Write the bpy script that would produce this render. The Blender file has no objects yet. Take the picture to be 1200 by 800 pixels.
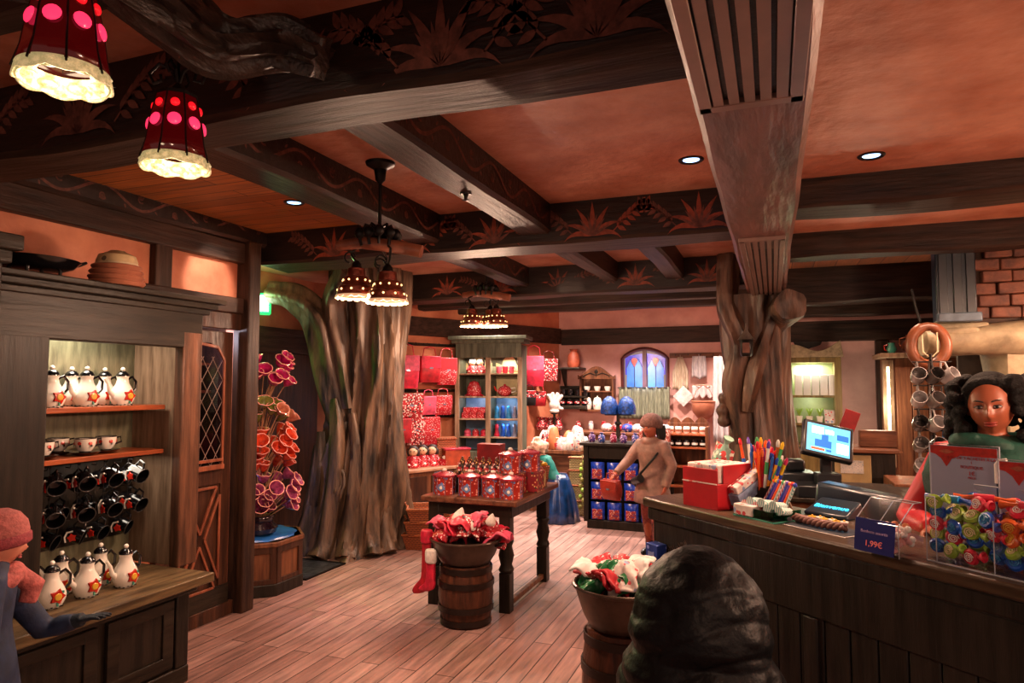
import bpy, bmesh, math, random
from mathutils import Vector, Matrix, noise
random.seed(7)
R = math.radians
PI = math.pi
scene = bpy.context.scene
COL = scene.collection

# ------------------------------------------------------------------ camera, world, lights, exposure
CAM = Vector((0.0, 0.0, 1.75)); YAW = R(20.9); PITCH = math.atan(50 / 800.0)
cd = bpy.data.cameras.new('camera'); cam = bpy.data.objects.new('camera', cd); COL.objects.link(cam)
cd.sensor_width = 36.0; cd.lens = 24.0; cd.clip_start = 0.05
cam.location = CAM; cam.rotation_euler = (R(90) + PITCH, 0, YAW)
scene.camera = cam
scene.view_settings.view_transform = 'Standard'; scene.view_settings.look = 'None'
scene.view_settings.gamma = 1.0; scene.view_settings.use_curve_mapping = False
scene.view_settings.exposure = 1.0
world = bpy.data.worlds.new('shop_ambient'); scene.world = world; world.use_nodes = True
bg = world.node_tree.nodes['Background']
bg.inputs[0].default_value = (1.0, 0.62, 0.50, 1); bg.inputs[1].default_value = 0.22
scene.cycles.use_denoising = True
scene.cycles.sample_clamp_indirect = 4.0
scene.cycles.max_bounces = 8; scene.cycles.transparent_max_bounces = 32

def lamp(kind, loc, energy, color, size=0.05, rot=(0, 0, 0), spot=None, parent=None, blend=0.6):
    l = bpy.data.lights.new('light', kind); l.energy = energy; l.color = color
    if kind == 'AREA': l.size = size
    else: l.shadow_soft_size = size
    if kind == 'SPOT': l.spot_size = R(spot or 90); l.spot_blend = blend
    o = bpy.data.objects.new('light', l); COL.objects.link(o); o.location = loc; o.rotation_euler = rot
    if parent: o.parent = parent
    return o
WARM = (1.0, 0.60, 0.40); ROSE = (1.0, 0.50, 0.42); CREAM = (1.0, 0.85, 0.66)

# ------------------------------------------------------------------ measuring: point on a real plane seen at a pixel
def ray(px, py):
    v = Vector(((px - 600) / 800.0, 1.0, -(py - 400) / 800.0))
    v = Matrix.Rotation(PITCH, 3, 'X') @ v
    return Matrix.Rotation(YAW, 3, 'Z') @ v
def at(px, py, ax, val):
    r = ray(px, py); t = (val - CAM[ax]) / r[ax]
    return CAM + r * t

# ------------------------------------------------------------------ materials
def C(h):
    h = h.lstrip('#'); o = []
    for i in (0, 2, 4):
        c = int(h[i:i + 2], 16) / 255.0
        o.append(c / 12.92 if c <= 0.04045 else ((c + 0.055) / 1.055) ** 2.4)
    return (o[0], o[1], o[2], 1.0)
def mat(name, col, rough=0.6, metal=0.0, var=0.25, scale=9.0, bump=0.0, stretch=(1, 1, 1), col2=None, emit=0.0, ecol=None, spec=0.5, detail=5, bscale=None, coat=0.0):
    m = bpy.data.materials.new(name); m.use_nodes = True
    nt = m.node_tree; b = nt.nodes['Principled BSDF']
    b.inputs['Roughness'].default_value = rough; b.inputs['Metallic'].default_value = metal
    b.inputs['Specular IOR Level'].default_value = spec
    if coat: b.inputs['Coat Weight'].default_value = coat; b.inputs['Coat Roughness'].default_value = 0.15
    tc = nt.nodes.new('ShaderNodeTexCoord'); mp = nt.nodes.new('ShaderNodeMapping')
    mp.inputs['Scale'].default_value = stretch
    nt.links.new(tc.outputs['Object'], mp.inputs[0])
    n = nt.nodes.new('ShaderNodeTexNoise'); n.inputs['Scale'].default_value = scale; n.inputs['Detail'].default_value = detail
    n.inputs['Roughness'].default_value = 0.6
    nt.links.new(mp.outputs[0], n.inputs['Vector'])
    c = C(col); c2 = C(col2) if col2 else tuple([x * (1 - var) ** 2 for x in c[:3]] + [1])
    rp = nt.nodes.new('ShaderNodeValToRGB'); rp.color_ramp.elements[0].position = 0.35; rp.color_ramp.elements[1].position = 0.65
    rp.color_ramp.elements[0].color = c2; rp.color_ramp.elements[1].color = c
    nt.links.new(n.outputs['Fac'], rp.inputs[0]); nt.links.new(rp.outputs[0], b.inputs['Base Color'])
    if bump:
        bp = nt.nodes.new('ShaderNodeBump'); bp.inputs['Strength'].default_value = bump; bp.inputs['Distance'].default_value = 0.02
        if bscale:
            n2 = nt.nodes.new('ShaderNodeTexNoise'); n2.inputs['Scale'].default_value = bscale; n2.inputs['Detail'].default_value = 6
            nt.links.new(mp.outputs[0], n2.inputs['Vector']); nt.links.new(n2.outputs['Fac'], bp.inputs['Height'])
        else: nt.links.new(n.outputs['Fac'], bp.inputs['Height'])
        nt.links.new(bp.outputs[0], b.inputs['Normal'])
    if emit:
        b.inputs['Emission Color'].default_value = C(ecol or col); b.inputs['Emission Strength'].default_value = emit
    return m
def wood(name, col, col2, ax=2, rough=0.5, bump=0.35, scale=7.0, s=9.0):
    st = [s, s, s]; st[ax] = 0.9
    return mat(name, col, rough, 0, spec=0.22, col2=col2, scale=scale * 0.35, stretch=tuple(st), bump=bump, detail=8)
def spots(name, base, spot, scale=30.0, size=0.28, rough=0.5, third=None):
    m = mat(name, base, rough); nt = m.node_tree; b = nt.nodes['Principled BSDF']
    src = b.inputs['Base Color'].links[0].from_socket
    tc = nt.nodes.new('ShaderNodeTexCoord')
    def layer(src, colr, sc, sz):
        v = nt.nodes.new('ShaderNodeTexVoronoi'); v.inputs['Scale'].default_value = sc
        nt.links.new(tc.outputs['Object'], v.inputs['Vector'])
        lt = nt.nodes.new('ShaderNodeMath'); lt.operation = 'LESS_THAN'; lt.inputs[1].default_value = sz
        nt.links.new(v.outputs['Distance'], lt.inputs[0])
        mx = nt.nodes.new('ShaderNodeMixRGB'); mx.inputs[2].default_value = C(colr)
        nt.links.new(lt.outputs[0], mx.inputs[0]); nt.links.new(src, mx.inputs[1]); return mx.outputs[0]
    o = layer(src, spot, scale, size)
    if third: o = layer(o, third, scale * 0.63, size * 0.9)
    nt.links.new(o, b.inputs['Base Color'])
    return m
def stripes(name, a, bcol, freq=60.0, rot=(0, 0, 0), rough=0.4, axis='X'):
    m = mat(name, a, rough); nt = m.node_tree; b = nt.nodes['Principled BSDF']
    tc = nt.nodes.new('ShaderNodeTexCoord'); mp = nt.nodes.new('ShaderNodeMapping'); mp.inputs['Rotation'].default_value = rot
    w = nt.nodes.new('ShaderNodeTexWave'); w.inputs['Scale'].default_value = freq / 6.28; w.bands_direction = axis
    nt.links.new(tc.outputs['Object'], mp.inputs[0]); nt.links.new(mp.outputs[0], w.inputs[0])
    rp = nt.nodes.new('ShaderNodeValToRGB'); rp.color_ramp.interpolation = 'CONSTANT'
    rp.color_ramp.elements[0].color = C(a); rp.color_ramp.elements[1].color = C(bcol); rp.color_ramp.elements[1].position = 0.5
    nt.links.new(w.outputs['Fac'], rp.inputs[0]); nt.links.new(rp.outputs[0], b.inputs['Base Color'])
    return m
def weave(name, col, col2, freq=90):
    m = mat(name, col, 0.65); nt = m.node_tree; b = nt.nodes['Principled BSDF']
    tc = nt.nodes.new('ShaderNodeTexCoord')
    w = nt.nodes.new('ShaderNodeTexWave'); w.bands_direction = 'Z'; w.inputs['Scale'].default_value = freq / 6.28; w.inputs['Distortion'].default_value = 1.5
    w.inputs['Detail Scale'].default_value = 6
    ck = nt.nodes.new('ShaderNodeTexChecker'); ck.inputs['Scale'].default_value = freq * 0.6
    nt.links.new(tc.outputs['Object'], w.inputs[0]); nt.links.new(tc.outputs['Object'], ck.inputs[0])
    mx = nt.nodes.new('ShaderNodeMath'); mx.operation = 'MULTIPLY_ADD'; mx.inputs[1].default_value = 0.6
    nt.links.new(w.outputs['Fac'], mx.inputs[0]); mul = nt.nodes.new('ShaderNodeMath'); mul.operation = 'MULTIPLY'; mul.inputs[1].default_value = 0.35
    nt.links.new(ck.outputs['Fac'], mul.inputs[0]); nt.links.new(mul.outputs[0], mx.inputs[2])
    cr = nt.nodes.new('ShaderNodeMixRGB'); cr.inputs[1].default_value = C(col2); cr.inputs[2].default_value = C(col)
    nt.links.new(mx.outputs[0], cr.inputs[0]); nt.links.new(cr.outputs[0], b.inputs['Base Color'])
    bp = nt.nodes.new('ShaderNodeBump'); bp.inputs['Strength'].default_value = 0.6; bp.inputs['Distance'].default_value = 0.01
    nt.links.new(mx.outputs[0], bp.inputs['Height']); nt.links.new(bp.outputs[0], b.inputs['Normal'])
    return m
def clear(name, tint='FFFFFF', gl=0.12):
    m = bpy.data.materials.new(name); m.use_nodes = True; nt = m.node_tree; nt.nodes.clear()
    o = nt.nodes.new('ShaderNodeOutputMaterial'); t = nt.nodes.new('ShaderNodeBsdfTransparent'); t.inputs[0].default_value = C(tint)
    g = nt.nodes.new('ShaderNodeBsdfGlossy'); g.inputs['Roughness'].default_value = 0.06
    f = nt.nodes.new('ShaderNodeLayerWeight'); f.inputs[0].default_value = 0.5
    pw = nt.nodes.new('ShaderNodeMath'); pw.operation = 'POWER'; pw.inputs[1].default_value = 4.0; nt.links.new(f.outputs['Facing'], pw.inputs[0])
    ad = nt.nodes.new('ShaderNodeMath'); ad.operation = 'MULTIPLY_ADD'; ad.inputs[1].default_value = 0.6; ad.inputs[2].default_value = gl * 0.4; nt.links.new(pw.outputs[0], ad.inputs[0])
    x = nt.nodes.new('ShaderNodeMixShader'); nt.links.new(ad.outputs[0], x.inputs[0])
    nt.links.new(t.outputs[0], x.inputs[1]); nt.links.new(g.outputs[0], x.inputs[2]); nt.links.new(x.outputs[0], o.inputs[0])
    return m
def planks(name, c1, c2, gap, rot, width=0.14, length=2.2, rough=0.35, bump=0.25):
    m = bpy.data.materials.new(name); m.use_nodes = True; nt = m.node_tree; b = nt.nodes['Principled BSDF']
    tc = nt.nodes.new('ShaderNodeTexCoord'); mp = nt.nodes.new('ShaderNodeMapping'); mp.inputs['Rotation'].default_value = (0, 0, rot)
    nt.links.new(tc.outputs['Object'], mp.inputs[0])
    br = nt.nodes.new('ShaderNodeTexBrick'); br.inputs['Scale'].default_value = 1.0
    br.inputs['Brick Width'].default_value = length; br.inputs['Row Height'].default_value = width
    br.inputs['Mortar Size'].default_value = 0.004; br.inputs['Mortar Smooth'].default_value = 0.3; br.inputs['Bias'].default_value = 0.0
    br.offset = 0.37
    br.inputs['Color1'].default_value = C(c1); br.inputs['Color2'].default_value = C(c2); br.inputs['Mortar'].default_value = C(gap)
    nt.links.new(mp.outputs[0], br.inputs[0])
    st = nt.nodes.new('ShaderNodeMapping'); st.inputs['Scale'].default_value = (1.3, 14, 14); nt.links.new(mp.outputs[0], st.inputs[0])
    n = nt.nodes.new('ShaderNodeTexNoise'); n.inputs['Scale'].default_value = 2.2; n.inputs['Detail'].default_value = 8; nt.links.new(st.outputs[0], n.inputs[0])
    n3 = nt.nodes.new('ShaderNodeTexNoise'); n3.inputs['Scale'].default_value = 1.1; n3.inputs['Detail'].default_value = 5; nt.links.new(mp.outputs[0], n3.inputs[0])
    rp = nt.nodes.new('ShaderNodeValToRGB'); rp.color_ramp.elements[0].position = 0.3; rp.color_ramp.elements[1].position = 0.7
    rp.color_ramp.elements[0].color = (0.45, 0.45, 0.45, 1); rp.color_ramp.elements[1].color = (1.25, 1.2, 1.15, 1)
    nt.links.new(n.outputs['Fac'], rp.inputs[0])
    mx = nt.nodes.new('ShaderNodeMixRGB'); mx.blend_type = 'MULTIPLY'; mx.inputs[0].default_value = 0.8
    nt.links.new(br.outputs['Color'], mx.inputs[1]); nt.links.new(rp.outputs[0], mx.inputs[2])
    rp2 = nt.nodes.new('ShaderNodeValToRGB'); rp2.color_ramp.elements[0].position = 0.35; rp2.color_ramp.elements[1].position = 0.6
    rp2.color_ramp.elements[0].color = (0.5, 0.45, 0.44, 1); rp2.color_ramp.elements[1].color = (1, 1, 1, 1); nt.links.new(n3.outputs['Fac'], rp2.inputs[0])
    m2 = nt.nodes.new('ShaderNodeMixRGB'); m2.blend_type = 'MULTIPLY'; m2.inputs[0].default_value = 0.7
    nt.links.new(mx.outputs[0], m2.inputs[1]); nt.links.new(rp2.outputs[0], m2.inputs[2]); nt.links.new(m2.outputs[0], b.inputs['Base Color'])
    rr = nt.nodes.new('ShaderNodeMapRange'); rr.inputs['To Min'].default_value = rough - 0.1; rr.inputs['To Max'].default_value = rough + 0.25
    nt.links.new(n.outputs['Fac'], rr.inputs[0]); nt.links.new(rr.outputs[0], b.inputs['Roughness'])
    bp = nt.nodes.new('ShaderNodeBump'); bp.inputs['Strength'].default_value = bump; bp.inputs['Distance'].default_value = 0.01
    sub = nt.nodes.new('ShaderNodeMath'); sub.operation = 'SUBTRACT'; nt.links.new(n.outputs['Fac'], sub.inputs[0]); nt.links.new(br.outputs['Fac'], sub.inputs[1])
    nt.links.new(sub.outputs[0], bp.inputs['Height']); nt.links.new(bp.outputs[0], b.inputs['Normal'])
    return m

PLASTER = mat('plaster_salmon', 'D49A80', 0.42, col2='AE6C52', scale=2.6, bump=0.6, bscale=11, spec=0.35)
PLASTER_O = mat('plaster_orange', 'C88060', 0.45, col2='A65C42', scale=2.2, bump=0.5, bscale=9, spec=0.35)
PLASTER_P = mat('plaster_pink', 'DAA89E', 0.5, col2='BC867C', scale=1.7, bump=0.2, bscale=12)
FLOORM = planks('floor_planks', 'A8867E', '8C6A62', '2A1712', R(90), 0.13, 1.9, rough=0.42)
CEILP = planks('ceiling_planks', 'D08040', 'B06830', '2C140A', 0, 0.135, 3.2, rough=0.5)
CEILPY = planks('ceiling_planks_deep', 'A86A46', '8C5434', '2C140A', R(90), 0.21, 4.5, rough=0.5)
BX = wood('beam_wood_cross', '3E2D23', '1E1511', 0, 0.5, 0.5)
BY = wood('beam_wood_deep', '442E24', '221612', 1, 0.48, 0.5)
BZ = wood('post_wood', '452E22', '241712', 2, 0.45, 0.4)
PAINTD = mat('painted_beam_ground', '261A15', 0.42, var=0.4, scale=5, bump=0.3, stretch=(1, 6, 6))
ORN = mat('ornament_rust', '94452E', 0.5, var=0.3, scale=25)
ORN2 = mat('ornament_rose', '75463A', 0.5, var=0.35, scale=25)
DARKW = wood('cabinet_dark_wood', '29211A', '15110D', 2, 0.42, 0.3)
DARKWX = wood('cabinet_dark_wood_long', '2E251C', '18130E', 1, 0.42, 0.3)
DOORW = wood('door_wood', '4A2C1E', '291913', 2, 0.35, 0.3)
DOORH = wood('door_moulding', '8A4E36', '5C3022', 2, 0.3, 0.2)
COUNTW = wood('counter_wood', '4E3D2E', '2B2019', 0, 0.33, 0.35)
COUNTF = wood('counter_front_wood', '2A2420', '161311', 2, 0.42, 0.35)
MIDW = wood('mid_brown_wood', '7A4C32', '4C2C1E', 2, 0.45, 0.25)
MIDWX = wood('mid_brown_wood_long', '80523A', '4C2C1E', 0, 0.4, 0.25)
REDW = wood('red_brown_shelf_wood', 'A0522E', '703420', 1, 0.35, 0.2)
PALEW = wood('pale_cabinet_lining', '9A7E66', '66503E', 2, 0.45, 0.2)
GREENW = wood('grey_green_wood', '5F6252', '3C3D32', 2, 0.5, 0.2)
IRON = mat('black_iron', '1B1614', 0.4, 0.6, var=0.2, bump=0.15)
BLACK = mat('black_plastic', '12161A', 0.32, var=0.1)
BLACKB = mat('blue_black_plastic', '152430', 0.3, var=0.1)
WHITEC = mat('white_ceramic', 'E9E2D6', 0.15, var=0.04, coat=0.5)
BLACKC = mat('black_ceramic', '0E0D0F', 0.12, var=0.1, coat=0.5)
REDC = mat('red_glaze', 'B8281A', 0.2, var=0.1)
YELC = mat('yellow_glaze', 'D8A838', 0.3, var=0.1)
TEALC = mat('teal_glaze', '3F8F7C', 0.3, var=0.1)
TERRA = mat('terracotta', 'AA6A50', 0.45, col2='8E523C', scale=6, bump=0.1)
COPPER = mat('copper', 'B06A4C', 0.28, 0.85, var=0.15)
BARK = mat('bark', '745A46', 0.45, col2='1E1611', scale=3.0, stretch=(3.2, 3.2, 0.55), bump=0.9, bscale=5, detail=8)
BARK2 = mat('bark_warm', '70503E', 0.5, col2='1E1511', scale=3.0, stretch=(3.4, 3.4, 0.6), bump=0.9, bscale=6, detail=8)
RED = mat('red_cloth', 'B80F22', 0.55, var=0.3, scale=14)
CRIM = mat('crimson_cloth', 'D42040', 0.5, var=0.3, scale=14)
PINK = mat('pink_cloth', 'DC5070', 0.55, var=0.25, scale=18)
REDP = spots('red_print', 'C01428', 'F0D8D8', 55, 0.25)
REDP2 = spots('red_white_print', 'B81022', 'EBD6D0', 38, 0.38, third='3C1A20')
WHITEP = spots('white_print', 'E6D8D2', 'C04048', 30, 0.3, third='8090B0')
WHITEF = mat('white_plush', 'E0D4CC', 0.8, var=0.15, scale=30, bump=0.3)
BLUEB = spots('blue_bag_print', '1B3FA0', 'B02838', 26, 0.3, third='C8D0E8')
BLUE = mat('blue_foil', '1C54B8', 0.3, var=0.35, scale=20)
CYANP = mat('cyan_plastic', '2C8CC8', 0.35, var=0.3, scale=20)
GREENF = mat('green_foil', '1E7A44', 0.3, var=0.35, scale=18)
LIMEF = mat('lime_plastic', '8FB040', 0.3, var=0.25, scale=18)
ORANGEF = mat('orange_plastic', 'D8602A', 0.3, var=0.25, scale=18)
WHITE = mat('white_paper', 'DDD6D2', 0.55, var=0.05)
CREAMM = mat('cream', 'D8C4A0', 0.5, var=0.1)
WICK = weave('wicker', 'A85A2C', '5C2A14')
WICK2 = weave('wicker_olive', 'A08A58', '5C4A2A')
SKIN = mat('skin', 'B5694E', 0.5, var=0.08)
SKIN2 = mat('skin_light', 'C88068', 0.5, var=0.08)
SKIN3 = mat('skin_brown', '9A5238', 0.42, var=0.06)
ACRYL = clear('acrylic')
GLASSM = clear('glass_pane', 'C8C8D8')
BULB = mat('lamp_lens_cool', 'FFFFFF', 0.3, emit=3.0, ecol='7FB0E8', var=0)

# ------------------------------------------------------------------ mesh builder
BOXN = [0]
class MB:
    def __init__(s): s.v = []; s.f = []; s.m = []; s.T = Matrix.Identity(4)
    def add(s, vs, fs, mi=0):
        b = len(s.v); s.v += [tuple(s.T @ Vector(v)) for v in vs]
        for f in fs: s.f.append(tuple(b + i for i in f)); s.m.append(mi)
        return s
    def box(s, x0, x1, y0, y1, z0, z1, mi=0):
        if min(abs(x1 - x0), abs(y1 - y0), abs(z1 - z0)) > 0.008:  # joinery: no two faces exactly flush
            BOXN[0] += 1; e = 0.00035 * (BOXN[0] % 6); x0 -= e; x1 += e; y0 -= e; y1 += e; z1 += e * (z1 < 2.9)
        v = [(x0, y0, z0), (x1, y0, z0), (x1, y1, z0), (x0, y1, z0), (x0, y0, z1), (x1, y0, z1), (x1, y1, z1), (x0, y1, z1)]
        return s.add(v, [(3, 2, 1, 0), (4, 5, 6, 7), (0, 1, 5, 4), (1, 2, 6, 5), (2, 3, 7, 6), (3, 0, 4, 7)], mi)
    def bx(s, c, d, mi=0, rot=None):
        M = Matrix.Translation(c) @ (rot.to_4x4() if rot else Matrix.Identity(4)); o = s.T; s.T = o @ M
        s.box(-d[0] / 2, d[0] / 2, -d[1] / 2, d[1] / 2, -d[2] / 2, d[2] / 2, mi); s.T = o; return s
    def lathe(s, prof, c=(0, 0, 0), n=16, mi=0, M=None, cap=True, sx=1, sy=1, wob=None):
        o = s.T; s.T = o @ Matrix.Translation(c) @ (M.to_4x4() if M else Matrix.Identity(4))
        vs = []; fs = []
        for r, z in prof:
            for i in range(n):
                a = 2 * PI * i / n; q = r * (wob(a, z) if wob else 1)
                vs.append((q * math.cos(a) * sx, q * math.sin(a) * sy, z))
        for k in range(len(prof) - 1):
            for i in range(n):
                j = (i + 1) % n; fs.append((k * n + i, k * n + j, (k + 1) * n + j, (k + 1) * n + i))
        if cap:
            if prof[0][0] > 1e-4: fs.append(tuple(reversed(range(n))))
            if prof[-1][0] > 1e-4: fs.append(tuple((len(prof) - 1) * n + i for i in range(n)))
        s.add(vs, fs, mi); s.T = o; return s
    def tube(s, pts, r, n=8, mi=0, close=False):
        P = [Vector(p) for p in pts]; rr = r if isinstance(r, (list, tuple)) else [r] * len(P)
        vs = []; fs = []; up = None; L = len(P)
        for i, p in enumerate(P):
            if close: t = P[(i + 1) % L] - P[i - 1]
            else: t = P[min(i + 1, L - 1)] - P[max(i - 1, 0)]
            t = t.normalized() if t.length > 1e-9 else Vector((0, 0, 1))
            if up is None: up = Vector((0, 0, 1)) if abs(t.z) < 0.9 else Vector((1, 0, 0))
            x = up - t * up.dot(t); x = x.normalized() if x.length > 1e-6 else t.orthogonal().normalized()
            up = x; y = t.cross(x)
            for k in range(n):
                a = 2 * PI * k / n; vs.append(p + (x * math.cos(a) + y * math.sin(a)) * rr[i])
        for i in range(L if close else L - 1):
            i2 = (i + 1) % L
            for k in range(n):
                j = (k + 1) % n; fs.append((i * n + k, i * n + j, i2 * n + j, i2 * n + k))
        if not close: fs.append(tuple(reversed(range(n)))); fs.append(tuple((L - 1) * n + k for k in range(n)))
        return s.add(vs, fs, mi)
    def ball(s, c, r, mi=0, n=14, k=9, rot=None):
        r = r if isinstance(r, (tuple, list)) else (r, r, r)
        o = s.T; s.T = o @ Matrix.Translation(c) @ (rot.to_4x4() if rot else Matrix.Identity(4))
        vs = [(0, 0, -r[2])]; fs = []
        for j in range(1, k):
            b = -PI / 2 + PI * j / k
            for i in range(n):
                a = 2 * PI * i / n; vs.append((r[0] * math.cos(a) * math.cos(b), r[1] * math.sin(a) * math.cos(b), r[2] * math.sin(b)))
        vs.append((0, 0, r[2])); t = len(vs) - 1
        for i in range(n):
            j = (i + 1) % n; fs.append((0, 1 + j, 1 + i)); fs.append((t, 1 + (k - 2) * n + i, 1 + (k - 2) * n + j))
            for q in range(k - 2): fs.append((1 + q * n + i, 1 + q * n + j, 1 + (q + 1) * n + j, 1 + (q + 1) * n + i))
        s.add(vs, fs, mi); s.T = o; return s
    def prism(s, out, t, M=None, mi=0, mi2=None):
        o = s.T
        if M: s.T = o @ M.to_4x4()
        n = len(out); vs = [(x, y, 0) for x, y in out] + [(x, y, t) for x, y in out]
        fs = [tuple(range(n, 2 * n))]; s.add(vs, fs + [tuple(reversed(range(n)))] + [(i, (i + 1) % n, n + (i + 1) % n, n + i) for i in range(n)], mi)
        if mi2 is not None: s.m[-(n + 2)] = mi2
        s.T = o; return s
    def grid(s, fn, nu, nv, mi=0, wrap=False):
        vs = [fn(i / (nu if wrap else nu - 1), j / (nv - 1)) for j in range(nv) for i in range(nu)]
        fs = []
        for j in range(nv - 1):
            for i in range(nu if wrap else nu - 1):
                i2 = (i + 1) % nu; fs.append((j * nu + i, j * nu + i2, (j + 1) * nu + i2, (j + 1) * nu + i))
        return s.add(vs, fs, mi)

def part(name, mb, mats, parent=None, bevel=0, loc=None, rz=0, ang=0.7, sub=0, solid=0, remesh=0, smooth=0, kind=None):
    me = bpy.data.meshes.new(name); me.from_pydata(mb.v, [], mb.f)
    for m in (mats if isinstance(mats, (list, tuple)) else [mats]): me.materials.append(m)
    for p, mi in zip(me.polygons, mb.m): p.material_index = mi; p.use_smooth = True
    me.update()
    bm = bmesh.new(); bm.from_mesh(me); bmesh.ops.recalc_face_normals(bm, faces=bm.faces); bm.to_mesh(me); bm.free()
    try: me.set_sharp_from_angle(angle=ang)
    except Exception: pass
    o = bpy.data.objects.new(name, me); COL.objects.link(o)
    if parent: o.parent = parent
    if loc is not None: o.location = loc
    o.rotation_euler.z = rz
    if solid: q = o.modifiers.new('s', 'SOLIDIFY'); q.thickness = solid; q.offset = 0
    if remesh:
        q = o.modifiers.new('r', 'REMESH'); q.mode = 'VOXEL'; q.voxel_size = remesh; q.use_smooth_shade = True
        if smooth: q = o.modifiers.new('k', 'SMOOTH'); q.factor = 0.6; q.iterations = smooth
    if bevel: q = o.modifiers.new('b', 'BEVEL'); q.width = bevel; q.segments = 2; q.limit_method = 'ANGLE'; q.angle_limit = R(40)
    if sub: q = o.modifiers.new('u', 'SUBSURF'); q.levels = sub; q.render_levels = sub
    if kind: o['kind'] = kind
    return o
def tag(o, label, cat, group=None, kind=None):
    o['label'] = label; o['category'] = cat
    if group: o['group'] = group
    if kind: o['kind'] = kind
    return o
def thing(name, label, cat, loc=(0, 0, 0), rz=0, group=None):
    o = bpy.data.objects.new(name, None); COL.objects.link(o); o.location = loc; o.rotation_euler.z = rz; o.empty_display_size = 0.1
    return tag(o, label, cat, group)
def struct(name, mb, mats, **k):
    o = part(name, mb, mats, **k); o['kind'] = 'structure'; return o
def dup(root, loc, rz=None, label=None, group=None, sc=None):
    def rec(o, par):
        c = o.copy(); COL.objects.link(c)
        if par: c.parent = par
        for ch in [x for x in bpy.data.objects if x.parent == o]: rec(ch, c)
        return c
    r = rec(root, None); r.location = loc
    if rz is not None: r.rotation_euler.z = rz
    if label: r['label'] = label
    if group: r['group'] = group
    if sc: r.scale = (sc, sc, sc)
    return r
ORD = ['first', 'second', 'third', 'fourth', 'fifth', 'sixth', 'seventh', 'eighth', 'ninth', 'tenth', 'eleventh', 'twelfth', 'thirteenth', 'fourteenth', 'fifteenth', 'sixteenth', 'seventeenth', 'eighteenth']
def pos(i, n, ref='left'):
    if n == 1: return 'only'
    if i == 0: return 'leftmost'
    if i == n - 1: return 'rightmost'
    if n % 2 and i == n // 2: return 'middle'
    return ORD[i] + ' from left'
def text(name, s, size, m, parent=None, M=None, align='CENTER', ext=0.0008):
    cu = bpy.data.curves.new(name, 'FONT'); cu.body = s; cu.size = size; cu.align_x = align; cu.align_y = 'CENTER'; cu.extrude = ext
    t = bpy.data.objects.new(name, cu); COL.objects.link(t)
    bpy.context.view_layer.update()
    me = bpy.data.meshes.new_from_object(t.evaluated_get(bpy.context.evaluated_depsgraph_get()))
    bpy.data.objects.remove(t); me.materials.clear(); me.materials.append(m)
    if M: me.transform(M)
    o = bpy.data.objects.new(name, me); COL.objects.link(o)
    if parent: o.parent = parent
    return o
def arcpts(c, r, a0, a1, n, plane='xz'):
    o = []
    for i in range(n + 1):
        a = R(a0 + (a1 - a0) * i / n); x, y = r * math.cos(a), r * math.sin(a)
        o.append((c[0] + x, c[1], c[2] + y) if plane == 'xz' else ((c[0] + x, c[1] + y, c[2]) if plane == 'xy' else (c[0], c[1] + x, c[2] + y)))
    return o
FRONT = Matrix(((1, 0, 0), (0, 0, -1), (0, 1, 0)))   # local xy outline -> stands in xz, thickness towards -y

# ================================================================== LIGHTS OF THE ROOM, SEEN AND ADDED (lamps that hang in view carry their own)
def downlight(x, y, label, e=60, col=WARM, z=3.0, lens=BULB, ang=110):
    t = thing('ceiling_downlight', label, 'ceiling light', (x, y, z), group='recessed ceiling lights')
    m = MB(); m.lathe([(0.045, -0.002), (0.062, -0.010), (0.07, -0.004), (0.07, 0.0)], n=24, cap=False); part('trim_ring', m, IRON, t)
    m = MB(); m.lathe([(0.0, -0.006), (0.03, -0.005), (0.05, -0.001)], n=24); part('lens', m, lens, t)
    lamp('SPOT', (0, 0, -0.03), e, col, 0.05, spot=ang, parent=t, blend=0.8)
    return t
downlight(-0.40, 3.85, 'small round blue-lit ceiling light left of the wide beam with vents', 110)
downlight(0.53, 4.13, 'round blue-lit ceiling light in salmon plaster right of the wide vent beam', 90)
downlight(1.32, 5.52, 'round ceiling light in the narrow plaster strip between the two right beams', 70)
for k, (yy, lb) in enumerate([(7.35, 'plank ceiling light nearest the doorway wall, lowest of the three'), (6.95, 'middle one of three lights in the plank ceiling at right'), (6.6, 'plank ceiling light nearest the front, top one of the three')]):
    downlight(0.86, yy, lb, 30, z=2.985)
dl = downlight(-3.02, 3.75, 'blue-lit light in the plank ceiling above the left wall', 70, z=2.985)
lamp('SPOT', (0, 0, -0.04), 60, (1, .85, .72), 0.02, rot=(0, R(66), R(-12)), spot=30, parent=dl)

for x, y, e in ((-3.3, 7.6, 80), (-2.2, 7.6, 80), (-1.0, 7.6, 80), (-3.6, 8.6, 90), (-2.3, 8.7, 80), (-1.0, 8.7, 80), (-2.9, 9.9, 110), (-1.9, 9.9, 90), (-0.9, 9.9, 110)):  # added downlights, out of sight behind the beams, to brighten the rear
    downlight(x, y, 'added unseen recessed ceiling light between the rear beams, %s, %s' % ('behind the third beam' if y < 8 else 'behind the fourth beam' if y < 9 else 'nearest the back wall', 'left' if x < -2.5 else 'middle' if x < -1.5 else 'right'), e * (0.9 if y < 8 else 2.1), (1, .78, .66))

# ================================================================== ROOM SHELL
m = MB(); m.box(-5.6, 4.2, -3.0, 11.3, -0.1, 0.0); struct('floor', m, FLOORM)
m = MB(); m.box(-5.6, 4.2, -3.0, 11.3, 3.0, 3.1); struct('ceiling', m, PLASTER)
m = MB(); m.box(-3.9, -2.45, 2.1, 4.46, 2.985, 2.998); struct('ceiling_planks', m, CEILP)
m = MB(); m.box(0.14, 4.0, 6.3, 7.85, 2.985, 2.998); struct('ceiling_planks', m, CEILPY)
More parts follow.
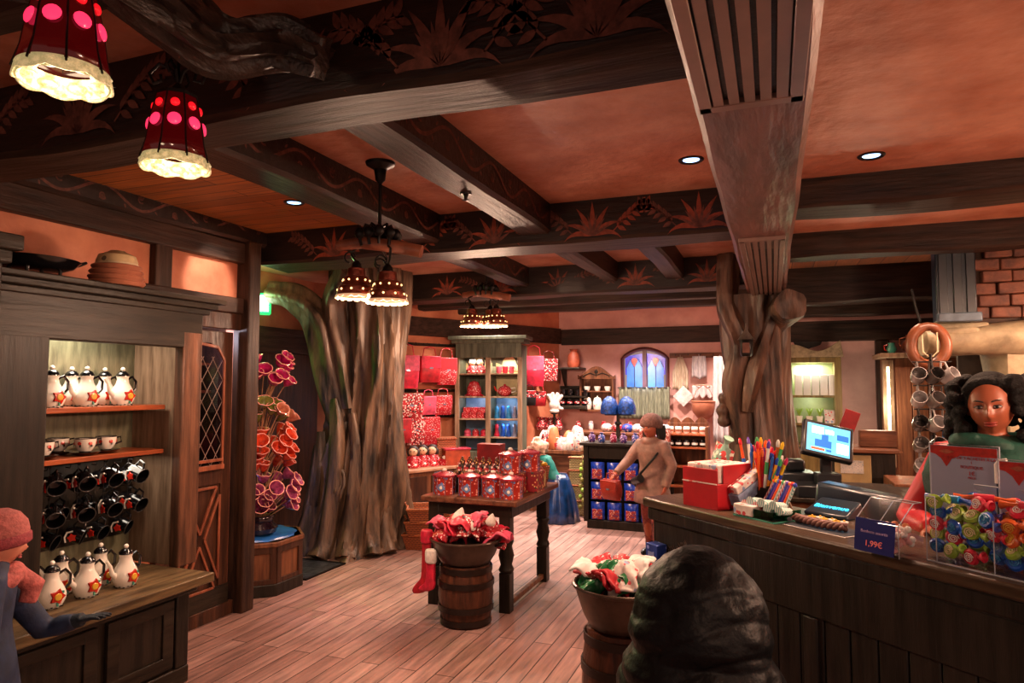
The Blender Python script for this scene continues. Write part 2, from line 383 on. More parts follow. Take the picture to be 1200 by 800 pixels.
# left wall with a door opening
m = MB(); m.box(-4.05, -3.95, -1.0, 3.58, 0, 3.0); m.box(-4.05, -3.95, 4.24, 4.36, 0, 3.0); m.box(-4.05, -3.95, 3.58, 4.24, 2.2, 3.0)
struct('wall_left', m, PLASTER_O)
m = MB(); m.box(-5.2, -3.95, 4.33, 4.43, 0, 3.0); struct('wall_alcove', m, DOORW)
m = MB(); m.box(-4.75, -4.65, 3.5, 4.33, 0, 2.3); m.box(-4.65, -4.05, 3.46, 3.54, 0, 2.3); m.box(-4.65, -4.05, 3.5, 4.3, 2.25, 2.3); struct('wall_recess', m, DARKW)
m = MB(); m.box(-5.35, -5.25, 4.3, 7.1, 0, 3.0); struct('wall_side', m, PLASTER_O)
m = MB(); m.box(-5.25, -5.22, 4.45, 7.0, 0, 2.1); struct('trim_1', m, DOORW)
m = MB(); m.box(-5.22, -5.16, 4.45, 7.0, 2.1, 2.38); struct('trim_2', m, BY)
for i, yy in enumerate((4.6, 5.25, 5.9)):
    m = MB(); m.box(-5.22, -5.17, yy, yy + 0.14, 0, 2.1); struct('trim_%d' % (3 + i), m, BZ, bevel=0.008)
# oblique rear wall
WA = Vector((-3.35, 11.0)); wd = Vector((math.sin(R(25)), math.cos(R(25)))); wn = Vector((wd.y, -wd.x))
def wp(s, off, z): # s metres from the far corner back towards the viewer, off from the wall
    q = WA - wd * s + wn * off; return Vector((q.x, q.y, z))
def wallbox(name, s0, s1, o0, o1, z0, z1, ms, **k):
    m = MB(); m.T = Matrix.Translation((WA.x, WA.y, 0)) @ Matrix.Rotation(-R(25), 4, 'Z')
    m.box(o0, o1, -s1, -s0, z0, z1); return struct(name, m, ms, **k)
wallbox('wall_rear_left', -0.1, 4.6, -0.1, 0.0, 0, 3.0, PLASTER_O)
wallbox('trim_7', 0, 4.4, 0, 0.05, 2.42, 2.68, BY, bevel=0.01)
wallbox('trim_8', 1.05, 1.2, 0, 0.04, 0, 2.42, BZ, bevel=0.01)
wallbox('trim_9', 2.02, 2.2, 0, 0.04, 0, 2.42, BZ, bevel=0.01)
# back wall with window opening  x -2.31..-1.53, z 1.2..2.36
m = MB(); m.box(-3.45, -2.30, 11.0, 11.12, 0, 3.0); m.box(-1.54, 0.25, 11.0, 11.12, 0, 3.0); m.box(-2.30, -1.54, 11.0, 11.12, 0, 1.2); m.box(-2.30, -1.54, 11.0, 11.12, 2.36, 3.0)
arc = [(-0.38, 2.36)] + [(-0.38 + 0.76 * i / 16, 2.16 + 0.17 * math.sin(PI * i / 16) ** 0.8) for i in range(17)] + [(0.38, 2.36)]
for i in range(17):
    a, b = arc[i], arc[i + 1]
    if abs(a[0] - b[0]) > 1e-6: m.add([(-1.92 + a[0], 11.0, a[1]), (-1.92 + b[0], 11.0, b[1]), (-1.92 + b[0], 11.0, 2.36), (-1.92 + a[0], 11.0, 2.36), (-1.92 + a[0], 11.12, a[1]), (-1.92 + b[0], 11.12, b[1]), (-1.92 + b[0], 11.12, 2.36), (-1.92 + a[0], 11.12, 2.36)], [(0, 1, 2, 3), (7, 6, 5, 4), (0, 4, 5, 1)])
struct('wall_back', m, PLASTER_P)
m = MB(); m.box(-3.3, 0.2, 10.95, 11.0, 2.40, 2.66); struct('trim_10', m, BX, bevel=0.01)
m = MB(); m.box(0.2, 0.3, 9.0, 11.1, 0, 3.0); struct('wall_return', m, PLASTER_P)
m = MB(); m.box(0.3, 3.9, 9.0, 9.1, 0, 3.0); struct('wall_far_right', m, PLASTER_P)
m = MB(); m.box(0.2, 3.8, 8.9, 9.0, 2.26, 2.5); struct('trim_11', m, BX, bevel=0.01)
m = MB(); m.box(1.12, 1.26, 8.88, 9.0, 0, 2.26); struct('trim_12', m, BZ, bevel=0.01)
m = MB(); m.box(3.6, 3.7, 2.0, 9.0, 0, 3.0); struct('wall_right', m, PLASTER_O)

# ================================================================== BEAMS AND POSTS, with painted ornament in their faces
def leaf(m, o, u, v, n, ang, L, W, mi, off=0.003, curl=0.0):
    ca, sa = math.cos(ang), math.sin(ang); pts = []
    N = 7
    def P(t, w):
        bend = curl * t * t; c2, s2 = math.cos(ang + bend), math.sin(ang + bend)
        x = c2 * L * t - s2 * w; y = s2 * L * t + c2 * w
        return o + u * x + v * y + n * off
    top = [P(i / N, W * math.sin(PI * (i / N) ** 0.8)) for i in range(N + 1)]
    bot = [P(i / N, -W * math.sin(PI * (i / N) ** 0.8)) for i in range(N, -1, -1)]
    pts = top + bot[1:-1]
    m.add(pts, [tuple(range(len(pts)))], mi)
def palmette(m, o, u, v, n, s, mi=1):
    for k, a in enumerate((90, 66, 114, 42, 138, 20, 160)):
        leaf(m, o, u, v, n, R(a), s * (1.0, .95, .95, .9, .9, .85, .85)[k], s * 0.075, mi, curl=(0, -.1, .1, -.35, .35, -.5, .5)[k])
    for k, a in enumerate((78, 102, 54, 126, 31, 149)): leaf(m, o, u, v, n, R(a), s * 0.62, s * 0.045, 2, off=0.0045)
def ribbon(m, pts, w, v, n, mi, off=0.003):
    vs = []; fs = []
    for i, p in enumerate(pts):
        t = (pts[min(i + 1, len(pts) - 1)] - pts[max(i - 1, 0)]).normalized(); s = n.cross(t).normalized() * w * 0.5
        vs += [p + s + n * off, p - s + n * off]
    for i in range(len(pts) - 1): fs.append((2 * i, 2 * i + 1, 2 * i + 3, 2 * i + 2))
    m.add(vs, fs, mi)
def scroll(m, o, u, v, n, length, h, period, mi=2, w=0.018):
    N = int(length / period * 18) + 2
    pts = [o + u * (length * i / N) + v * (h * 0.5 * math.sin(2 * PI * length * i / N / period)) for i in range(N + 1)]
    ribbon(m, pts, w, v, n, mi)
    k = 0; x = period * 0.25
    while x < length - 0.03:
        s = 1 if k % 2 == 0 else -1; c = o + u * x
        for q in (-40, 0, 40): leaf(m, c + v * (-s * h * 0.12), u, v, n, R(-90 * s + q * 1.0), h * 0.36, h * 0.07, mi)
        for q in (-0.22, 0.2): leaf(m, c + u * (period * q) + v * (s * h * 0.3), u, v, n, R(60 * s + 60 * q), h * 0.28, h * 0.06, mi)
        pts = [c + u * (0.1 * h * math.cos(a) * (1 + a * .25)) + v * (s * -0.02 + 0.1 * h * math.sin(a) * (1 + a * .25)) for a in [i * 0.6 for i in range(10)]]
        ribbon(m, pts, w * 0.6, v, n, mi)
        x += period * 0.5; k += 1
def sprig(m, o, u, v, n, L, rise, mi=2, sgn=1):
    N = 16; pts = [o + u * (sgn * L * i / N) + v * (rise * math.sin(PI * 0.55 * i / N)) for i in range(N + 1)]
    ribbon(m, pts, 0.008, v, n, mi)
    for i in range(2, N, 2):
        for s in (1, -1): leaf(m, pts[i], u * sgn, v, n, R(20 + 50 * s), rise * 0.42, rise * 0.09, mi)
def wavybeam(m, axis, a0, a1, b0, b1, z0, z1, amp=0.012, seg=40, seed=0, groundface=None):
    """timber whose lower arrises wander as hand-hewn timber does"""
    vs = []; fs = []; ms = []
    for i in range(seg + 1):
        t = a0 + (a1 - a0) * i / seg
        w = [amp * (noise.noise(Vector((t * 1.3, seed + k * 7.1, 0.3))) * 1.6) for k in range(4)]
        ring = [(b0, z1), (b0 + w[0] * 0.6, z0 + 0.022 + w[1]), (b0 + 0.022 + w[0], z0 + w[1]), (b1 - 0.022 + w[2], z0 + w[3]), (b1 + w[2] * 0.6, z0 + 0.022 + w[3]), (b1, z1)]
        for b, z in ring: vs.append((t, b, z) if axis == 'x' else (b, t, z))
    for i in range(seg):
        for k in range(6):
            j = (k + 1) % 6; fs.append((i * 6 + k, i * 6 + j, (i + 1) * 6 + j, (i + 1) * 6 + k)); ms.append(3 if groundface and k in groundface else 0)
    fs += [tuple(range(6)), tuple(seg * 6 + k for k in range(6))]; ms += [0, 0]
    b = len(m.m); m.add(vs, fs, 0)
    for i, q in enumerate(ms): m.m[b + i] = q
X, Y, Z = Vector((1, 0, 0)), Vector((0, 1, 0)), Vector((0, 0, 1))
MX = [BX, ORN, ORN2, PAINTD]; MY = [BY, ORN, ORN2, PAINTD]
# near cross beam (painted dark front face, pale underside)
m = MB(); wavybeam(m, 'x', -3.95, -0.22, 1.86, 2.13, 2.70, 3.0, 0.014, 60, 1, groundface=(0,))
for x in (-3.3, -2.55, -1.5, -0.95, -0.45): palmette(m, Vector((x, 1.86, 2.74)), X, Z, -Y, 0.25, 2)
for x, s in ((-2.35, 1), (-1.68, -1), (-1.34, 1), (-1.1, -1), (-0.8, 1), (-0.6, -1), (-3.1, 1)): sprig(m, Vector((x, 1.86, 2.76)), X, Z, -Y, 0.26, 0.17, 2, s)
struct('trim_13', m, MX)
# second cross beam
m = MB(); wavybeam(m, 'x', -3.93, -0.2, 4.46, 4.84, 2.72, 3.0, 0.012, 60, 2, groundface=(0,))
for x in (-3.2, -2.55, -1.12, -0.42): palmette(m, Vector((x, 4.46, 2.75)), X, Z, -Y, 0.24)
palmette(m, Vector((-1.84, 4.46, 2.75)), X, Z, -Y, 0.24)
for x, s in ((-3.36, -1), (-3.05, 1), (-2.7, -1), (-2.4, 1), (-1.98, -1), (-1.70, 1), (-1.26, -1), (-0.98, 1), (-0.56, -1)): sprig(m, Vector((x, 4.46, 2.77)), X, Z, -Y, 0.26, 0.16, 1 if s > 0 else 2, s)
struct('trim_14', m, MX)
# third cross beam
m = MB(); wavybeam(m, 'x', -4.6, -0.2, 6.86, 7.2, 2.70, 3.0, 0.012, 50, 3, groundface=(0,))
for x in (-3.4, -2.75, -2.1, -1.28, -0.58): palmette(m, Vector((x, 6.86, 2.75)), X, Z, -Y, 0.23)
for x, s in ((-2.0, 1), (-1.5, -1), (-0.8, -1), (-2.95, -1)): sprig(m, Vector((x, 6.86, 2.78)), X, Z, -Y, 0.3, 0.13, 2, s)
struct('trim_15', m, MX)
for i, (yy, z0) in enumerate(((8.0, 2.74), (9.0, 2.76))):
    m = MB(); wavybeam(m, 'x', -4.4, 0.2, yy, yy + 0.2, z0, 3.0, 0.01, 40, 4 + i); struct('trim_%d' % (16 + i), m, MX)
# right-hand cross beams
for i, (y0, y1, z0, x1) in enumerate(((4.46, 4.80, 2.82, 3.6), (6.08, 6.34, 2.80, 3.6), (7.85, 8.15, 2.60, 3.6), (8.45, 8.6, 2.52, 3.6))):
    m = MB(); wavybeam(m, 'x', 0.12, x1, y0, y1, z0, 3.0, 0.016, 50, 8 + i); struct('trim_%d' % (18 + i), m, MX)
# joists running into the room
def joist(k, x0, x1, y0, y1, z0, seed, paint=True):
    m = MB(); wavybeam(m, 'y', y0, y1, x0, x1, z0, 3.0, 0.010, 30, seed, groundface=(4,) if paint else None)
    if paint: scroll(m, Vector((x1, y0 + 0.05, (z0 + 3.0) / 2 + 0.01)), Y, Z, X, y1 - y0 - 0.1, 0.11, 0.55)
    struct('trim_%d' % k, m, MY)
joist(22, -2.52, -2.27, 2.12, 4.47, 2.79, 21); joist(23, -1.64, -1.42, 2.12, 4.47, 2.79, 22)
joist(24, -2.62, -2.42, 4.83, 6.87, 2.80, 23); joist(25, -1.62, -1.46, 4.83, 6.87, 2.80, 24, False); joist(26, -0.98, -0.80, 4.83, 6.87, 2.80, 25, False)
joist(27, -3.97, -3.86, -0.5, 4.47, 2.86, 26)
# dark scroll beam in front of the near beam, top left
m = MB(); wavybeam(m, 'x', -2.9, -0.25, 1.28, 1.42, 2.86, 3.0, 0.01, 30, 31); struct('trim_28', m, MX)
# wide main beam with vents
m = MB(); wavybeam(m, 'y', -1.5, 7.35, -0.215, 0.13, 2.60, 3.0, 0.012, 90, 41)
struct('trim_29', m, [mat('main_beam_wood', '7A4C40', 0.36, col2='4C2E26', scale=2.4, stretch=(5, 1.0, 5), bump=0.5, bscale=3.5, detail=8), ORN, ORN2, PAINTD])
def vent(x0, x1, y0, y1, n, label):
    t = thing('beam_vent', label, 'vent', ((x0 + x1) / 2, (y0 + y1) / 2, 2.595), group='air vents in the wide beam'); w = (x1 - x0) / 2; h = (y1 - y0) / 2
    fr = MB(); sb = w * 0.24
    fr.box(-w, -w + sb, -h, h, -0.02, 0.004); fr.box(w - sb, w, -h, h, -0.02, 0.004); fr.box(-w, w, -h, -h + 0.04, -0.02, 0.004); fr.box(-w, w, h - 0.04, h, -0.02, 0.004)
    part('vent_frame', fr, VENTM, t, bevel=0.003)
    bk = MB(); bk.box(-w + sb, w - sb, -h + 0.04, h - 0.04, 0.0, 0.004); part('backing', bk, IRON, t)
    iw = 2 * (w - sb)
    for i in range(n):
        c = -iw / 2 + iw * (i + 0.5 + 0.0) / n
        s = MB(); s.box(c - iw / n * 0.32, c + iw / n * 0.32, -h + 0.04, h - 0.04, -0.018, -0.004); part('slat', s, VENTM, t)
VENTM = mat('vent_metal', '8A6C60', 0.35, 0.2, var=0.15, scale=4)
vent(-0.19, 0.10, 0.6, 2.12, 5, 'near large slatted vent in the underside of the wide beam')
vent(-0.17, 0.085, 4.15, 6.9, 5, 'far grey slatted vent at the tree end of the wide beam')
# left wall timbering
m = MB(); m.box(-3.95, -3.88, -0.5, 4.36, 2.70, 2.86); struct('trim_30', m, BY, bevel=0.01)
m = MB(); m.box(-3.95, -3.89, 3.42, 3.56, 2.28, 2.72); struct('trim_31', m, BZ, bevel=0.01)
m = MB(); m.box(-3.95, -3.88, 3.3, 4.3, 2.30, 2.42); struct('trim_32', m, BY, bevel=0.01)
m = MB(); m.box(-3.98, -3.83, 4.24, 4.37, 0, 2.88); struct('trim_33', m, BZ, bevel=0.012)
m = MB(); m.box(-3.95, -3.90, 3.50, 3.60, 0, 2.3); m.box(-3.95, -3.90, 3.56, 4.24, 2.17, 2.3); struct('trim_34', m, DOORW, bevel=0.008)
m = MB(); m.box(-3.95, -3.91, 3.58, 4.3, 0, 0.10); struct('baseboard_left', m, DOORW, bevel=0.006)
# floor grille by the tree
t = thing('floor_grille', 'blue-grey metal floor grille between the planter and the tree', 'floor grate', (-4.35, 5.45, 0.002))
m = MB(); m.box(-0.42, 0.42, -0.3, -0.28, 0, 0.012); m.box(-0.42, 0.42, 0.28, 0.3, 0, 0.012); m.box(-0.42, -0.4, -0.3, 0.3, 0, 0.012); m.box(0.4, 0.42, -0.3, 0.3, 0, 0.012); part('grille_frame', m, IRON, t)
m = MB()
for i in range(20): m.box(-0.4, 0.4, -0.275 + i * 0.029, -0.262 + i * 0.029, 0.0, 0.009)
part('bars', m, mat('grille_steel', '6E7480', 0.35, 0.7), t)

# ================================================================== DOOR with lattice glass
t = bpy.data.objects.new('door_1', None); COL.objects.link(t); t.location = (-3.93, 3.90, 0); t['kind'] = 'structure'
DW = 0.29
# local: y across, z up; leaf thickness in x
m = MB(); m.box(-0.03, 0.0, -DW, -DW + 0.09, 0.1, 2.15); m.box(-0.03, 0.0, DW - 0.09, DW, 0.1, 2.15); m.box(-0.03, 0, -DW, DW, 0.1, 0.22); m.box(-0.03, 0, -DW, DW, 1.0, 1.12); m.box(-0.03, 0, -DW, DW, 2.06, 2.15)
m.box(-0.025, -0.012, -DW + 0.08, DW - 0.08, 0.2, 1.02)
for k in range(9):
    a0 = k / 9; a1 = (k + 1) / 9; zz = lambda a: 1.95 + 0.11 * min(1, 3.0 * a, 3.0 * (1 - a)); ya = -DW + 0.09 + (2 * DW - 0.18) * a0; yb = -DW + 0.09 + (2 * DW - 0.18) * a1
    m.add([(0, ya, zz(a0)), (0, yb, zz(a1)), (0, yb, 2.08), (0, ya, 2.08)], [(0, 1, 2, 3)])
part('door_leaf', m, DOORW, t, bevel=0.004)
m = MB(); cz = 0.61
for (a, b) in (((-0.19, 0.24), (0, cz - 0.03)), ((0.19, 0.24), (0.0, cz - 0.03))): pass
def bar(m, y0, z0, y1, z1, w=0.018, x0=0.0, x1=0.014):
    d = Vector((0, y1 - y0, z1 - z0)); L = d.length; o = m.T
    m.T = o @ Matrix.Translation((0, (y0 + y1) / 2, (z0 + z1) / 2)) @ Matrix.Rotation(math.atan2(z1 - z0, y1 - y0), 4, 'X'); m.box(x0, x1, -L / 2, L / 2, -w / 2, w / 2); m.T = o
g = 0.045
for tri in ([(-0.15, 0.98), (0.15, 0.98), (0, cz + g)], [(-0.15, 0.24), (0.15, 0.24), (0, cz - g)], [(-0.185, 0.92), (-0.185, 0.30), (-g, cz)], [(0.185, 0.92), (0.185, 0.30), (g, cz)]):
    for i in range(3): bar(m, tri[i][0], tri[i][1], tri[(i + 1) % 3][0], tri[(i + 1) % 3][1])
part('cross_moulding', m, DOORH, t, bevel=0.003)
m = MB(); bar(m, -0.2, 1.13, 0.2, 1.13, 0.035, 0, 0.03); bar(m, -0.2, 1.18, 0.2, 1.18, 0.02, 0, 0.02); bar(m, -0.2, 1.13, -0.2, 1.95, 0.016); bar(m, 0.2, 1.13, 0.2, 1.93, 0.018)
bar(m, 0.2, 1.93, 0.13, 2.03); bar(m, 0.13, 2.03, -0.13, 2.06, 0.022); bar(m, -0.13, 2.06, -0.2, 1.95)
part('window_moulding', m, DOORH, t, bevel=0.003)
m = MB(); m.box(-0.018, -0.014, -0.2, 0.2, 1.12, 2.06); part('glass', m, GLASSM, t)
m = MB()
for k in range(-6, 9):
    for s in (1, -1):
        # lattice clipped to the pane
        z0 = 1.14 + k * 0.16; pts = []
        for i in range(41):
            y = -0.2 + 0.4 * i / 40; z = z0 + (y + 0.2) * 1.6 if s > 0 else z0 + (0.2 - y) * 1.6
            if 1.13 <= z <= 1.96: pts.append((-0.008, y, z))
        if len(pts) > 2: m.tube([pts[0], pts[-1]], 0.0025, 5)
part('lead_lattice', m, mat('lead', 'A08478', 0.35, 0.5), t)
m = MB(); m.box(0, 0.01, -DW, DW, 0.1, 0.24); part('kick_plate', m, DARKWX, t, bevel=0.003)
# shelf behind the door glass, with glassware
t = thing('wall_shelf', 'narrow two-tier shelf seen through the leaded door glass', 'shelf', (-4.35, 3.92, 1.3))
for z, nm in ((0.40, 'shelf_board'), (0.62, 'shelf_board')):
    m = MB(); m.box(-0.2, 0.15, -0.35, 0.33, z - 0.02, z); part(nm, m, REDW, t)
m = MB(); m.box(-0.22, -0.2, -0.36, 0.34, 0.2, 0.85); part('back_panel', m, DARKW, t)
def glassjar(loc, label, matl, g):
    t = thing('glass_jar', label, 'jar', loc, group=g)
    m = MB(); m.lathe([(0.028, 0), (0.036, 0.01), (0.038, 0.06), (0.025, 0.085), (0.027, 0.095)], n=12); part('jar_body', m, matl, t)
    m = MB(); m.lathe([(0.029, 0.095), (0.029, 0.108), (0.008, 0.112), (0.01, 0.128), (0, 0.13)], n=12); part('lid', m, WHITEC, t)
for j, z in enumerate((1.70, 1.92)):
    for i in range(4): glassjar((-4.25, 3.78 + i * 0.11, z), '%s of four small jars on the %s shelf behind the door glass' % (pos(i, 4), ('lower', 'upper')[j]), (WHITEC, mat('jar_blue', '6F7FB0', 0.2))[(i + j) % 2], 'jars behind the door')
lamp('POINT', (-4.15, 3.95, 2.12), 9, (0.8, 0.8, 1.0), 0.03)

# ================================================================== GNARLED TREES
def trunk(fn_c, fn_r, z0, z1, nu, nv, seed, folds, amp):
    """fluted, twisting trunk: centre and radius vary with height; ridges wander round it"""
    m = MB()
    def f(u, v):
        z = z0 + (z1 - z0) * v; a = 2 * PI * u; c = fn_c(z); r = fn_r(z, a)
        w = 0.55 * noise.noise(Vector((math.cos(a) * 1.2, math.sin(a) * 1.2, z * 0.9 + seed)))
        ph = a * folds + 5.0 * w + 1.2 * math.sin(z * 1.3 + seed)
        ridge = 1 - abs(math.sin(ph / 2)) * 1.6
        fine = noise.noise(Vector((math.cos(a) * 5, math.sin(a) * 5, z * 1.4 + seed * 2)))
        fine2 = noise.noise(Vector((math.cos(a) * 11, math.sin(a) * 11, z * 2.2 + seed * 3)))
        r *= 1 + amp * ridge + amp * 0.9 * fine + amp * 0.5 * fine2
        return (c[0] + r * math.cos(a), c[1] + r * math.sin(a), z)
    m.grid(f, nu, nv, wrap=True); return m
def limb(m, pts, rad, seed=0, n=20, seg=14, folds=5, amp=0.16):
    """gnarled branch along a smooth path"""
    P = [Vector(p) for p in pts]; path = []; rr = []
    for i in range(len(P) - 1):
        p0, p1, p2, p3 = P[max(i - 1, 0)], P[i], P[i + 1], P[min(i + 2, len(P) - 1)]
        for k in range(seg):
            t = k / seg; path.append(0.5 * ((2 * p1) + (-p0 + p2) * t + (2 * p0 - 5 * p1 + 4 * p2 - p3) * t * t + (-p0 + 3 * p1 - 3 * p2 + p3) * t ** 3)); rr.append(rad[i] * (1 - t) + rad[i + 1] * t)
    path.append(P[-1]); rr.append(rad[-1]); b = len(m.v); m.tube(path, rr, n)
    for i, c in enumerate(path):
        for k in range(n):
            a = 2 * PI * k / n; v = Vector(m.v[b + i * n + k]); s = i / seg
            d = 1 + amp * math.cos(a * folds / 2 * 2 + s * 1.6 + seed) + amp * 1.4 * noise.noise(Vector((math.cos(a) * 2, math.sin(a) * 2, s * 1.1 + seed)))
            m.v[b + i * n + k] = tuple(m.T @ c + (v - m.T @ c) * d)
    return m
t = thing('tree_trunk', 'huge gnarled tree trunk beside the planter, its upper bark lit green', 'tree', (-4.30, 6.42, 0))
def tc(z): return (0.10 * math.sin(z * 1.1) + 0.06 * z - 0.02, 0)
def tr(z, a):
    r = 0.41 + 0.15 * math.exp(-z * 3.2) + 0.05 * math.sin(z * 2.2 + 1)
    if z > 2.1: r *= 1 - 0.12 * (z - 2.1)
    return r + 0.04 * math.sin(3 * a + z * 2) + 0.10 * math.exp(-z * 5) * math.sin(5 * a)
m = trunk(tc, tr, 0, 3.0, 170, 140, 1.7, 13, 0.12); part('trunk', m, BARK, t, ang=1.4)
m = MB(); limb(m, [(0.02, -0.3, 1.35), (-0.1, -0.36, 1.95), (-0.18, -0.42, 2.42), (-0.42, -0.48, 2.66), (-0.72, -0.55, 2.74)], [0.12, 0.16, 0.17, 0.14, 0.11], 2.0, 24); part('branch', m, BARK, t, ang=1.4)
m = MB(); limb(m, [(0.12, -0.3, 1.5), (0.05, -0.36, 2.1), (0.0, -0.4, 2.6), (0.25, -0.45, 2.9)], [0.10, 0.13, 0.13, 0.15], 4.0, 20); part('branch', m, BARK, t, ang=1.4)
m = MB()
for k, (a, r0, h) in enumerate(((-115, .44, .75), (-85, .46, 1.1), (-60, .44, .95), (-35, .42, .8), (-140, .42, .6), (-15, .42, .7))):
    a = R(a); limb(m, [(r0 * .92 * math.cos(a), r0 * .92 * math.sin(a), h + .5), (r0 * math.cos(a + .12), r0 * math.sin(a + .12), h), (r0 * 1.12 * math.cos(a), r0 * 1.12 * math.sin(a), 0.25), (r0 * 1.38 * math.cos(a - .05), r0 * 1.38 * math.sin(a - .05), 0.015)], [.04, .075, .1, .1], k, 14)
part('root', m, BARK, t, ang=1.4)
# knot with a swirl of bark
m = MB()
for k, r in enumerate((0.05, 0.085, 0.12)):
    c = Vector((0.1, -0.50 + 0.012 * k, 0.72)); m.tube([c + Vector((r * 0.8 * math.cos(a), 0.03 * math.sin(a * 2), r * 1.5 * math.sin(a))) for a in [2 * PI * i / 20 for i in range(20)]], 0.02, 8, close=True)
part('knot', m, BARK, t, ang=1.4)

t = thing('tree_trunk', 'gnarled brown tree trunk holding up the far end of the wide vent beam', 'tree', (-0.14, 7.0, 0))
def tc2(z): return (0.03 * math.sin(z * 1.7) + 0.0 * z, 0)
def tr2(z, a): return 0.27 + 0.08 * math.exp(-z * 2.5) + 0.02 * math.sin(z * 3) + 0.03 * math.sin(2 * a + z)
m = trunk(tc2, tr2, 0, 2.6, 120, 110, 5.2, 9, 0.10); part('trunk', m, BARK2, t, ang=1.4)
m = MB(); limb(m, [(-0.14, -0.16, 1.2), (-0.2, -0.22, 1.7), (-0.14, -0.26, 2.1), (-0.26, -0.2, 2.5), (-0.22, -0.15, 2.98)], [.07, .1, .085, .09, .12], 1, 18); part('branch', m, BARK2, t, ang=1.4)
m = MB(); limb(m, [(-0.1, -0.25, 1.5), (-0.02, -0.3, 1.85), (0.10, -0.24, 2.25), (0.2, -0.22, 2.5)], [.05, .07, .06, .07], 6, 14); part('branch', m, BARK2, t, ang=1.4)
m = MB(); limb(m, [(0.1, 0.0, 2.3), (0.24, -0.2, 2.42), (0.30, -0.46, 2.46)], [.14, .15, .14], 9, 18, amp=.06); part('sawn_branch', m, BARK2, t, ang=1.4)
m = MB()
for k, (x, z) in enumerate(((-0.29, 1.62), (-0.31, 1.5), (-0.3, 1.4))): m.ball((x, -0.2, z), (0.07, 0.06, 0.06), n=12)
part('burl', m, BARK2, t, ang=1.4, remesh=0.02)
# little metal lantern nestled in the fork
t = thing('hanging_lantern', 'small dark lantern hanging in the fork of the pillar tree', 'lantern', (-0.22, 6.5, 2.0))
m = MB(); m.lathe([(0.045, 0), (0.055, 0.02), (0.06, 0.14), (0.02, 0.2), (0.012, 0.23)], n=8); part('lantern_body', m, IRON, t)
m = MB(); m.lathe([(0.0, 0.2), (0.075, 0.15), (0.01, 0.24), (0.005, 0.3)], n=10); part('cap', m, mat('lantern_cap', '8C8078', 0.3, 0.6), t)
m = MB(); m.box(-0.03, 0.03, -0.062, -0.056, 0.03, 0.12); part('glass', m, mat('lantern_glass', '7C5040', 0.15), t)

BARKD = mat('bark_dark', '3A2A22', 0.45, col2='140E0C', scale=4.0, stretch=(3, 1.0, 3), bump=0.9, bscale=8, detail=8)
# branch arm that carries the two red lanterns
t = thing('gnarled_branch', 'dark gnarled branch with iron scrolls carrying the two red glass lanterns', 'branch', (-1.7, 1.45, 2.8))
m = MB(); limb(m, [(-0.15, -1.35, 0.16), (0.06, -0.75, 0.12), (0.10, -0.40, 0.06), (0.12, -0.12, 0.03), (0.14, 0.10, -0.02), (0.30, 0.22, 0.0), (0.42, 0.26, -0.05)], [.11, .09, .10, .09, .075, .07, .055], 3, 30, amp=.26, folds=9); part('limb', m, BARKD, t, ang=1.4)
m = MB(); limb(m, [(0.02, -0.25, 0.0), (-0.2, -0.45, -0.0), (-0.1, -0.7, 0.08)], [.06, .05, .04], 7, 14); part('twig', m, BARKD, t, ang=1.4)

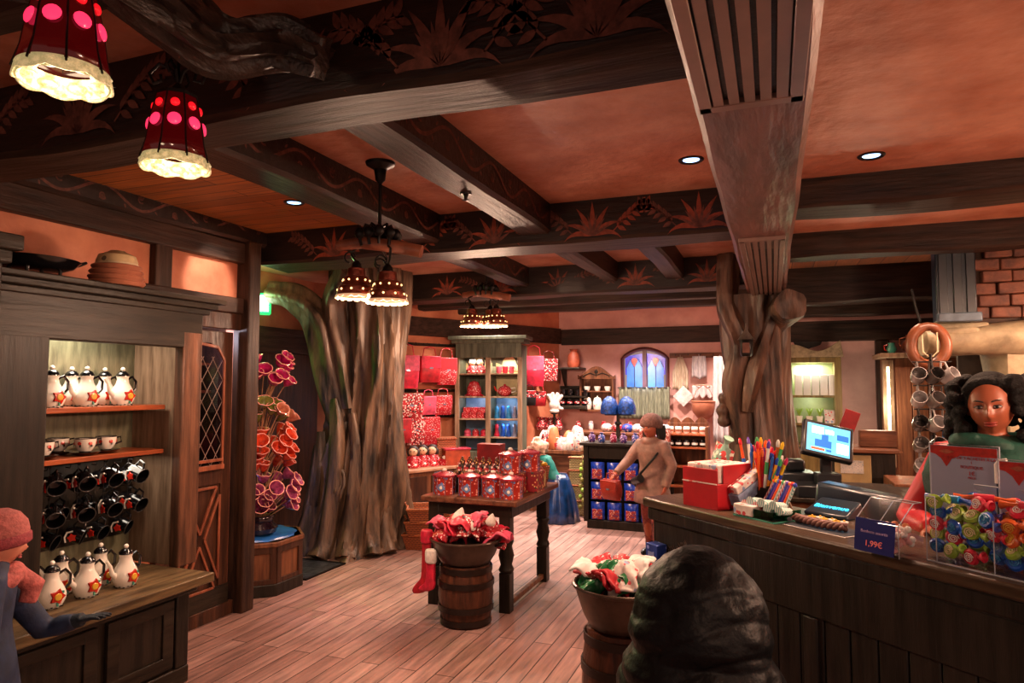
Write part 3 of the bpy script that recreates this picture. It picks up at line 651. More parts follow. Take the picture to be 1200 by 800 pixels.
# ================================================================== RED GLASS LANTERNS
RGL = mat('red_lantern_glass', '2A0406', 0.12, var=0.5, scale=14, emit=0.06, ecol='A00A10')
RBOSS = mat('red_lit_boss', 'FF2030', 0.2, emit=0.5, ecol='FF1420', var=0.05)
PBOSS = mat('pink_lit_boss', 'FF5080', 0.2, emit=0.65, ecol='FF2C58', var=0.05)
LCREAM = mat('lit_lace_glass', 'F5E8C0', 0.3, col2='8C7440', scale=45, emit=0.16, ecol='F0DC98', bump=0.5)
def red_lantern(loc, sc, rz, label):
    t = thing('red_lantern', label, 'lantern', loc, rz, 'red glass lanterns'); t.scale = (sc, sc, sc); N = 8
    H = 0.29; rt, rb = 0.072, 0.128
    m = MB(); m.lathe([(rt, 0), (rt + 0.022, -0.1), (rt + 0.036, -0.2), (rb - 0.006, -H + 0.03)], n=N, cap=False)
    part('glass_shade', m, RGL, t, ang=0.3, solid=0.004)
    m = MB()
    for k in range(N):
        a = 2 * PI * k / N; pr = [(rt, 0), (rt + 0.022, -0.1), (rt + 0.036, -0.2), (rb, -H + 0.02)]
        m.tube([(r * math.cos(a), r * math.sin(a), z) for r, z in pr], 0.0035, 6)
    m.lathe([(rt + 0.006, 0.0), (rt + 0.006, -0.012), (rt - 0.004, -0.012)], n=N, cap=False)
    m.lathe([(0.01, 0.05), (0.025, 0.035), (0.045, 0.015), (rt + 0.004, 0.0)], n=N)
    part('iron_frame', m, IRON, t, ang=0.3)
    for k in range(N):
        a = 2 * PI * (k + 0.5) / N; co = math.cos(PI / N)
        for z, rr, s, mm in ((-0.055, rt + 0.012, 0.017, RBOSS), (-0.125, rt + 0.029, 0.025, PBOSS)):
            b = MB(); b.T = Matrix.Rotation(a, 4, 'Z') @ Matrix.Translation((rr * co + 0.002, 0, z)) @ Matrix.Rotation(R(80), 4, 'Y'); b.lathe([(s, 0), (s * 0.95, 0.005), (s * 0.6, 0.010), (0, 0.012)], n=14); part('glass_boss', b, mm, t)
    # pressed lace-glass skirt, lit from within, scalloped rim
    m = MB()
    def f(u, v):
        a = 2 * PI * u; sc_ = 0.5 + 0.5 * abs(math.cos(a * N / 2)); z = -H + 0.035 - v * (0.02 + 0.022 * sc_); r = (rb - 0.01) + v * 0.008
        return (r * math.cos(a), r * math.sin(a), z)
    m.grid(f, 64, 3, wrap=True); part('lace_skirt', m, LCREAM, t, solid=0.006, ang=1.2)
    m = MB(); m.lathe([(rb - 0.04, -H + 0.05), (rb - 0.012, -H + 0.0)], n=24, cap=False)
    for k in range(N):
        a = 2 * PI * (k + 0.5) / N; m.ball(((rb - 0.028) * math.cos(a), (rb - 0.028) * math.sin(a), -H + 0.022), (0.03, 0.03, 0.014), n=10, k=6)
    part('inner_lens', m, LCREAM, t)
    m = MB()
    for s in (1, -1):
        m.tube([(s * 0.005, 0, 0.05), (s * 0.02, 0, 0.1), (s * 0.075, 0, 0.13), (s * 0.115, 0, 0.09), (s * 0.095, 0, 0.05), (s * 0.065, 0, 0.06), (s * 0.07, 0, 0.085)], 0.007, 8)
        m.tube([(0, s * 0.005, 0.05), (0, s * 0.02, 0.1), (0, s * 0.06, 0.12), (0, s * 0.085, 0.09), (0, s * 0.065, 0.065)], 0.006, 8)
    m.tube([(0, 0, 0.03), (0, 0, (2.995 - loc[2]) / sc)], 0.006, 8); part('iron_scroll', m, IRON, t)
    lamp('POINT', (0, 0, -H - 0.02), 1.6, (1.0, 0.72, 0.45), 0.06, parent=t)
    return t
def fwd(px, py, d): r = ray(px, py); return CAM + r * (d / (r.y * math.cos(YAW) - r.x * math.sin(YAW)))
L1 = fwd(74, 112, 1.65); L2 = fwd(205, 208, 2.2)
red_lantern((L1.x, L1.y, L1.z + .275), 0.84, 0.2, 'larger red glass lantern nearest the top left corner')
red_lantern((L2.x, L2.y, L2.z + .275), 0.84, 0.35, 'smaller-looking red glass lantern hanging in front of the plank ceiling')

# ================================================================== COPPER BELL CHANDELIERS
CDOT = mat('lit_pinhole', 'FFC080', 0.3, emit=2, ecol='FFC27A', var=0)
CLACE = mat('lit_scalloped_rim', 'F0C8A0', 0.4, emit=0.35, ecol='F0B888', var=0.2, scale=60)
CBELL = mat('hammered_copper', '8C4230', 0.3, 0.6, var=0.3, scale=30, bump=0.4)
def bell(t, c, sc=1.0, e=14, col=(1.0, 0.62, 0.42)):
    q = MB(); q.T = Matrix.Translation(c) @ Matrix.Scale(sc, 4)
    q.lathe([(0.03, 0.0), (0.045, -0.006), (0.05, -0.05), (0.066, -0.055), (0.078, -0.10), (0.092, -0.105), (0.105, -0.155)], n=24, cap=False)
    b = part('bell_shade', q, CBELL, t, solid=0.003)
    d = MB(); d.T = q.T
    for k in range(10):
        a = 2 * PI * k / 10; d.ball((0.073 * math.cos(a), 0.073 * math.sin(a), -0.072), 0.0055, n=8, k=5); a += .3; d.ball((0.098 * math.cos(a), 0.098 * math.sin(a), -0.124), 0.006, n=8, k=5)
    part('pinholes', d, CDOT, b)
    r = MB(); r.T = q.T
    r.grid(lambda u, v: ((0.105 + 0.004 * v) * math.cos(2 * PI * u), (0.105 + 0.004 * v) * math.sin(2 * PI * u), -0.152 - v * (0.008 + 0.010 * abs(math.sin(2 * PI * u * 8)))), 96, 3, wrap=True)
    part('scalloped_rim', r, CLACE, b, solid=0.004, ang=1.2)
    lamp('POINT', (c[0], c[1], c[2] - 0.19 * sc), e, col, 0.06, parent=t)
def chandelier(loc, top, label, rz, bells, e):
    t = thing('bell_chandelier', label, 'chandelier', loc, rz, 'copper bell chandeliers')
    m = MB(); m.lathe([(0.085, top), (0.08, top - 0.015), (0.035, top - 0.04), (0.028, top - 0.10), (0.01, top - 0.12)], n=20); part('ceiling_rose', m, IRON, t)
    m = MB(); m.tube([(0, 0, top - 0.1), (0, 0, 0.05)], 0.01, 8); part('rod', m, IRON, t)
    m = MB(); m.tube([(-0.24, 0.02, 0.03), (-0.1, 0, 0.045), (0.1, 0, 0.02), (0.24, -0.01, -0.01)], [0.028, 0.036, 0.038, 0.036], 14); part('log', m, mat('log_wood', '9A5A40', 0.4, col2='5A3024', scale=6), t)
    m = MB()
    for k in range(9):
        a = 2 * PI * k / 9; r = 0.09 + 0.02 * (k % 2)
        m.tube([(0.0, 0, 0.12), (r * 0.7 * math.cos(a), r * 0.7 * math.sin(a), 0.14), (r * math.cos(a), r * math.sin(a), 0.06), (r * 0.9 * math.cos(a), r * 0.9 * math.sin(a), 0.02)], 0.009, 6)
        m.ball((r * math.cos(a), r * math.sin(a), 0.09), (0.03, 0.02, 0.035), n=8, k=5)
    part('iron_leaves', m, IRON, t)
    for (x, y, z) in bells:
        m = MB(); m.tube([(x * 0.9, y * 0.5, 0.02), (x * 1.25, y, 0.0), (x * 1.2, y, z + 0.07), (x, y, z + 0.03)], 0.007, 6); m.lathe([(0.012, z + 0.04), (0.028, z + 0.02), (0.03, z)], c=(x, y, 0), n=12)
        m.tube(arcpts((x - 0.04, y, z + 0.06), 0.03, 0, 270, 10), 0.005, 6); part('iron_arm', m, IRON, t)
    for b in bells: bell(t, b, 1.05, e)
    return t
chandelier((-2.05, 3.28, 2.50), 0.50, 'nearer copper bell chandelier hanging between the painted joists', R(20), [(-0.14, 0.05, -0.09), (0.06, -0.06, -0.13), (0.0, 0.2, -0.1)], 20)
chandelier((-2.62, 6.15, 2.60), 0.40, 'farther copper bell chandelier in front of the plush cabinet', R(10), [(-0.14, -0.02, -0.11), (0.10, 0.0, -0.11), (0, 0.18, -0.1)], 34)
# more of the same chandeliers, added out of view to brighten ceiling and counter
c3 = chandelier((0.9, -0.6, 2.6), 0.40, 'added unseen copper bell chandelier, a fill light behind and right of the camera', 0, [(-0.14, -0.02, -0.11), (0.12, 0.0, -0.11), (0, 0.2, -0.1)], 14)
c4 = chandelier((2.3, 2.3, 2.55), 0.45, 'added unseen copper bell chandelier brightening ceiling and counter from the staff side', 0, [(-0.14, -0.02, -0.11), (0.12, 0.0, -0.11), (0, 0.2, -0.1)], 42)
c5 = chandelier((2.7, 5.4, 2.55), 0.45, 'added unseen copper bell chandelier brightening the ceiling near the brick chimney', 0, [(-0.14, -0.02, -0.11), (0.12, 0.0, -0.11), (0, 0.2, -0.1)], 36)
# ceiling sprinkler head
t = thing('sprinkler_head', 'small dark sprinkler head under the painted joist', 'sprinkler', (-1.55, 3.35, 2.79))
m = MB(); m.lathe([(0.02, 0.0), (0.012, -0.012), (0.008, -0.03), (0.022, -0.034), (0.0, -0.04)], n=12); part('deflector', m, IRON, t)
m = MB(); m.lathe([(0.032, 0.004), (0.03, -0.005)], n=16); part('cover_plate', m, IRON, t)

# ================================================================== EXIT LIGHT in the alcove
EX = at(300, 355, 0, -5.13)
t = thing('emergency_sign', 'glowing white and green emergency light high on the alcove wall', 'emergency light', EX, R(-45)); t.scale = (1.4, 1.4, 1.4)
m = MB(); m.box(-0.10, 0.0, -0.11, 0.11, -0.08, 0.08); part('housing', m, mat('sign_green', '1E9C58', 0.3, emit=1.0, ecol='20C060'), t, bevel=0.006)
m = MB(); m.box(0.0, 0.008, -0.09, 0.09, -0.06, 0.06); part('light_panel', m, mat('sign_white', 'FFFFFF', 0.3, emit=5, ecol='E0FFF0', var=0), t)
lamp('POINT', (0.1, 0, 0.02), 4, (0.45, 1.0, 0.35), 0.06, parent=t)
lamp('SPOT', (0.15, -0.2, -0.1), 36, (0.35, 1.0, 0.15), 0.05, parent=t, spot=100, rot=(R(62), 0, R(-62)))

# ================================================================== OCTAGONAL PLANTER with glass flowers
t = thing('planter_box', 'low octagonal panelled wood planter beside the door post', 'planter', (-4.28, 4.86, 0)); PR = 0.42
def octo(m, r, z0, z1, mi=0):
    m.lathe([(r, z0), (r, z1)], n=8, mi=mi, M=Matrix.Rotation(PI / 8, 3, 'Z'))
m = MB(); octo(m, PR, 0.0, 0.44); part('box_body', m, MIDW, t, bevel=0.004)
m = MB(); octo(m, PR + 0.02, 0, 0.10); part('plinth', m, DARKW, t, bevel=0.008)
m = MB(); octo(m, PR + 0.025, 0.40, 0.44); part('rim', m, MIDW, t, bevel=0.008)
for k in range(8):
    a = 2 * PI * k / 8; m = MB(); m.T = Matrix.Rotation(a, 4, 'Z') @ Matrix.Translation((PR * math.cos(PI / 8), 0, 0.25)); w = PR * math.sin(PI / 8)
    m.box(0, 0.012, -w, -w + 0.05, -0.15, 0.15); m.box(0, 0.012, w - 0.05, w, -0.15, 0.15); m.box(0, 0.012, -w, w, 0.10, 0.15); m.box(0, 0.012, -w, w, -0.15, -0.11); part('frame_panel', m, DOORW, t, bevel=0.003)
o = MB(); o.lathe([(0.36, 0), (0.35, 0.012), (0.3, 0.02), (0.0, 0.022)], n=24, wob=lambda a, z: 1 + 0.04 * math.sin(9 * a)); q = part('blue_cloth', o, mat('blue_satin', '2A6CC0', 0.3, var=0.3, bump=0.3), None, loc=(-4.28, 4.86, 0.44)); tag(q, 'shiny blue cloth spread on top of the octagonal planter', 'cloth')
VX = Vector((-4.2, 4.82, 0))
def gvase(loc, r, h, matl, label):
    t = thing('flower_vase', label, 'vase', loc, group='vases on the planter')
    m = MB(); m.lathe([(r * .35, 0), (r * .9, h * .12), (r, h * .35), (r * .7, h * .7), (r * .85, h)], n=18, cap=False); m.lathe([(r * .35, 0), (0, 0.001)], n=18, cap=False); part('vase_body', m, matl, t, solid=0.006)
    m = MB(); m.tube([(r * .85 * math.cos(2 * PI * i / 18), r * .85 * math.sin(2 * PI * i / 18), h) for i in range(18)], 0.006, 6, close=True); part('rim', m, matl, t)
DGL = mat('dark_glass', '241820', 0.1, var=0.3, coat=0.5); BLG = mat('blue_glitter', '3A62C8', 0.25, 0.4, var=0.7, scale=60, bump=0.5)
gvase((-4.16, 4.8, 0.465), 0.15, 0.16, DGL, 'dark round glass vase on the planter holding the tall flowers')
m = MB(); m.lathe([(0.05, 0), (0.09, 0.3), (0.06, 0.6), (0.1, 0.9), (0.06, 1.2), (0.09, 1.4), (0.02, 1.5)], n=14, wob=lambda a, z: 1 + .25 * noise.noise(Vector((math.cos(a) * 4, math.sin(a) * 4, z * 12)))); q = part('glitter_column', m, BLG, None, loc=(-4.33, 4.80, 0.462)); tag(q, 'tall blue glittery column behind the glass flowers', 'decoration')  # glittery column shape standing in for blue LED-lit tinsel
FM = {'magenta': mat('flower_magenta', 'C8206E', 0.25, col2='801040', scale=20, coat=.5), 'green': mat('flower_olive', '7A7A30', 0.25, col2='4C5020', scale=20, coat=.5), 'orange': mat('flower_orange', 'D84A28', 0.25, col2='A02818', scale=20, coat=.5), 'rose': mat('flower_rose', 'AC4C78', 0.25, col2='682448', scale=20, coat=.5), 'peach': mat('flower_peach', 'C07A5C', 0.25, col2='8C4A38', scale=20, coat=.5)}
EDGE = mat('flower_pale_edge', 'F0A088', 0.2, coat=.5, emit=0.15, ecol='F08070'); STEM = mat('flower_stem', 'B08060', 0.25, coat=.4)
flower_tiers = [('magenta', 1.72, 1.96, 18, 0.03, 0.30, 'top'), ('green', 1.42, 1.58, 8, 0.04, 0.20, 'second'), ('peach', 1.42, 1.52, 3, 0.22, 0.30, 'second'), ('orange', 1.0, 1.34, 22, 0.03, 0.28, 'middle'), ('rose', 0.66, 0.94, 24, 0.03, 0.30, 'lowest')]
fi = 0
for kind, z0, z1, n, r0, r1, tier in flower_tiers:
    for k in range(n):
        fr = (k + 0.5) / n; a = R(-120 + 215 * ((k * 0.618 + .11 * fi) % 1.0)); rad = r0 + (r1 - r0) * math.sqrt(((k * 0.37 + .2) % 1.0)); zz = z0 + (z1 - z0) * ((k * 0.73 + .35) % 1.0)
        hd = Vector((rad * math.cos(a) * 1.0, rad * math.sin(a) * 0.8, zz)); base = Vector((0.02 * math.cos(a), 0.02 * math.sin(a), max(0.49, zz - 0.48)))
        side = ('left', 'right')[hd.x * 0.93 + hd.y * 0.36 > 0]; dep = ('rear', 'front')[hd.x * .36 - hd.y * .93 > 0]
        t = thing('glass_flower', '%s trumpet glass flower, %s tier of the planter bouquet, %s %s' % (kind, tier, dep, side), 'flower', VX + base, group='%s glass flowers' % kind); hd2 = hd - base
        m = MB(); m.tube([(0, 0, 0), (hd2.x * .25, hd2.y * .25, hd2.z * .5), (hd2.x * .9, hd2.y * .9, hd2.z * .95), hd2], 0.0045, 6); part('stem', m, STEM, t)
        d = (hd2 - Vector((hd2.x * .1, hd2.y * .1, hd2.z * 0.62))).normalized(); Q = d.to_track_quat('Z', 'Y').to_matrix(); s = 1.15 + 0.35 * random.random()
        m = MB(); m.lathe([(0.006 * s, -0.01), (0.022 * s, 0.015), (0.034 * s, 0.04), (0.041 * s, 0.065), (0.047 * s, 0.082)], c=hd2, n=14, M=Q, cap=False); part('bloom', m, FM[kind], t, solid=0.003)
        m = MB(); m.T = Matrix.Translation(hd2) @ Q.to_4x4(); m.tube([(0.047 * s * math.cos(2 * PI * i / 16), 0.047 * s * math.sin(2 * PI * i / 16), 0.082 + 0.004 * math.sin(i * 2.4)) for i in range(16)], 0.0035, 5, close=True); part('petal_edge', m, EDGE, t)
    fi += 1
lamp('SPOT', (-3.7, 4.9, 2.85), 60, (1.0, 0.75, 0.7), 0.04, rot=(0, R(-12), 0), spot=40)
lamp('POINT', (-4.45, 4.62, 0.9), 4, (0.25, 0.4, 1.0), 0.05)

# ================================================================== LEFT DISPLAY CABINET
CZ = 0.62
t = thing('display_cabinet', 'dark wooden wall cabinet with lit shelves of painted crockery beside the leaded door', 'cabinet', (-3.55, 2.3, 0))
def L(m): m.T = Matrix.Translation((3.55, -2.3, 0)); return m
m = L(MB()); m.box(-3.94, -3.30, 2.06, 3.17, 0.08, CZ - 0.06); part('base_carcass', m, DARKW, t)
m = L(MB()); m.box(-3.94, -3.27, 2.06, 3.20, 0.0, 0.10); part('plinth', m, DARKWX, t, bevel=0.01)
m = L(MB()); m.box(-3.94, -3.17, 2.06, 3.28, CZ - 0.055, CZ); part('display_top', m, wood('cabinet_top_wood', '6E5A3E', '3C3022', 1, 0.33, 0.3), t, bevel=0.008)
m = L(MB()); m.box(-3.94, -3.24, 2.06, 3.22, CZ - 0.10, CZ - 0.055); part('cornice', m, DARKWX, t, bevel=0.01)
for (a, b) in ((2.10, 2.60), (2.66, 3.08)):
    m = L(MB()); m.box(-3.30, -3.285, a, b, 0.12, 0.5); part('door', m, DARKW, t, bevel=0.004)
    m = L(MB()); x = -3.285
    for (p, q, r, s) in ((a, a + 0.07, .12, .5), (b - 0.07, b, .12, .5), (a, b, .12, .19), (a, b, .44, .5)): m.box(x, x + 0.014, p, q, r, s)
    part('door_frame', m, DARKWX, t, bevel=0.004)
m = L(MB()); m.box(-3.32, -3.27, 3.10, 3.19, 0.1, CZ - 0.1); part('corner_post', m, DARKW, t, bevel=0.008)
# upper case
m = L(MB()); m.box(-3.94, -3.91, 2.2, 3.38, CZ, 2.2); part('back_panel', m, mat('lining_green_grey', '76745A', 0.45, col2='52503C', scale=5, stretch=(6, 6, 1), bump=0.2), t)
m = L(MB()); m.box(-3.94, -3.50, 3.30, 3.38, CZ, 2.25); part('side_panel', m, PALEW, t, bevel=0.004)
m = L(MB()); m.box(-3.94, -3.50, 2.12, 2.2, CZ, 2.25); part('side_panel', m, DARKW, t, bevel=0.004)
m = L(MB()); m.box(-3.53, -3.46, 3.27, 3.42, CZ, 2.08); part('door_stile', m, wood('cabinet_stile_wood', '6A4634', '3C281E', 2, 0.35, 0.3), t, bevel=0.008)
m = L(MB()); m.box(-3.53, -3.46, 2.14, 2.42, CZ, 2.08); part('door_stile', m, DARKW, t, bevel=0.008)
m = L(MB()); m.box(-3.54, -3.46, 2.1, 3.42, 1.98, 2.24); part('frieze', m, DARKWX, t, bevel=0.008)
m = L(MB()); m.box(-3.94, -3.44, 2.05, 3.46, 2.20, 2.235); m.box(-3.94, -3.40, 2.02, 3.49, 2.235, 2.27); m.box(-3.94, -3.36, 2.0, 3.52, 2.27, 2.30); part('crown', m, DARKWX, t, bevel=0.006)
for z in (1.62, 1.345):
    m = L(MB()); m.box(-3.91, -3.60, 2.2, 3.27, z - 0.028, z); part('shelf', m, REDW, t, bevel=0.004)
m = L(MB()); m.box(-3.91, -3.90, 2.2, 3.3, 0.8, 1.28); part('hook_board', m, DARKW, t)
lamp('AREA', (-0.18, 0.45, 2.17), 5.5, (1.0, 0.86, 0.70), 0.3, parent=t); lamp('AREA', (-0.12, 0.75, 1.30), 0.7, (1.0, 0.86, 0.70), 0.2, parent=t)
t = thing('tall_cabinet', 'taller dark cabinet end at the left edge of the picture, bowls on top', 'cabinet', (-3.5, 1.6, 0))
m = MB(); m.box(-0.44, 0.22, -0.9, 0.42, 0, 2.42); part('cabinet_body', m, DARKW, t, bevel=0.01)
m = MB(); m.box(-0.44, 0.27, -0.5, 0.47, 2.30, 2.36); m.box(-0.44, 0.30, -0.5, 0.50, 2.36, 2.43); part('crown', m, DARKWX, t, bevel=0.008)
m = MB(); m.box(0.2, 0.25, 0.30, 0.44, 0, 2.3); part('stile', m, DARKW, t, bevel=0.008)
# crockery on top
def platestack(loc, label, rs):
    t = thing('plate_stack', label, 'plates', loc)
    z = 0
    for k, r in enumerate(rs):
        m = MB(); m.lathe([(r * .6, z), (r * .9, z + .006), (r, z + .024), (r * .98, z + .032), (r * .5, z + .016), (0, z + .014)], n=28); part('plate', m, TERRA, t); z += 0.03
    return z
pz = at(136, 340, 0, -3.50)
zz = platestack((-3.50, pz.y, 2.302), 'stack of terracotta plates on top of the crockery cabinet', [.15, .145, .14, .13])
t = thing('bowl', 'cream bowl with dark spots upside down on the terracotta plates', 'bowl', (-3.50, pz.y, 2.30 + zz + 0.008))
m = MB(); m.lathe([(0.105, 0), (0.108, 0.02), (0.095, 0.055), (0.05, 0.075), (0.04, 0.083), (0, 0.083)], n=24); part('bowl_body', m, spots('bowl_cream', 'C8AC80', '5C5040', 14, 0.25), t)
m = MB(); m.tube([(0.107 * math.cos(2 * PI * i / 24), 0.107 * math.sin(2 * PI * i / 24), 0.004) for i in range(24)], 0.005, 6, close=True); part('rim', m, mat('rim_cream', 'D8C09A', .3), t)
pz = at(48, 322, 0, -3.50)
t = thing('roasting_pan', 'black oval footed pan on top of the crockery cabinet', 'pan', (-3.52, pz.y - 0.02, 2.301))
m = MB(); m.lathe([(0.11, 0.035), (0.15, 0.05), (0.175, 0.085), (0.18, 0.088), (0.145, 0.056), (0, 0.05)], n=28, sy=1.2); part('pan_body', m, BLACKC, t)
for k in range(4):
    a = PI / 4 + k * PI / 2; m = MB(); m.lathe([(0.012, 0), (0.008, 0.02), (0.012, 0.042)], c=(0.1 * math.cos(a), 0.12 * math.sin(a), 0), n=8); part('foot', m, IRON, t)
m = MB(); m.tube([(0, 0.2, 0.08), (0, 0.25, 0.1), (0.0, 0.28, 0.115)], [0.012, 0.01, 0.008], 8); part('handle', m, IRON, t)
t = thing('bowl', 'pale upturned bowl on plates at the left picture edge, on the tall cabinet', 'bowl', (-3.40, 1.88, 2.432))
m = MB(); m.lathe([(0.13, 0), (0.14, 0.02), (0.10, 0.05), (0, 0.055)], n=26); part('saucer', m, TERRA, t)
m = MB(); m.lathe([(0.12, 0.055), (0.12, 0.07), (0.10, 0.11), (0.05, 0.125), (0, 0.125)], n=26); part('bowl_body', m, CREAMM, t)

# ---- coffee pots
def pot_proto(loc, label, g):
    t = thing('coffee_pot', label, 'coffee pot', loc, R(90), g)
    m = MB(); m.lathe([(0.045, 0), (0.052, 0.008), (0.066, 0.04), (0.068, 0.065), (0.055, 0.10), (0.036, 0.135), (0.031, 0.16), (0.036, 0.18)], n=24); part('pot_body', m, WHITEC, t)
    m = MB(); m.tube([(-0.055, 0, 0.06), (-0.085, 0, 0.09), (-0.095, 0, 0.13), (-0.12, 0, 0.165)], [.016, .013, .009, .008], 10); part('spout', m, WHITEC, t)
    m = MB(); m.tube([(0.033, 0, 0.16), (0.065, 0, 0.175), (0.092, 0, 0.145), (0.09, 0, 0.10), (0.064, 0, 0.075)], 0.0075, 8); part('handle', m, BLACKC, t)
    m = MB(); m.lathe([(0.037, 0.178), (0.036, 0.19), (0.022, 0.205), (0.010, 0.210)], n=20); l = part('lid', m, BLACKC, t)
    m = MB(); m.ball((0, 0, 0.22), 0.013, n=12); part('knob', m, WHITEC, l)
    m = MB()
    for k in range(16):
        a = 2 * PI * k / 16; m.T = Matrix.Rotation(a, 4, 'Z') @ Matrix.Translation((0.0545, 0, 0.006)); m.box(-0.004, 0.002, -0.005, 0.005, -0.005 + .005 * (k % 2), .005 * (k % 2)); m.T = Matrix.Identity(4)
    part('checker_rim', m, BLACKC, t)
    for s in (1, -1):
        m = MB(); m.T = Matrix.Translation((0, s * 0.063, 0.06)) @ Matrix.Rotation(R(-90 * s), 4, 'X')
        m.lathe([(0.034, -.006), (0.031, 0.006), (0, 0.009)], n=10, mi=0, wob=lambda a, z: 1 + .2 * math.cos(5 * a)); m.lathe([(0.019, 0.007), (0.016, 0.011), (0, 0.012)], n=8, mi=1); m.bx((0.02, 0.02, -.003), (0.02, 0.012, 0.01), 2)
        m.bx((0.0, -0.032 * 1, 0.0), (0.008, 0.03, 0.008), 2); m.bx((-0.02, -0.02, 0), (0.016, 0.012, 0.006), 2)
        part('painted_flower', m, [REDC, YELC, TEALC], t)
    return t
pp = None
def pots(lst, lab, g, zoff=0):
    global pp
    for i, p in enumerate(lst):
        lb = lab % pos(i, len(lst))
        if pp is None: pp = pot_proto(p, lb, g)
        else: dup(pp, p, R(90) + (i * 0.37 % 0.3 - 0.15), lb, g)
def onx(px, x, z): q = at(px, 470, 0, x); return (x, q.y, z)
pots([onx(60, -3.68, 1.62), onx(101, -3.68, 1.62), onx(143, -3.68, 1.62)], 'white painted coffee pot on the cabinet top shelf, front row, %s', 'coffee pots on the top shelf')
pots([onx(83, -3.84, 1.62), onx(122, -3.84, 1.62)], 'white painted coffee pot on the cabinet top shelf, back row, %s', 'coffee pots on the top shelf')
def onz(px, py, z=CZ): q = at(px, py, 2, z); return (q.x, q.y, z)
low = [onz(64, 712), onz(106, 699), onz(151, 687)]
pots([(x - 0.03, y, z) for x, y, z in low], 'white painted coffee pot on the low display top, front row, %s', 'coffee pots on the low display top')
pots([(low[0][0] - 0.19, low[0][1] - 0.02, CZ), (low[1][0] - 0.19, low[1][1] - 0.03, CZ), (low[2][0] - 0.19, low[2][1] - 0.03, CZ), (low[0][0] - 0.03, low[0][1] - 0.28, CZ)], 'white painted coffee pot on the low display top, back row, %s', 'coffee pots on the low display top')
# ---- cups on black saucers
cp = None
def cup(loc, label):
    global cp
    if cp: return dup(cp, loc, R(80), label)
    t = thing('teacup', label, 'cup', loc, R(90), 'cups on the middle shelf'); cp = t
    m = MB(); m.lathe([(0.03, 0.024), (0.04, 0.035), (0.052, 0.06), (0.056, 0.095), (0.053, 0.095), (0.048, 0.06), (0.0, 0.04)], n=24); part('cup_body', m, WHITEC, t)
    m = MB(); m.tube([(0.054 * math.cos(2 * PI * i / 24), 0.054 * math.sin(2 * PI * i / 24), 0.096) for i in range(24)], 0.003, 6, close=True); part('rim', m, BLACKC, t)
    m = MB(); m.lathe([(0.035, 0), (0.06, 0.008), (0.078, 0.02), (0.075, 0.022), (0.03, 0.014), (0, 0.014)], n=24); part('saucer', m, BLACKC, t)
    m = MB(); m.lathe([(0.028, 0.013), (0.031, 0.03)], n=20); part('foot_ring', m, BLACKC, t)
    m = MB(); m.tube([(0.053, 0, 0.085), (0.085, 0, 0.09), (0.09, 0, 0.06), (0.05, 0, 0.048)], 0.005, 8); part('handle', m, BLACKC, t)
    for a in (60, 0, -60, 120, 180, 240):
        m = MB(); m.T = Matrix.Rotation(R(a - 90), 4, 'Z') @ Matrix.Translation((0.0525, 0, 0.07)) @ Matrix.Rotation(R(82), 4, 'Y'); m.lathe([(0.011, 0), (0.010, 0.003), (0, 0.004)], n=9, mi=0); m.bx((0.014, 0.006, 0.001), (0.014, 0.008, 0.004), 1); part('painted_heart', m, [REDC, BLACKC], t)
    return t
for i, (px, x) in enumerate(((52, -3.68), (70, -3.84), (102, -3.68), (126, -3.70))):
    cup(onx(px, x, 1.345), 'white cup on black saucer on the middle shelf, %s' % pos(i, 4))
# ---- black mugs hanging in rows
mp_ = None
def mug(loc, label, g='black mugs hanging in the cabinet', rz=0):
    global mp_
    if mp_: return dup(mp_, loc, rz, label)
    t = thing('hanging_mug', label, 'mug', loc, rz, g); mp_ = t
    m = MB(); m.T = Matrix.Rotation(R(112), 4, 'Y'); m.lathe([(0, 0), (0.034, 0), (0.043, 0.02), (0.048, 0.06), (0.045, 0.095), (0.042, 0.095), (0.044, 0.06), (0.038, 0.02), (0, 0.01)], n=22); part('mug_body', m, BLACKC, t)
    m = MB(); m.T = Matrix.Rotation(R(112), 4, 'Y'); m.tube([(0.0455 * math.cos(2 * PI * i / 22), 0.0455 * math.sin(2 * PI * i / 22), 0.095) for i in range(22)], 0.003, 6, close=True); part('rim', m, mat('rim_dark', '4A4644', 0.2, 0.3), t)
    m = MB(); m.T = Matrix.Rotation(R(112), 4, 'Y'); m.tube([(-0.045, 0, 0.08), (-0.075, 0, 0.075), (-0.08, 0, 0.04), (-0.043, 0, 0.022)], 0.006, 8); part('handle', m, BLACKC, t)
    m = MB(); m.tube([(0, -0.02, 0.07), (0.03, -0.02, 0.068), (0.035, -0.02, 0.09)], 0.003, 6); part('hook', m, IRON, t)
    m = MB(); m.T = Matrix.Rotation(R(112), 4, 'Y') @ Matrix.Translation((0.012, -0.047, 0.05)) @ Matrix.Rotation(R(90), 4, 'X'); m.lathe([(0.022, -0.002), (0.02, 0.003), (0, 0.004)], n=10, wob=lambda a, z: 1 + .2 * math.cos(5 * a)); m.tube([(-0.035, -0.01, 0), (-0.02, -0.034, 0), (0.01, -0.036, -0.002), (0.035, -0.02, -0.002)], 0.005, 5, mi=1); part('painted_flower', m, [REDC, WHITEC], t)
    return t
rows = ['top', 'second', 'third']
for r_ in range(3):
    for i in range(6):
        mug((-3.84, 2.36 + i * 0.155 + 0.05 * (r_ % 2), 1.20 - r_ * 0.15), 'black painted mug hanging in the %s row of the cabinet, %s' % (rows[r_], pos(i, 6)), rz=R(25 + 14 * ((i + r_) % 3 - 1)))
for r_ in range(2):
    for i in range(5):
        mug((-3.66, 2.45 + i * 0.16, 1.23 - r_ * 0.17), 'black painted mug hanging on the front rail of the cabinet, %s row, %s' % (rows[r_], pos(i, 5)), rz=R(-35 + 10 * i))
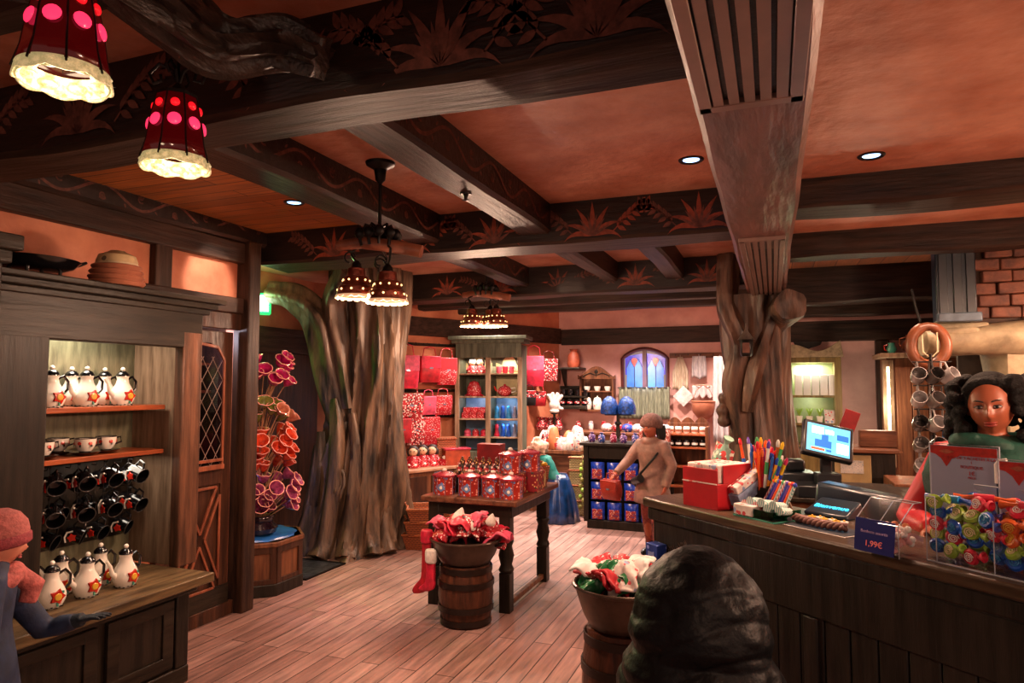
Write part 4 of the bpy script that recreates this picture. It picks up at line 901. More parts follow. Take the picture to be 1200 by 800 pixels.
t = thing('hanging_rail', 'thin dark rail across the cabinet opening holding the front mugs', 'rail', (-3.66, 2.75, 1.31)); m = MB(); m.tube([(0, -0.52, 0), (0, 0.54, 0)], 0.006, 8); part('rod', m, IRON, t)
for i in range(5): m = MB(); m.tube([(0, 2.45 + i * 0.16 - 2.75 - .02, 0), (0.0, 2.45 + i * 0.16 - 2.77, -0.30)], 0.0025, 5); part('hook_wire', m, IRON, t)

# ================================================================== BARRELS WITH BOWLS
BARRW = wood('barrel_staves', '5A3424', '2C1B14', 2, 0.35, 0.4); HOOP = mat('barrel_hoop', '2C211C', 0.35, 0.5, var=.3)
PAIL = mat('metal_pail', '54443A', 0.3, 0.6, var=0.35, scale=6, bump=0.1)
def barrel(loc, r, h, label):
    t = thing('barrel', label, 'barrel', loc)
    m = MB(); m.lathe([(r * .88, 0), (r * .97, h * .25), (r * 1.03, h * .5), (r, h * .75), (r * .9, h)], n=32, wob=lambda a, z: 1 + 0.012 * abs(math.sin(a * 8))); part('staves', m, BARRW, t)
    for z, q in ((.08, .925), (.3, 1.0), (.7, 1.02), (.93, .95)):
        m = MB(); m.lathe([(r * q, h * z - .02), (r * q + .008, h * z - .02), (r * q + .008, h * z + .02), (r * q, h * z + .02)], n=32, cap=False); part('hoop', m, HOOP, t)
def pail(loc, r, h, label, name='pail'):
    t = thing(name, label, 'pail', loc)
    m = MB(); m.lathe([(0, 0), (r * .68, 0), (r * .8, h * .3), (r * .97, h), (r * .93, h), (r * .75, h * .32), (0, h * .2)], n=36); part('pail_body', m, PAIL, t)
    m = MB(); m.tube([(r * .97 * math.cos(2 * PI * i / 36), r * .97 * math.sin(2 * PI * i / 36), h) for i in range(36)], 0.010, 8, close=True); part('rim', m, PAIL, t)
    m = MB(); m.tube([(r * .9, 0.03, h * .8), (r * 1.08, 0.03, h * .85), (r * 1.08, -0.03, h * .85), (r * .9, -0.03, h * .8)], 0.008, 6); part('ear', m, IRON, t)
def stocking(loc, rz, label, g, mm=RED, cuffm=WHITEF, L=0.34, tilt=None, cat='christmas stocking'):
    t = thing('christmas_stocking', label, cat, loc, rz, g)
    out = [(-.06, 0), (.06, 0), (.06, -.6 * L), (.075, -.74 * L), (.16, -.86 * L), (.19, -.94 * L), (.16, -L), (.04, -.99 * L), (-.045, -.9 * L), (-.07, -.76 * L), (-.06, -.6 * L)]
    m = MB(); m.prism(out, 0.05, M=FRONT, mi=0); a = part('sock', m, mm, t, bevel=0.015, sub=1)
    m = MB(); m.lathe([(.07, -0.05), (.082, -0.03), (.082, 0.03), (.07, 0.05)], n=16, sy=.62, c=(0, -.025, 0)); b = part('cuff', m, cuffm, t, bevel=.01)
    t.scale = (.58, .7, 1)
    return t
barrel((-2.16, 4.70, 0), 0.198, 0.43, 'dark hooped barrel under the pail of red stockings')
pail((-2.16, 4.70, 0.445), 0.27, 0.165, 'dark metal pail heaped with red and white christmas stockings')
# barrel mouth cover so that the pail sits on it
def heap(c, r, n, items, label, g, cat, name, sz=0.13, zs=0.5):
    """loose folded cloth pieces heaped in a bowl: each one an object"""
    protos = []
    for i in range(n):
        fr = i / n; rad = r * math.sqrt((i * .618) % 1.0) * 0.92; a = i * 2.4; z = c[2] + zs * sz * (1 - (rad / r) ** 2) * 1.6 + 0.015 * (i % 3)
        mm, mn = items[i % len(items)]
        o = MB()
        s = 3.0 * i
        def f(u, v):
            x = (u - .5) * 2; y = (v - .5) * 2; k = 1 - 0.25 * noise.noise(Vector((x * 1.5, y * 1.5, s)))
            zz = 0.5 * sz * noise.noise(Vector((x * 1.3 + s, y * 1.3, 1.0))) - 0.30 * sz * (x * x + y * y) + 0.02 * noise.noise(Vector((x * 4, y * 4, s)))
            return (x * sz * k, y * sz * k * .8, zz)
        o.grid(f, 13, 13)
        q = part(name, o, mm, None, loc=(c[0] + rad * math.cos(a), c[1] + rad * math.sin(a), z), solid=0.016, sub=1)
        q.rotation_euler = (0.5 * math.sin(a * 1.7), 0.5 * math.cos(a * 1.3), a)
        side = 'left' if math.cos(a) * .93 + math.sin(a) * .36 < 0 else 'right'; dep = 'rear' if -math.cos(a) * .36 + math.sin(a) * .93 > 0 else 'front'
        tag(q, label % (mn, dep + ' ' + side), cat, g)
heap((-2.16, 4.70, 0.61), 0.25, 24, [(REDP, 'red dotted'), (PINK, 'pink'), (REDP2, 'red and white printed'), (CRIM, 'crimson')], '%s folded stocking heaped in the pail, %s', 'stockings heaped in the pail', 'stocking', 'folded_stocking', 0.11, 0.75)
for k, (x, y, z, s) in enumerate(((-2.20, 4.62, 0.73, .05), (-2.06, 4.58, 0.69, .03), (-1.96, 4.68, 0.72, .04))):
    m = MB(); m.lathe([(s, 0), (s * 1.1, s * .8), (s * .6, s * 1.7), (s * .2, s * 2.3), (0, s * 2.4)], n=14); q = part('stocking_tip', m, WHITEF, None, loc=(x, y, z), sub=1); q.rotation_euler = (0.2 * (k - 1), 0.3 * (1 - k), k); tag(q, 'white fluffy stocking tip poking up on the %s of the pail heap' % ('left', 'middle', 'right')[k], 'stocking', 'stocking tips')
stocking((-2.43, 4.58, 0.62), R(195), 'long plain red stocking hanging at the left side of the pail', 'stockings hanging from the pail', RED, CRIM, 0.42)
stocking((-2.36, 4.50, 0.50), R(170), 'short red stocking with white fluffy toe patch hanging over the barrel', 'stockings hanging from the pail', CRIM, WHITEF, 0.26)
BP = at(722, 700, 2, 0.55); BP = Vector((-0.70, 3.36, 0))
barrel((BP.x, BP.y, 0), 0.20, 0.58, 'dark barrel in front of the counter beside the black puffer jacket')
pail((BP.x, BP.y, 0.59), 0.25, 0.19, 'dark metal bowl of red and green foil parcels beside the counter', 'metal_bowl')
heap((BP.x, BP.y, 0.77), 0.22, 20, [(GREENF, 'green foil'), (REDP, 'red dotted'), (WHITEP, 'white printed'), (RED, 'red'), (GREENF, 'green foil'), (WHITE, 'white')], '%s wrapped parcel in the bowl by the counter, %s', 'foil parcels in the bowl', 'parcel', 'foil_parcel', 0.095, 0.55)

# ================================================================== DISPLAY TABLE with tins
TZ = 0.86
t = thing('display_table', 'dark wooden display table with shaped legs, covered in red tins', 'table', (-2.24, 5.45, 0))
m = MB(); m.box(-.42, .40, -.54, .55, TZ - .045, TZ); part('tabletop', m, wood('table_wood', '7A4C38', '46291E', 1, .3, .25), t, bevel=.01)
m = MB(); m.box(-.36, .34, -.48, .49, TZ - .14, TZ - .045); part('apron', m, DARKW, t, bevel=.006)
for k, (x, y) in enumerate(((-.33, -.44), (.28, -.44), (-.33, .46), (.28, .46))):
    m = MB(); m.box(x - .045, x + .045, y - .045, y + .045, 0, .30); m.box(x - .045, x + .045, y - .045, y + .045, .56, TZ - .045)
    m.lathe([(.05, .30), (.062, .32), (.045, .36), (.062, .43), (.045, .50), (.062, .54), (.05, .56)], c=(x, y, 0), n=14)
    part('leg', m, DARKW, t, bevel=.006)
    m = MB(); m.prism([(.045, .40), (.075, .38), (.08, .34), (.06, .30), (.075, .24), (.06, .19), (.045, .18)] , .05, M=Matrix.Translation((x, y + .025, 0)).to_3x3() @ FRONT) if False else None
m = MB(); m.box(-.33, .28, -.46, -.42, .14, .19) if False else m.box(.26, .30, -.42, .44, .03, .07); part('stretcher', m, MIDW, t, bevel=.005)
TIN = spots('tin_print_red', 'A83028', 'E8A090', 42, .3, rough=.2, third='5A78B0'); TINL = mat('tin_lid_pink', 'C83A50', .25, .3, coat=.4); GLIN = mat('tin_edge_light', 'B8B8D8', .15, .6)
tp = None
def tin(x, y, z, label, rz=0.1, s=1):
    global tp
    if tp: return dup(tp, (x, y, z), rz, label, sc=s)
    t = thing('gift_tin', label, 'tin', (x, y, z), rz, 'printed octagonal gift tins'); tp = t; M8 = Matrix.Rotation(PI / 8, 3, 'Z')
    m = MB(); m.lathe([(.088, 0), (.088, .145)], n=8, M=M8); part('tin_body', m, TIN, t, ang=.3, bevel=.002)
    m = MB()
    for k in range(8): a = PI / 8 + k * PI / 4; m.tube([(.089 * math.cos(a), .089 * math.sin(a), 0), (.089 * math.cos(a), .089 * math.sin(a), .145)], .0025, 5)
    part('edge_trim', m, GLIN, t)
    m = MB(); m.lathe([(.097, .142), (.1, .15), (.1, .158), (.06, .17), (.02, .182), (0, .184)], n=8, M=M8); l = part('lid', m, TINL, t, ang=.3)
    m = MB(); m.ball((0, 0, .192), (.02, .02, .014), n=10); part('lid_knob', m, WHITEF, l)
    m = MB(); m.T = Matrix.Rotation(R(-90), 4, 'Z') @ Matrix.Translation((.0825, 0, .06)) @ Matrix.Rotation(R(90), 4, 'Y'); m.lathe([(.03, 0), (.028, .003), (0, .004)], n=5, wob=lambda a, z: 1 + .15 * math.cos(5 * a), mi=0); m.lathe([(.014, .003), (.012, .006), (0, .007)], n=8, mi=1); part('tin_motif', m, [mat('motif_blue', '6C86B8', .3), WHITEC], t, ang=.3)
    return t
for i, x in enumerate((-2.52, -2.30, -2.10)): tin(x, 5.06 + .01 * i, TZ, 'octagonal red printed tin in the front row on the display table, %s' % pos(i, 4) )
tin(-1.93, 5.04, TZ, 'octagonal red printed tin at the front right corner of the display table')
tin(-2.03, 5.28, TZ + .165, 'octagonal red printed tin stacked high, left one of the upper two')
tin(-1.93, 5.46, TZ + .165, 'octagonal red printed tin stacked high, right one of the upper two')
for i, (x, y) in enumerate(((-2.02, 5.27), (-1.93, 5.46))):
    m = MB(); m.box(-.1, .1, -.09, .09, 0, .163); q = part('gift_box', m, spots('box_print_%d' % i, '8C1420', 'D8B070', 34, .3, third='2A3A30'), None, loc=(x, y, TZ), bevel=.004); tag(q, 'dark red printed box under the %s raised tin' % ('left', 'right')[i], 'box', 'printed gift boxes')
t = thing('glass_lantern_box', 'pale-edged square box with dark printed panel at the table left corner', 'box', (-2.60, 5.20, TZ))
m = MB(); m.box(-.055, .055, -.055, .055, 0, .15); part('box_body', m, spots('dark_print', '3A2A34', 'C83020', 30, .3, third='3C8C50'), t, bevel=.003)
m = MB()
for x in (-.055, .055):
    for y in (-.055, .055): m.tube([(x, y, 0), (x, y, .152)], .005, 6)
m.tube([(-.055, -.055, .152), (.055, -.055, .152), (.055, .055, .152), (-.055, .055, .152)], .005, 6, close=True); m.tube([(-.055, -.055, .003), (.055, -.055, .003), (.055, .055, .003), (-.055, .055, .003)], .005, 6, close=True); part('box_frame', m, GLIN, t)
# red box on a tray of small beaded parcels
m = MB(); m.box(-.11, .11, -.02, .1, 0, .19); q = part('red_box', m, mat('plain_red_box', '8C0E18', .5), None, loc=(-2.36, 5.62, TZ + .17), bevel=.004); tag(q, 'plain dark red square box standing at the back of the display table', 'box')
m = MB(); m.box(-.19, .19, -.12, .12, 0, .168); q = part('display_riser', m, MIDW, None, loc=(-2.30, 5.62, TZ), bevel=.004); tag(q, 'brown wooden riser under the dark red box on the display table', 'riser')
BEAD = spots('bead_print', '5C1018', 'E0B060', 70, .3, third='2C5838')
for r_ in range(3):
    for i in range(7):
        m = MB(); m.lathe([(.0, 0), (.022, .003), (.026, .03), (.018, .05), (.008, .06), (.014, .07), (0, .072)], n=9)
        q = part('small_parcel', m, (BEAD, REDP2, BEAD)[r_], None, loc=(-2.49 + i * .062, 5.34 - r_ * .065 + .01 * (i % 2), TZ + .205 - .045 * r_)); tag(q, 'tiny twisted-top sweet pouch, %s row behind the tins, %s' % (('back', 'middle', 'front')[r_], pos(i, 7)), 'pouch', 'tiny sweet pouches')
m = MB(); m.add([(-.22, -.10, .028), (.22, -.10, .028), (.22, .10, .09), (-.22, .10, .09), (-.22, -.10, 0), (.22, -.10, 0), (.22, .10, 0), (-.22, .10, 0)], [(0, 1, 2, 3), (7, 6, 5, 4), (0, 4, 5, 1), (1, 5, 6, 2), (2, 6, 7, 3), (3, 7, 4, 0)]); q = part('sloped_tray', m, DARKW, None, loc=(-2.30, 5.28, TZ + .0)); q.scale = (1, 1, 2.3); tag(q, 'dark sloping tray under the tiny sweet pouches', 'tray')
t = thing('gift_basket', 'brown basket of gold and red wrapped sweets at the right back of the table', 'basket', (-2.00, 5.84, TZ))
m = MB(); m.lathe([(.09, 0), (.10, .02), (.125, .16), (.118, .16), (.09, .02), (0, .015)], n=20, cap=False); part('basket_body', m, WICK, t)
m = MB()
for k in range(14): a = k * 2.4; rr = .09 * math.sqrt((k + .5) / 14); m.ball((rr * math.cos(a), rr * math.sin(a), .15 + .03 * (k % 2)), (.03, .022, .02), k % 2, n=8, k=5)
part('wrapped_sweets', m, [REDP2, YELC], t)
t = thing('gift_bag', 'gold and red wrapped hamper leaning on the display table edge', 'gift bag', (-1.92, 5.66, TZ), R(10)); 
m = MB(); m.T = Matrix.Rotation(R(-14), 4, 'X'); m.box(-.09, .06, -.05, .05, 0, .15); m.lathe([(.05, .15), (.015, .19), (.04, .23), (0, .21)], n=10); part('bag_body', m, spots('gold_print', 'A08040', 'B02818', 22, .35, third='E0C890'), t, bevel=.012)
m = MB(); m.ball((-.02, -.05, .13), (.05, .015, .02), n=8, k=5); m.ball((.03, -.05, .14), (.04, .015, .02), n=8, k=5); part('ribbon', m, RED, t)
# wicker baskets on the floor by the tree
WB = None
def wbasket(loc, label, rz, w=.23, d=.19, h=.16):
    global WB
    if WB: return dup(WB, loc, rz, label)
    t = thing('wicker_basket', label, 'basket', loc, rz, 'wicker baskets stacked by the tree'); WB = t
    def ring(s, z): return [(sx * w * s, sy * d * s, z) for sx, sy in ((-1, -1), (1, -1), (1, 1), (-1, 1))]
    m = MB(); V = ring(.82, 0) + ring(1, h) + ring(.95, h) + ring(.78, .015)
    m.add(V, [(3, 2, 1, 0), (12, 13, 14, 15)] + [(a * 4 + k, a * 4 + (k + 1) % 4, (a + 1) * 4 + (k + 1) % 4, (a + 1) * 4 + k) for a in range(3) for k in range(4)]); part('basket_body', m, WICK, t, bevel=.02)
    m = MB(); m.tube([Vector(p) for p in ring(.99, h)], .013, 8, close=True); part('rim', m, mat('wicker_rim', 'B86838', .5, scale=60, var=.4), t, bevel=.002)
    for s in (1, -1):
        m = MB(); m.tube([(s * w * .98, -.05, h), (s * w * 1.1, -.04, h + .045), (s * w * 1.1, .04, h + .045), (s * w * .98, .05, h)], .008, 6); part('handle', m, WICK, t)
    return t
for i, z in enumerate((0.0, .14, .28)): wbasket((-3.52 + .02 * i, 6.66 - .02 * i, z), ('lowest', 'middle', 'topmost')[i] + ' orange wicker basket of the stack beside the big tree', R(14 + 6 * i))

# ================================================================== REAR LEFT: plush goods on the oblique wall
def wall_s(px, off=0.0):
    r = ray(px, 450); a = Vector((WA.x + wn.x * off, WA.y + wn.y * off))
    # a - wd*s = r*t
    det = r.x * wd.y - r.y * wd.x
    t = (a.x * wd.y - a.y * wd.x) / det
    return (a.x - r.x * t) * wd.x + (a.y - r.y * t) * wd.y
WR = R(65)
def W(px, off, py):  # point on the plane parallel to the oblique wall
    s = wall_s(px, off); q = wp(s, off, 0); r = ray(px, py); k = q.x / r.x; return Vector((q.x, q.y, 1.75 + r.z * k))
t = thing('wall_counter', 'low brown wooden counter under the red bags on the rear left wall', 'counter', wp(2.6, 0.02, 0), WR)
m = MB(); m.box(-1.0, 0.9, -.52, 0, 0, .63); part('carcass', m, MIDW, t, bevel=.005)
m = MB(); m.box(-1.03, .93, -.56, 0.0, .63, .665); part('worktop', m, mat('worktop_pale', 'B88A6C', .35, col2='8C6048', scale=6), t, bevel=.006)
for i in range(4):
    m = MB(); m.box(-.96 + i * .47, -.56 + i * .47, -.535, -.52, .08, .57); part('door', m, DOORW, t, bevel=.004)
for i, zz in enumerate((2.30, 1.66, 1.30)):
    t = thing('hook_rail', '%s dark rail with red bags on the rear left wall' % ('upper', 'middle', 'lower')[i], 'rail', wp(2.75, 0.0, zz), WR)
    m = MB(); m.box(-.62, .62, -.05, 0, -.02, .02); part('rail_board', m, DARKW, t, bevel=.004)
    m = MB()
    for k in range(6): m.tube([(-.5 + k * .2, -.04, 0), (-.5 + k * .2, -.12, .0), (-.5 + k * .2, -.13, .02)], .005, 6)
    part('hooks', m, IRON, t)
def hangbag(loc, rz, w, h, mm, label, g, flap=None):
    t = thing('shoulder_bag', label, 'bag', loc, rz, g)
    m = MB()
    def f(u, v):
        a = 2 * PI * u; x = math.cos(a); y = math.sin(a); k = 0.92 + 0.08 * math.sin(PI * v); e = 0.4
        return ((abs(x) ** e) * (1 if x > 0 else -1) * w / 2 * k, (abs(y) ** .7) * (1 if y > 0 else -1) * w * .22 * (0.55 + .6 * math.sin(PI * min(1, v * 1.1))), -h * (1 - v))
    m.grid(f, 24, 9, wrap=True); b = len(m.v); m.add([f(i / 24, 0) for i in range(24)] + [f(i / 24, 1) for i in range(24)], [tuple(reversed(range(24))), tuple(24 + i for i in range(24))]); part('bag_body', m, mm, t, ang=1.0)
    m = MB(); m.box(-w * .46, w * .46, -w * .24, -w * .18, -h * .48, -.005); part('flap', m, flap or mm, t, bevel=.008)
    m = MB(); m.tube([(-w * .32, 0, -.01), (-w * .25, 0, h * .28), (0, 0, h * .36), (w * .25, 0, h * .28), (w * .32, 0, -.01)], .007, 6); part('strap', m, mm, t)
    m = MB(); m.bx((0, -w * .245, -h * .46), (w * .16, .006, w * .07)); part('buckle', m, GLIN, t)
    return t
g = 'red bags on the rear left wall'
for i, (px, py, w, h, mm, fl, nm) in enumerate(((476, 416, .34, .44, CRIM, PINK, 'pink-flapped'), (503, 417, .31, .36, RED, CRIM, 'bright red'), (523, 419, .30, .38, REDP, RED, 'dark red dotted'))):
    p = W(px, .2, py); hangbag(p, WR - .25, w, h, mm, '%s satchel in the upper row on the rear left wall, %s' % (nm, pos(i, 3)), g, fl)
for i, (px, py, w, h, mm) in enumerate(((480, 461, .38, .34, REDP2), (502, 464, .22, .25, PINK), (519, 463, .26, .27, REDP))):
    hangbag(W(px, .2, py), WR - .25, w, h, mm, 'dotted red pouch bag in the middle row on the rear left wall, %s' % pos(i, 3), g)
for i, (px, py, w, h, mm) in enumerate(((472, 490, .24, .32, RED), (487, 489, .27, .36, REDP2), (505, 488, .26, .38, REDP))):
    hangbag(W(px, .2, py), WR - .25, w, h, mm, 'printed red tote in the lowest row above the dolls, %s' % pos(i, 3), g)
# cloth dolls (plain rag dolls)
dollp = None
def doll(loc, rz, label, g, s=1):
    global dollp
    if dollp: return dup(dollp, loc, rz, label, g, s)
    t = thing('rag_doll', label, 'doll', loc, rz, g); dollp = t
    m = MB(); m.lathe([(.075, 0), (.08, .02), (.05, .09), (.035, .12), (0, .125)], n=16); m.tube([(.04, 0, .11), (.075, -.01, .07), (.07, -.04, .05)], .015, 8); m.tube([(-.04, 0, .11), (-.075, -.01, .07), (-.07, -.04, .05)], .015, 8); part('dress', m, REDP, t, ang=1)
    m = MB(); m.ball((0, 0, .165), (.05, .047, .05)); part('doll_head', m, mat('doll_face', 'E0B090', .6, var=.05), t, ang=2)
    m = MB(); m.ball((0, .012, .178), (.057, .05, .05)); m.ball((-.05, .01, .15), (.02, .025, .04)); m.ball((.05, .01, .15), (.02, .025, .04)); part('doll_hair', m, mat('doll_hair', '2A1814', .6), t, ang=2)
    m = MB(); m.ball((-.017, -.046, .17), .006, n=8, k=5); m.ball((.017, -.046, .17), .006, n=8, k=5); part('eyes', m, BLACK, t)
    m = MB(); m.ball((-.03, -.045, .03), (.02, .03, .018)); m.ball((.03, -.045, .03), (.02, .03, .018)); part('shoes', m, WHITEC, t)
    return t
for i, px in enumerate((471, 485, 496, 507)):
    p = W(px, .30 + .04 * (i % 2), 545); doll(Vector((p.x, p.y, .667)), R(20), 'red dressed rag doll on the low counter under the totes, %s' % pos(i, 4), 'rag dolls on the low counter', 1.25)
for i, (px, off, w, h, mm, nm) in enumerate(((535, .34, .34, .2, mat('box_orange', 'B84828', .45), 'orange-brown'), (522, .12, .26, .33, WICK, 'tall woven'))):
    p = W(px, off + .12, 545); t = thing('storage_box', '%s box on the low counter at the plush cabinet' % nm, 'box', (p.x, p.y, .667), R(40))
    m = MB(); m.box(-w / 2, w / 2, -.1, .1, 0, h); part('box_body', m, mm, t, bevel=.006)
    m = MB(); m.box(-w / 2 - .01, w / 2 + .01, -.11, .11, h, h + .025); part('lid', m, (TINL, WICK)[i], t, bevel=.005)

# ---- hutch
HX = Vector((-3.74, 8.98, 0)); HR = R(9)
HW, HD = .47, .2
t = thing('hutch_cabinet', 'tall grey-green hutch with two lit shelf columns under scalloped tops', 'cabinet', HX, HR)
HB = mat('hutch_lining_blue', '6A86A8', .4, var=.2); HT = mat('hutch_lining_cream', 'B8A878', .4, var=.15)
m = MB(); m.box(-HW, HW, HD - .02, HD, 0, 2.3); m.box(-HW, -HW + .05, -HD, HD, 0, 2.3); m.box(HW - .05, HW, -HD, HD, 0, 2.3); m.box(-.03, .03, -HD, HD, .0, 2.0); part('carcass', m, GREENW, t, bevel=.004)
m = MB(); m.box(-HW, HW, -HD - .01, -HD + .02, 2.12, 2.32); part('frieze', m, GREENW, t, bevel=.004)
m = MB(); m.box(-HW - .05, HW + .05, -HD - .06, HD, 2.32, 2.37); m.box(-HW - .09, HW + .09, -HD - .1, HD, 2.37, 2.42); part('crown', m, GREENW, t, bevel=.008)
m = MB(); m.box(-HW, HW, -HD - .03, HD, 0, .82); part('base_cabinet', m, GREENW, t, bevel=.006)
for i, (x0, x1) in enumerate(((-HW + .05, -.03), (.03, HW - .05))):
    c = (x0 + x1) / 2; w = (x1 - x0) / 2
    out = [(-w, -.06), (-w, .06), (-w * .55, .02), (-w * .45, .10), (0, .19), (w * .45, .10), (w * .55, .02), (w, .06), (w, -.06)]
    m = MB(); m.T = Matrix.Translation((c, -.0 + HD - .03, 2.0)); m.prism(out, .02, M=FRONT); part('scalloped_back', m, HT, t)
    m = MB(); m.box(x0, x1, HD - .03, HD - .022, .82, 1.55); part('blue_lining', m, HB, t)
    m = MB(); m.box(x0, x1, HD - .03, HD - .022, 1.55, 1.95); part('lining', m, (GREENW, HT)[i], t)
    for z in (1.90, 1.58, 1.27, 1.02):
        m = MB(); m.box(x0, x1, -HD + .01, HD - .03, z - .02, z); part('shelf', m, PALEW, t, bevel=.003)
m = MB(); m.box(-HW - .01, -HW + .05, -HD - .012, -HD + .03, .8, 2.12); m.box(HW - .05, HW + .01, -HD - .012, -HD + .03, .8, 2.12); m.box(-.035, .035, -HD - .012, -HD + .02, .8, 2.12); part('face_stile', m, PALEW, t, bevel=.004)
lamp('AREA', (-.22, -.05, 2.1), 4, CREAM, .2, parent=t); lamp('AREA', (.22, -.05, 2.1), 5, CREAM, .2, parent=t)
lamp('POINT', (-.22, -.08, 1.5), 1.2, (.7, .8, 1), .03, parent=t); lamp('POINT', (.22, -.08, 1.5), 1.2, (.5, .75, 1), .03, parent=t); lamp('POINT', (.22, -.08, 1.2), 1, (.5, .75, 1), .03, parent=t)
HM = Matrix.Translation(HX) @ Matrix.Rotation(HR, 4, 'Z')
def H(x, y, z): return HM @ Vector((x, y, z))
for i in range(2): doll(H(-.27 + i * .12, -.05, 1.90), HR, 'red dressed rag doll on the top left shelf of the hutch, %s' % ('left one', 'right one')[i], 'rag dolls in the hutch', .95)
def gobj(name, loc, mb, mm, label, cat, g=None, rz=0, **k):
    q = part(name, mb, mm, None, loc=loc, rz=rz, **k); tag(q, label, cat, g); return q
m = MB(); m.lathe([(.13, 0), (.15, .01), (.11, .03), (.10, .12), (.06, .20), (0, .22)], n=20, sx=1.0, sy=.7); gobj('knit_hat', H(-.25, -.02, 1.58), m, REDP, 'red dotted hat on the second left shelf of the hutch', 'hat', rz=HR)
for k in range(2):
    for i in range(3):
        m = MB(); m.box(-.05, .05, -.06, .06, 0, .075); gobj('small_box', H(-.36 + i * .11 + .02 * k, -.04, 1.27 + k * .077), m, REDP, 'small red dotted box in the hutch, %s layer, %s' % (('lower', 'upper')[k], pos(i, 3)), 'box', 'red dotted boxes in the hutch', rz=HR, bevel=.003)
for i in range(3):
    m = MB(); m.lathe([(.03, 0), (.04, .03), (.042, .10), (.038, .10), (.03, .01), (0, .01)], n=16); m.tube([(.04, 0, .08), (.065, 0, .07), (.06, 0, .04), (.038, 0, .03)], .005, 6); gobj('mug', H(.12 + i * .09, -.05, 1.90), m, (PINK, CRIM, PINK)[i], 'pink mug on the top right shelf of the hutch, %s' % pos(i, 3), 'mug', 'pink mugs in the hutch', rz=HR)
t = thing('red_teapot', 'red dotted teapot on the second right shelf of the hutch', 'teapot', H(.2, -.04, 1.58), HR)
m = MB(); m.lathe([(.05, 0), (.09, .04), (.1, .08), (.07, .13), (.02, .15), (.015, .17), (0, .172)], n=20); part('pot_body', m, REDP, t, ang=1)
m = MB(); m.tube([(.09, 0, .11), (.15, 0, .12), (.16, 0, .07), (.1, 0, .05)], .01, 8); part('handle', m, WHITEC, t)
m = MB(); m.tube([(-.08, 0, .06), (-.13, 0, .09), (-.15, 0, .14)], [.02, .013, .011], 8); part('spout', m, REDC, t)
for k, (sh, cols) in enumerate(((1.27, (CYANP, BLUE, CYANP, GLIN)), (1.02, (CRIM, BLUE, BLUE, GLIN)))):
    for i, mm in enumerate(cols):
        m = MB(); m.lathe([(.035, 0), (.04, .02), (.022, .09), (.03, .13), (.025, .16), (0, .18)], n=14); gobj('figurine', H(.09 + i * .085, -.05, sh), m, mm, 'small bluish bottle-shaped figurine on the %s right shelf of the hutch, %s' % (('third', 'lowest')[k], pos(i, 4)), 'figurine', 'blue figurines in the hutch', rz=HR)
for i in range(3):
    m = MB(); m.ball((0, 0, .05), (.05, .05, .05)); m.lathe([(.05, 0), (.045, .03)], n=12); gobj('pompon_ball', H(-.34 + i * .12, -.04, 1.02), m, (PINK, REDP, CRIM)[i], 'round %s ornament on the lowest left hutch shelf, %s' % (('pink', 'dotted', 'crimson')[i], pos(i, 3)), 'ornament', 'round ornaments in the hutch')
# ---- right of the hutch
g = 'red bags right of the hutch'
for i, (px, py, w, h, mm) in enumerate(((626, 417, .32, .48, CRIM), (643, 420, .30, .36, REDP2))):
    hangbag(W(px, .14, py), WR - .7, w, h, mm, 'red bag hanging right of the hutch, %s one' % ('left', 'right')[i], g, PINK if i == 0 else None)
for i, (px, py, mm) in enumerate(((620, 457, BLACK), (632, 458, RED))):
    hangbag(W(px, .14, py), WR - .7, .22, .24, mm, '%s purse hanging below the red bags right of the hutch' % ('black', 'dark red')[i], g, REDP2)
t = thing('wall_shelf', 'dark corner shelf with an orange-red sack at the rear corner', 'shelf', (-3.22, 10.9, 2.02))
m = MB(); m.box(-.13, .33, -.30, .1, -.03, 0); part('shelf_board', m, DARKW, t, bevel=.004)
m = MB(); m.prism([(0, 0), (0, -.32), (-.05, -.3), (-.25, -.05), (-.28, 0)], .03, M=Matrix(((0, 0, 1), (1, 0, 0), (0, 1, 0)))); part('bracket', m, DARKW, t)
m = MB(); m.lathe([(.09, 0), (.11, .06), (.09, .2), (.05, .26), (.07, .30), (0, .28)], n=16); gobj('cloth_sack', (-3.02, 10.72, 2.02), m, mat('sack_rust', '9A4428', .6, var=.3), 'rust coloured sack standing on the dark corner shelf', 'sack')
t = thing('wall_shelf', 'dark lower wall shelf of black mugs left of the carved cup rack', 'shelf', (-3.12, 10.85, 1.40))
m = MB(); m.box(-.2, .3, -.2, .12, -.05, 0); part('shelf_board', m, DARKWX, t, bevel=.004)
m = MB(); m.box(-.2, .3, .1, .12, 0, .32); part('back_board', m, DARKW, t)
for i in range(4):
    m = MB(); m.lathe([(.035, 0), (.045, .03), (.045, .10), (.04, .10), (.035, .02), (0, .02)], n=14); m.tube([(.043, 0, .08), (.07, 0, .06), (.043, 0, .03)], .006, 6); m.lathe([(.046, .04), (.047, .07)], n=14, mi=1, cap=False)
    gobj('mug', (-3.24 + i * .125, 10.80, 1.40 + .0), m, [BLACKC, REDP2], 'dark banded mug on the lower dark wall shelf, %s' % pos(i, 4), 'mug', 'dark mugs on the wall shelf')
    m = MB(); m.lathe([(.035, 0), (.045, .03), (.045, .10), (.04, .10), (.035, .02), (0, .02)], n=14)
    gobj('mug', (-3.24 + i * .125, 10.86, 1.56), m, BLACKC, 'dark cup on the thin upper ledge behind the banded mugs, %s' % pos(i, 4), 'mug', 'dark mugs on the wall shelf')
m = MB(); m.box(-3.32, -2.82, 10.80, 10.96, 1.535, 1.558); gobj('ledge', (0, 0, 0), m, DARKW, 'thin dark ledge holding the upper dark cups', 'shelf')
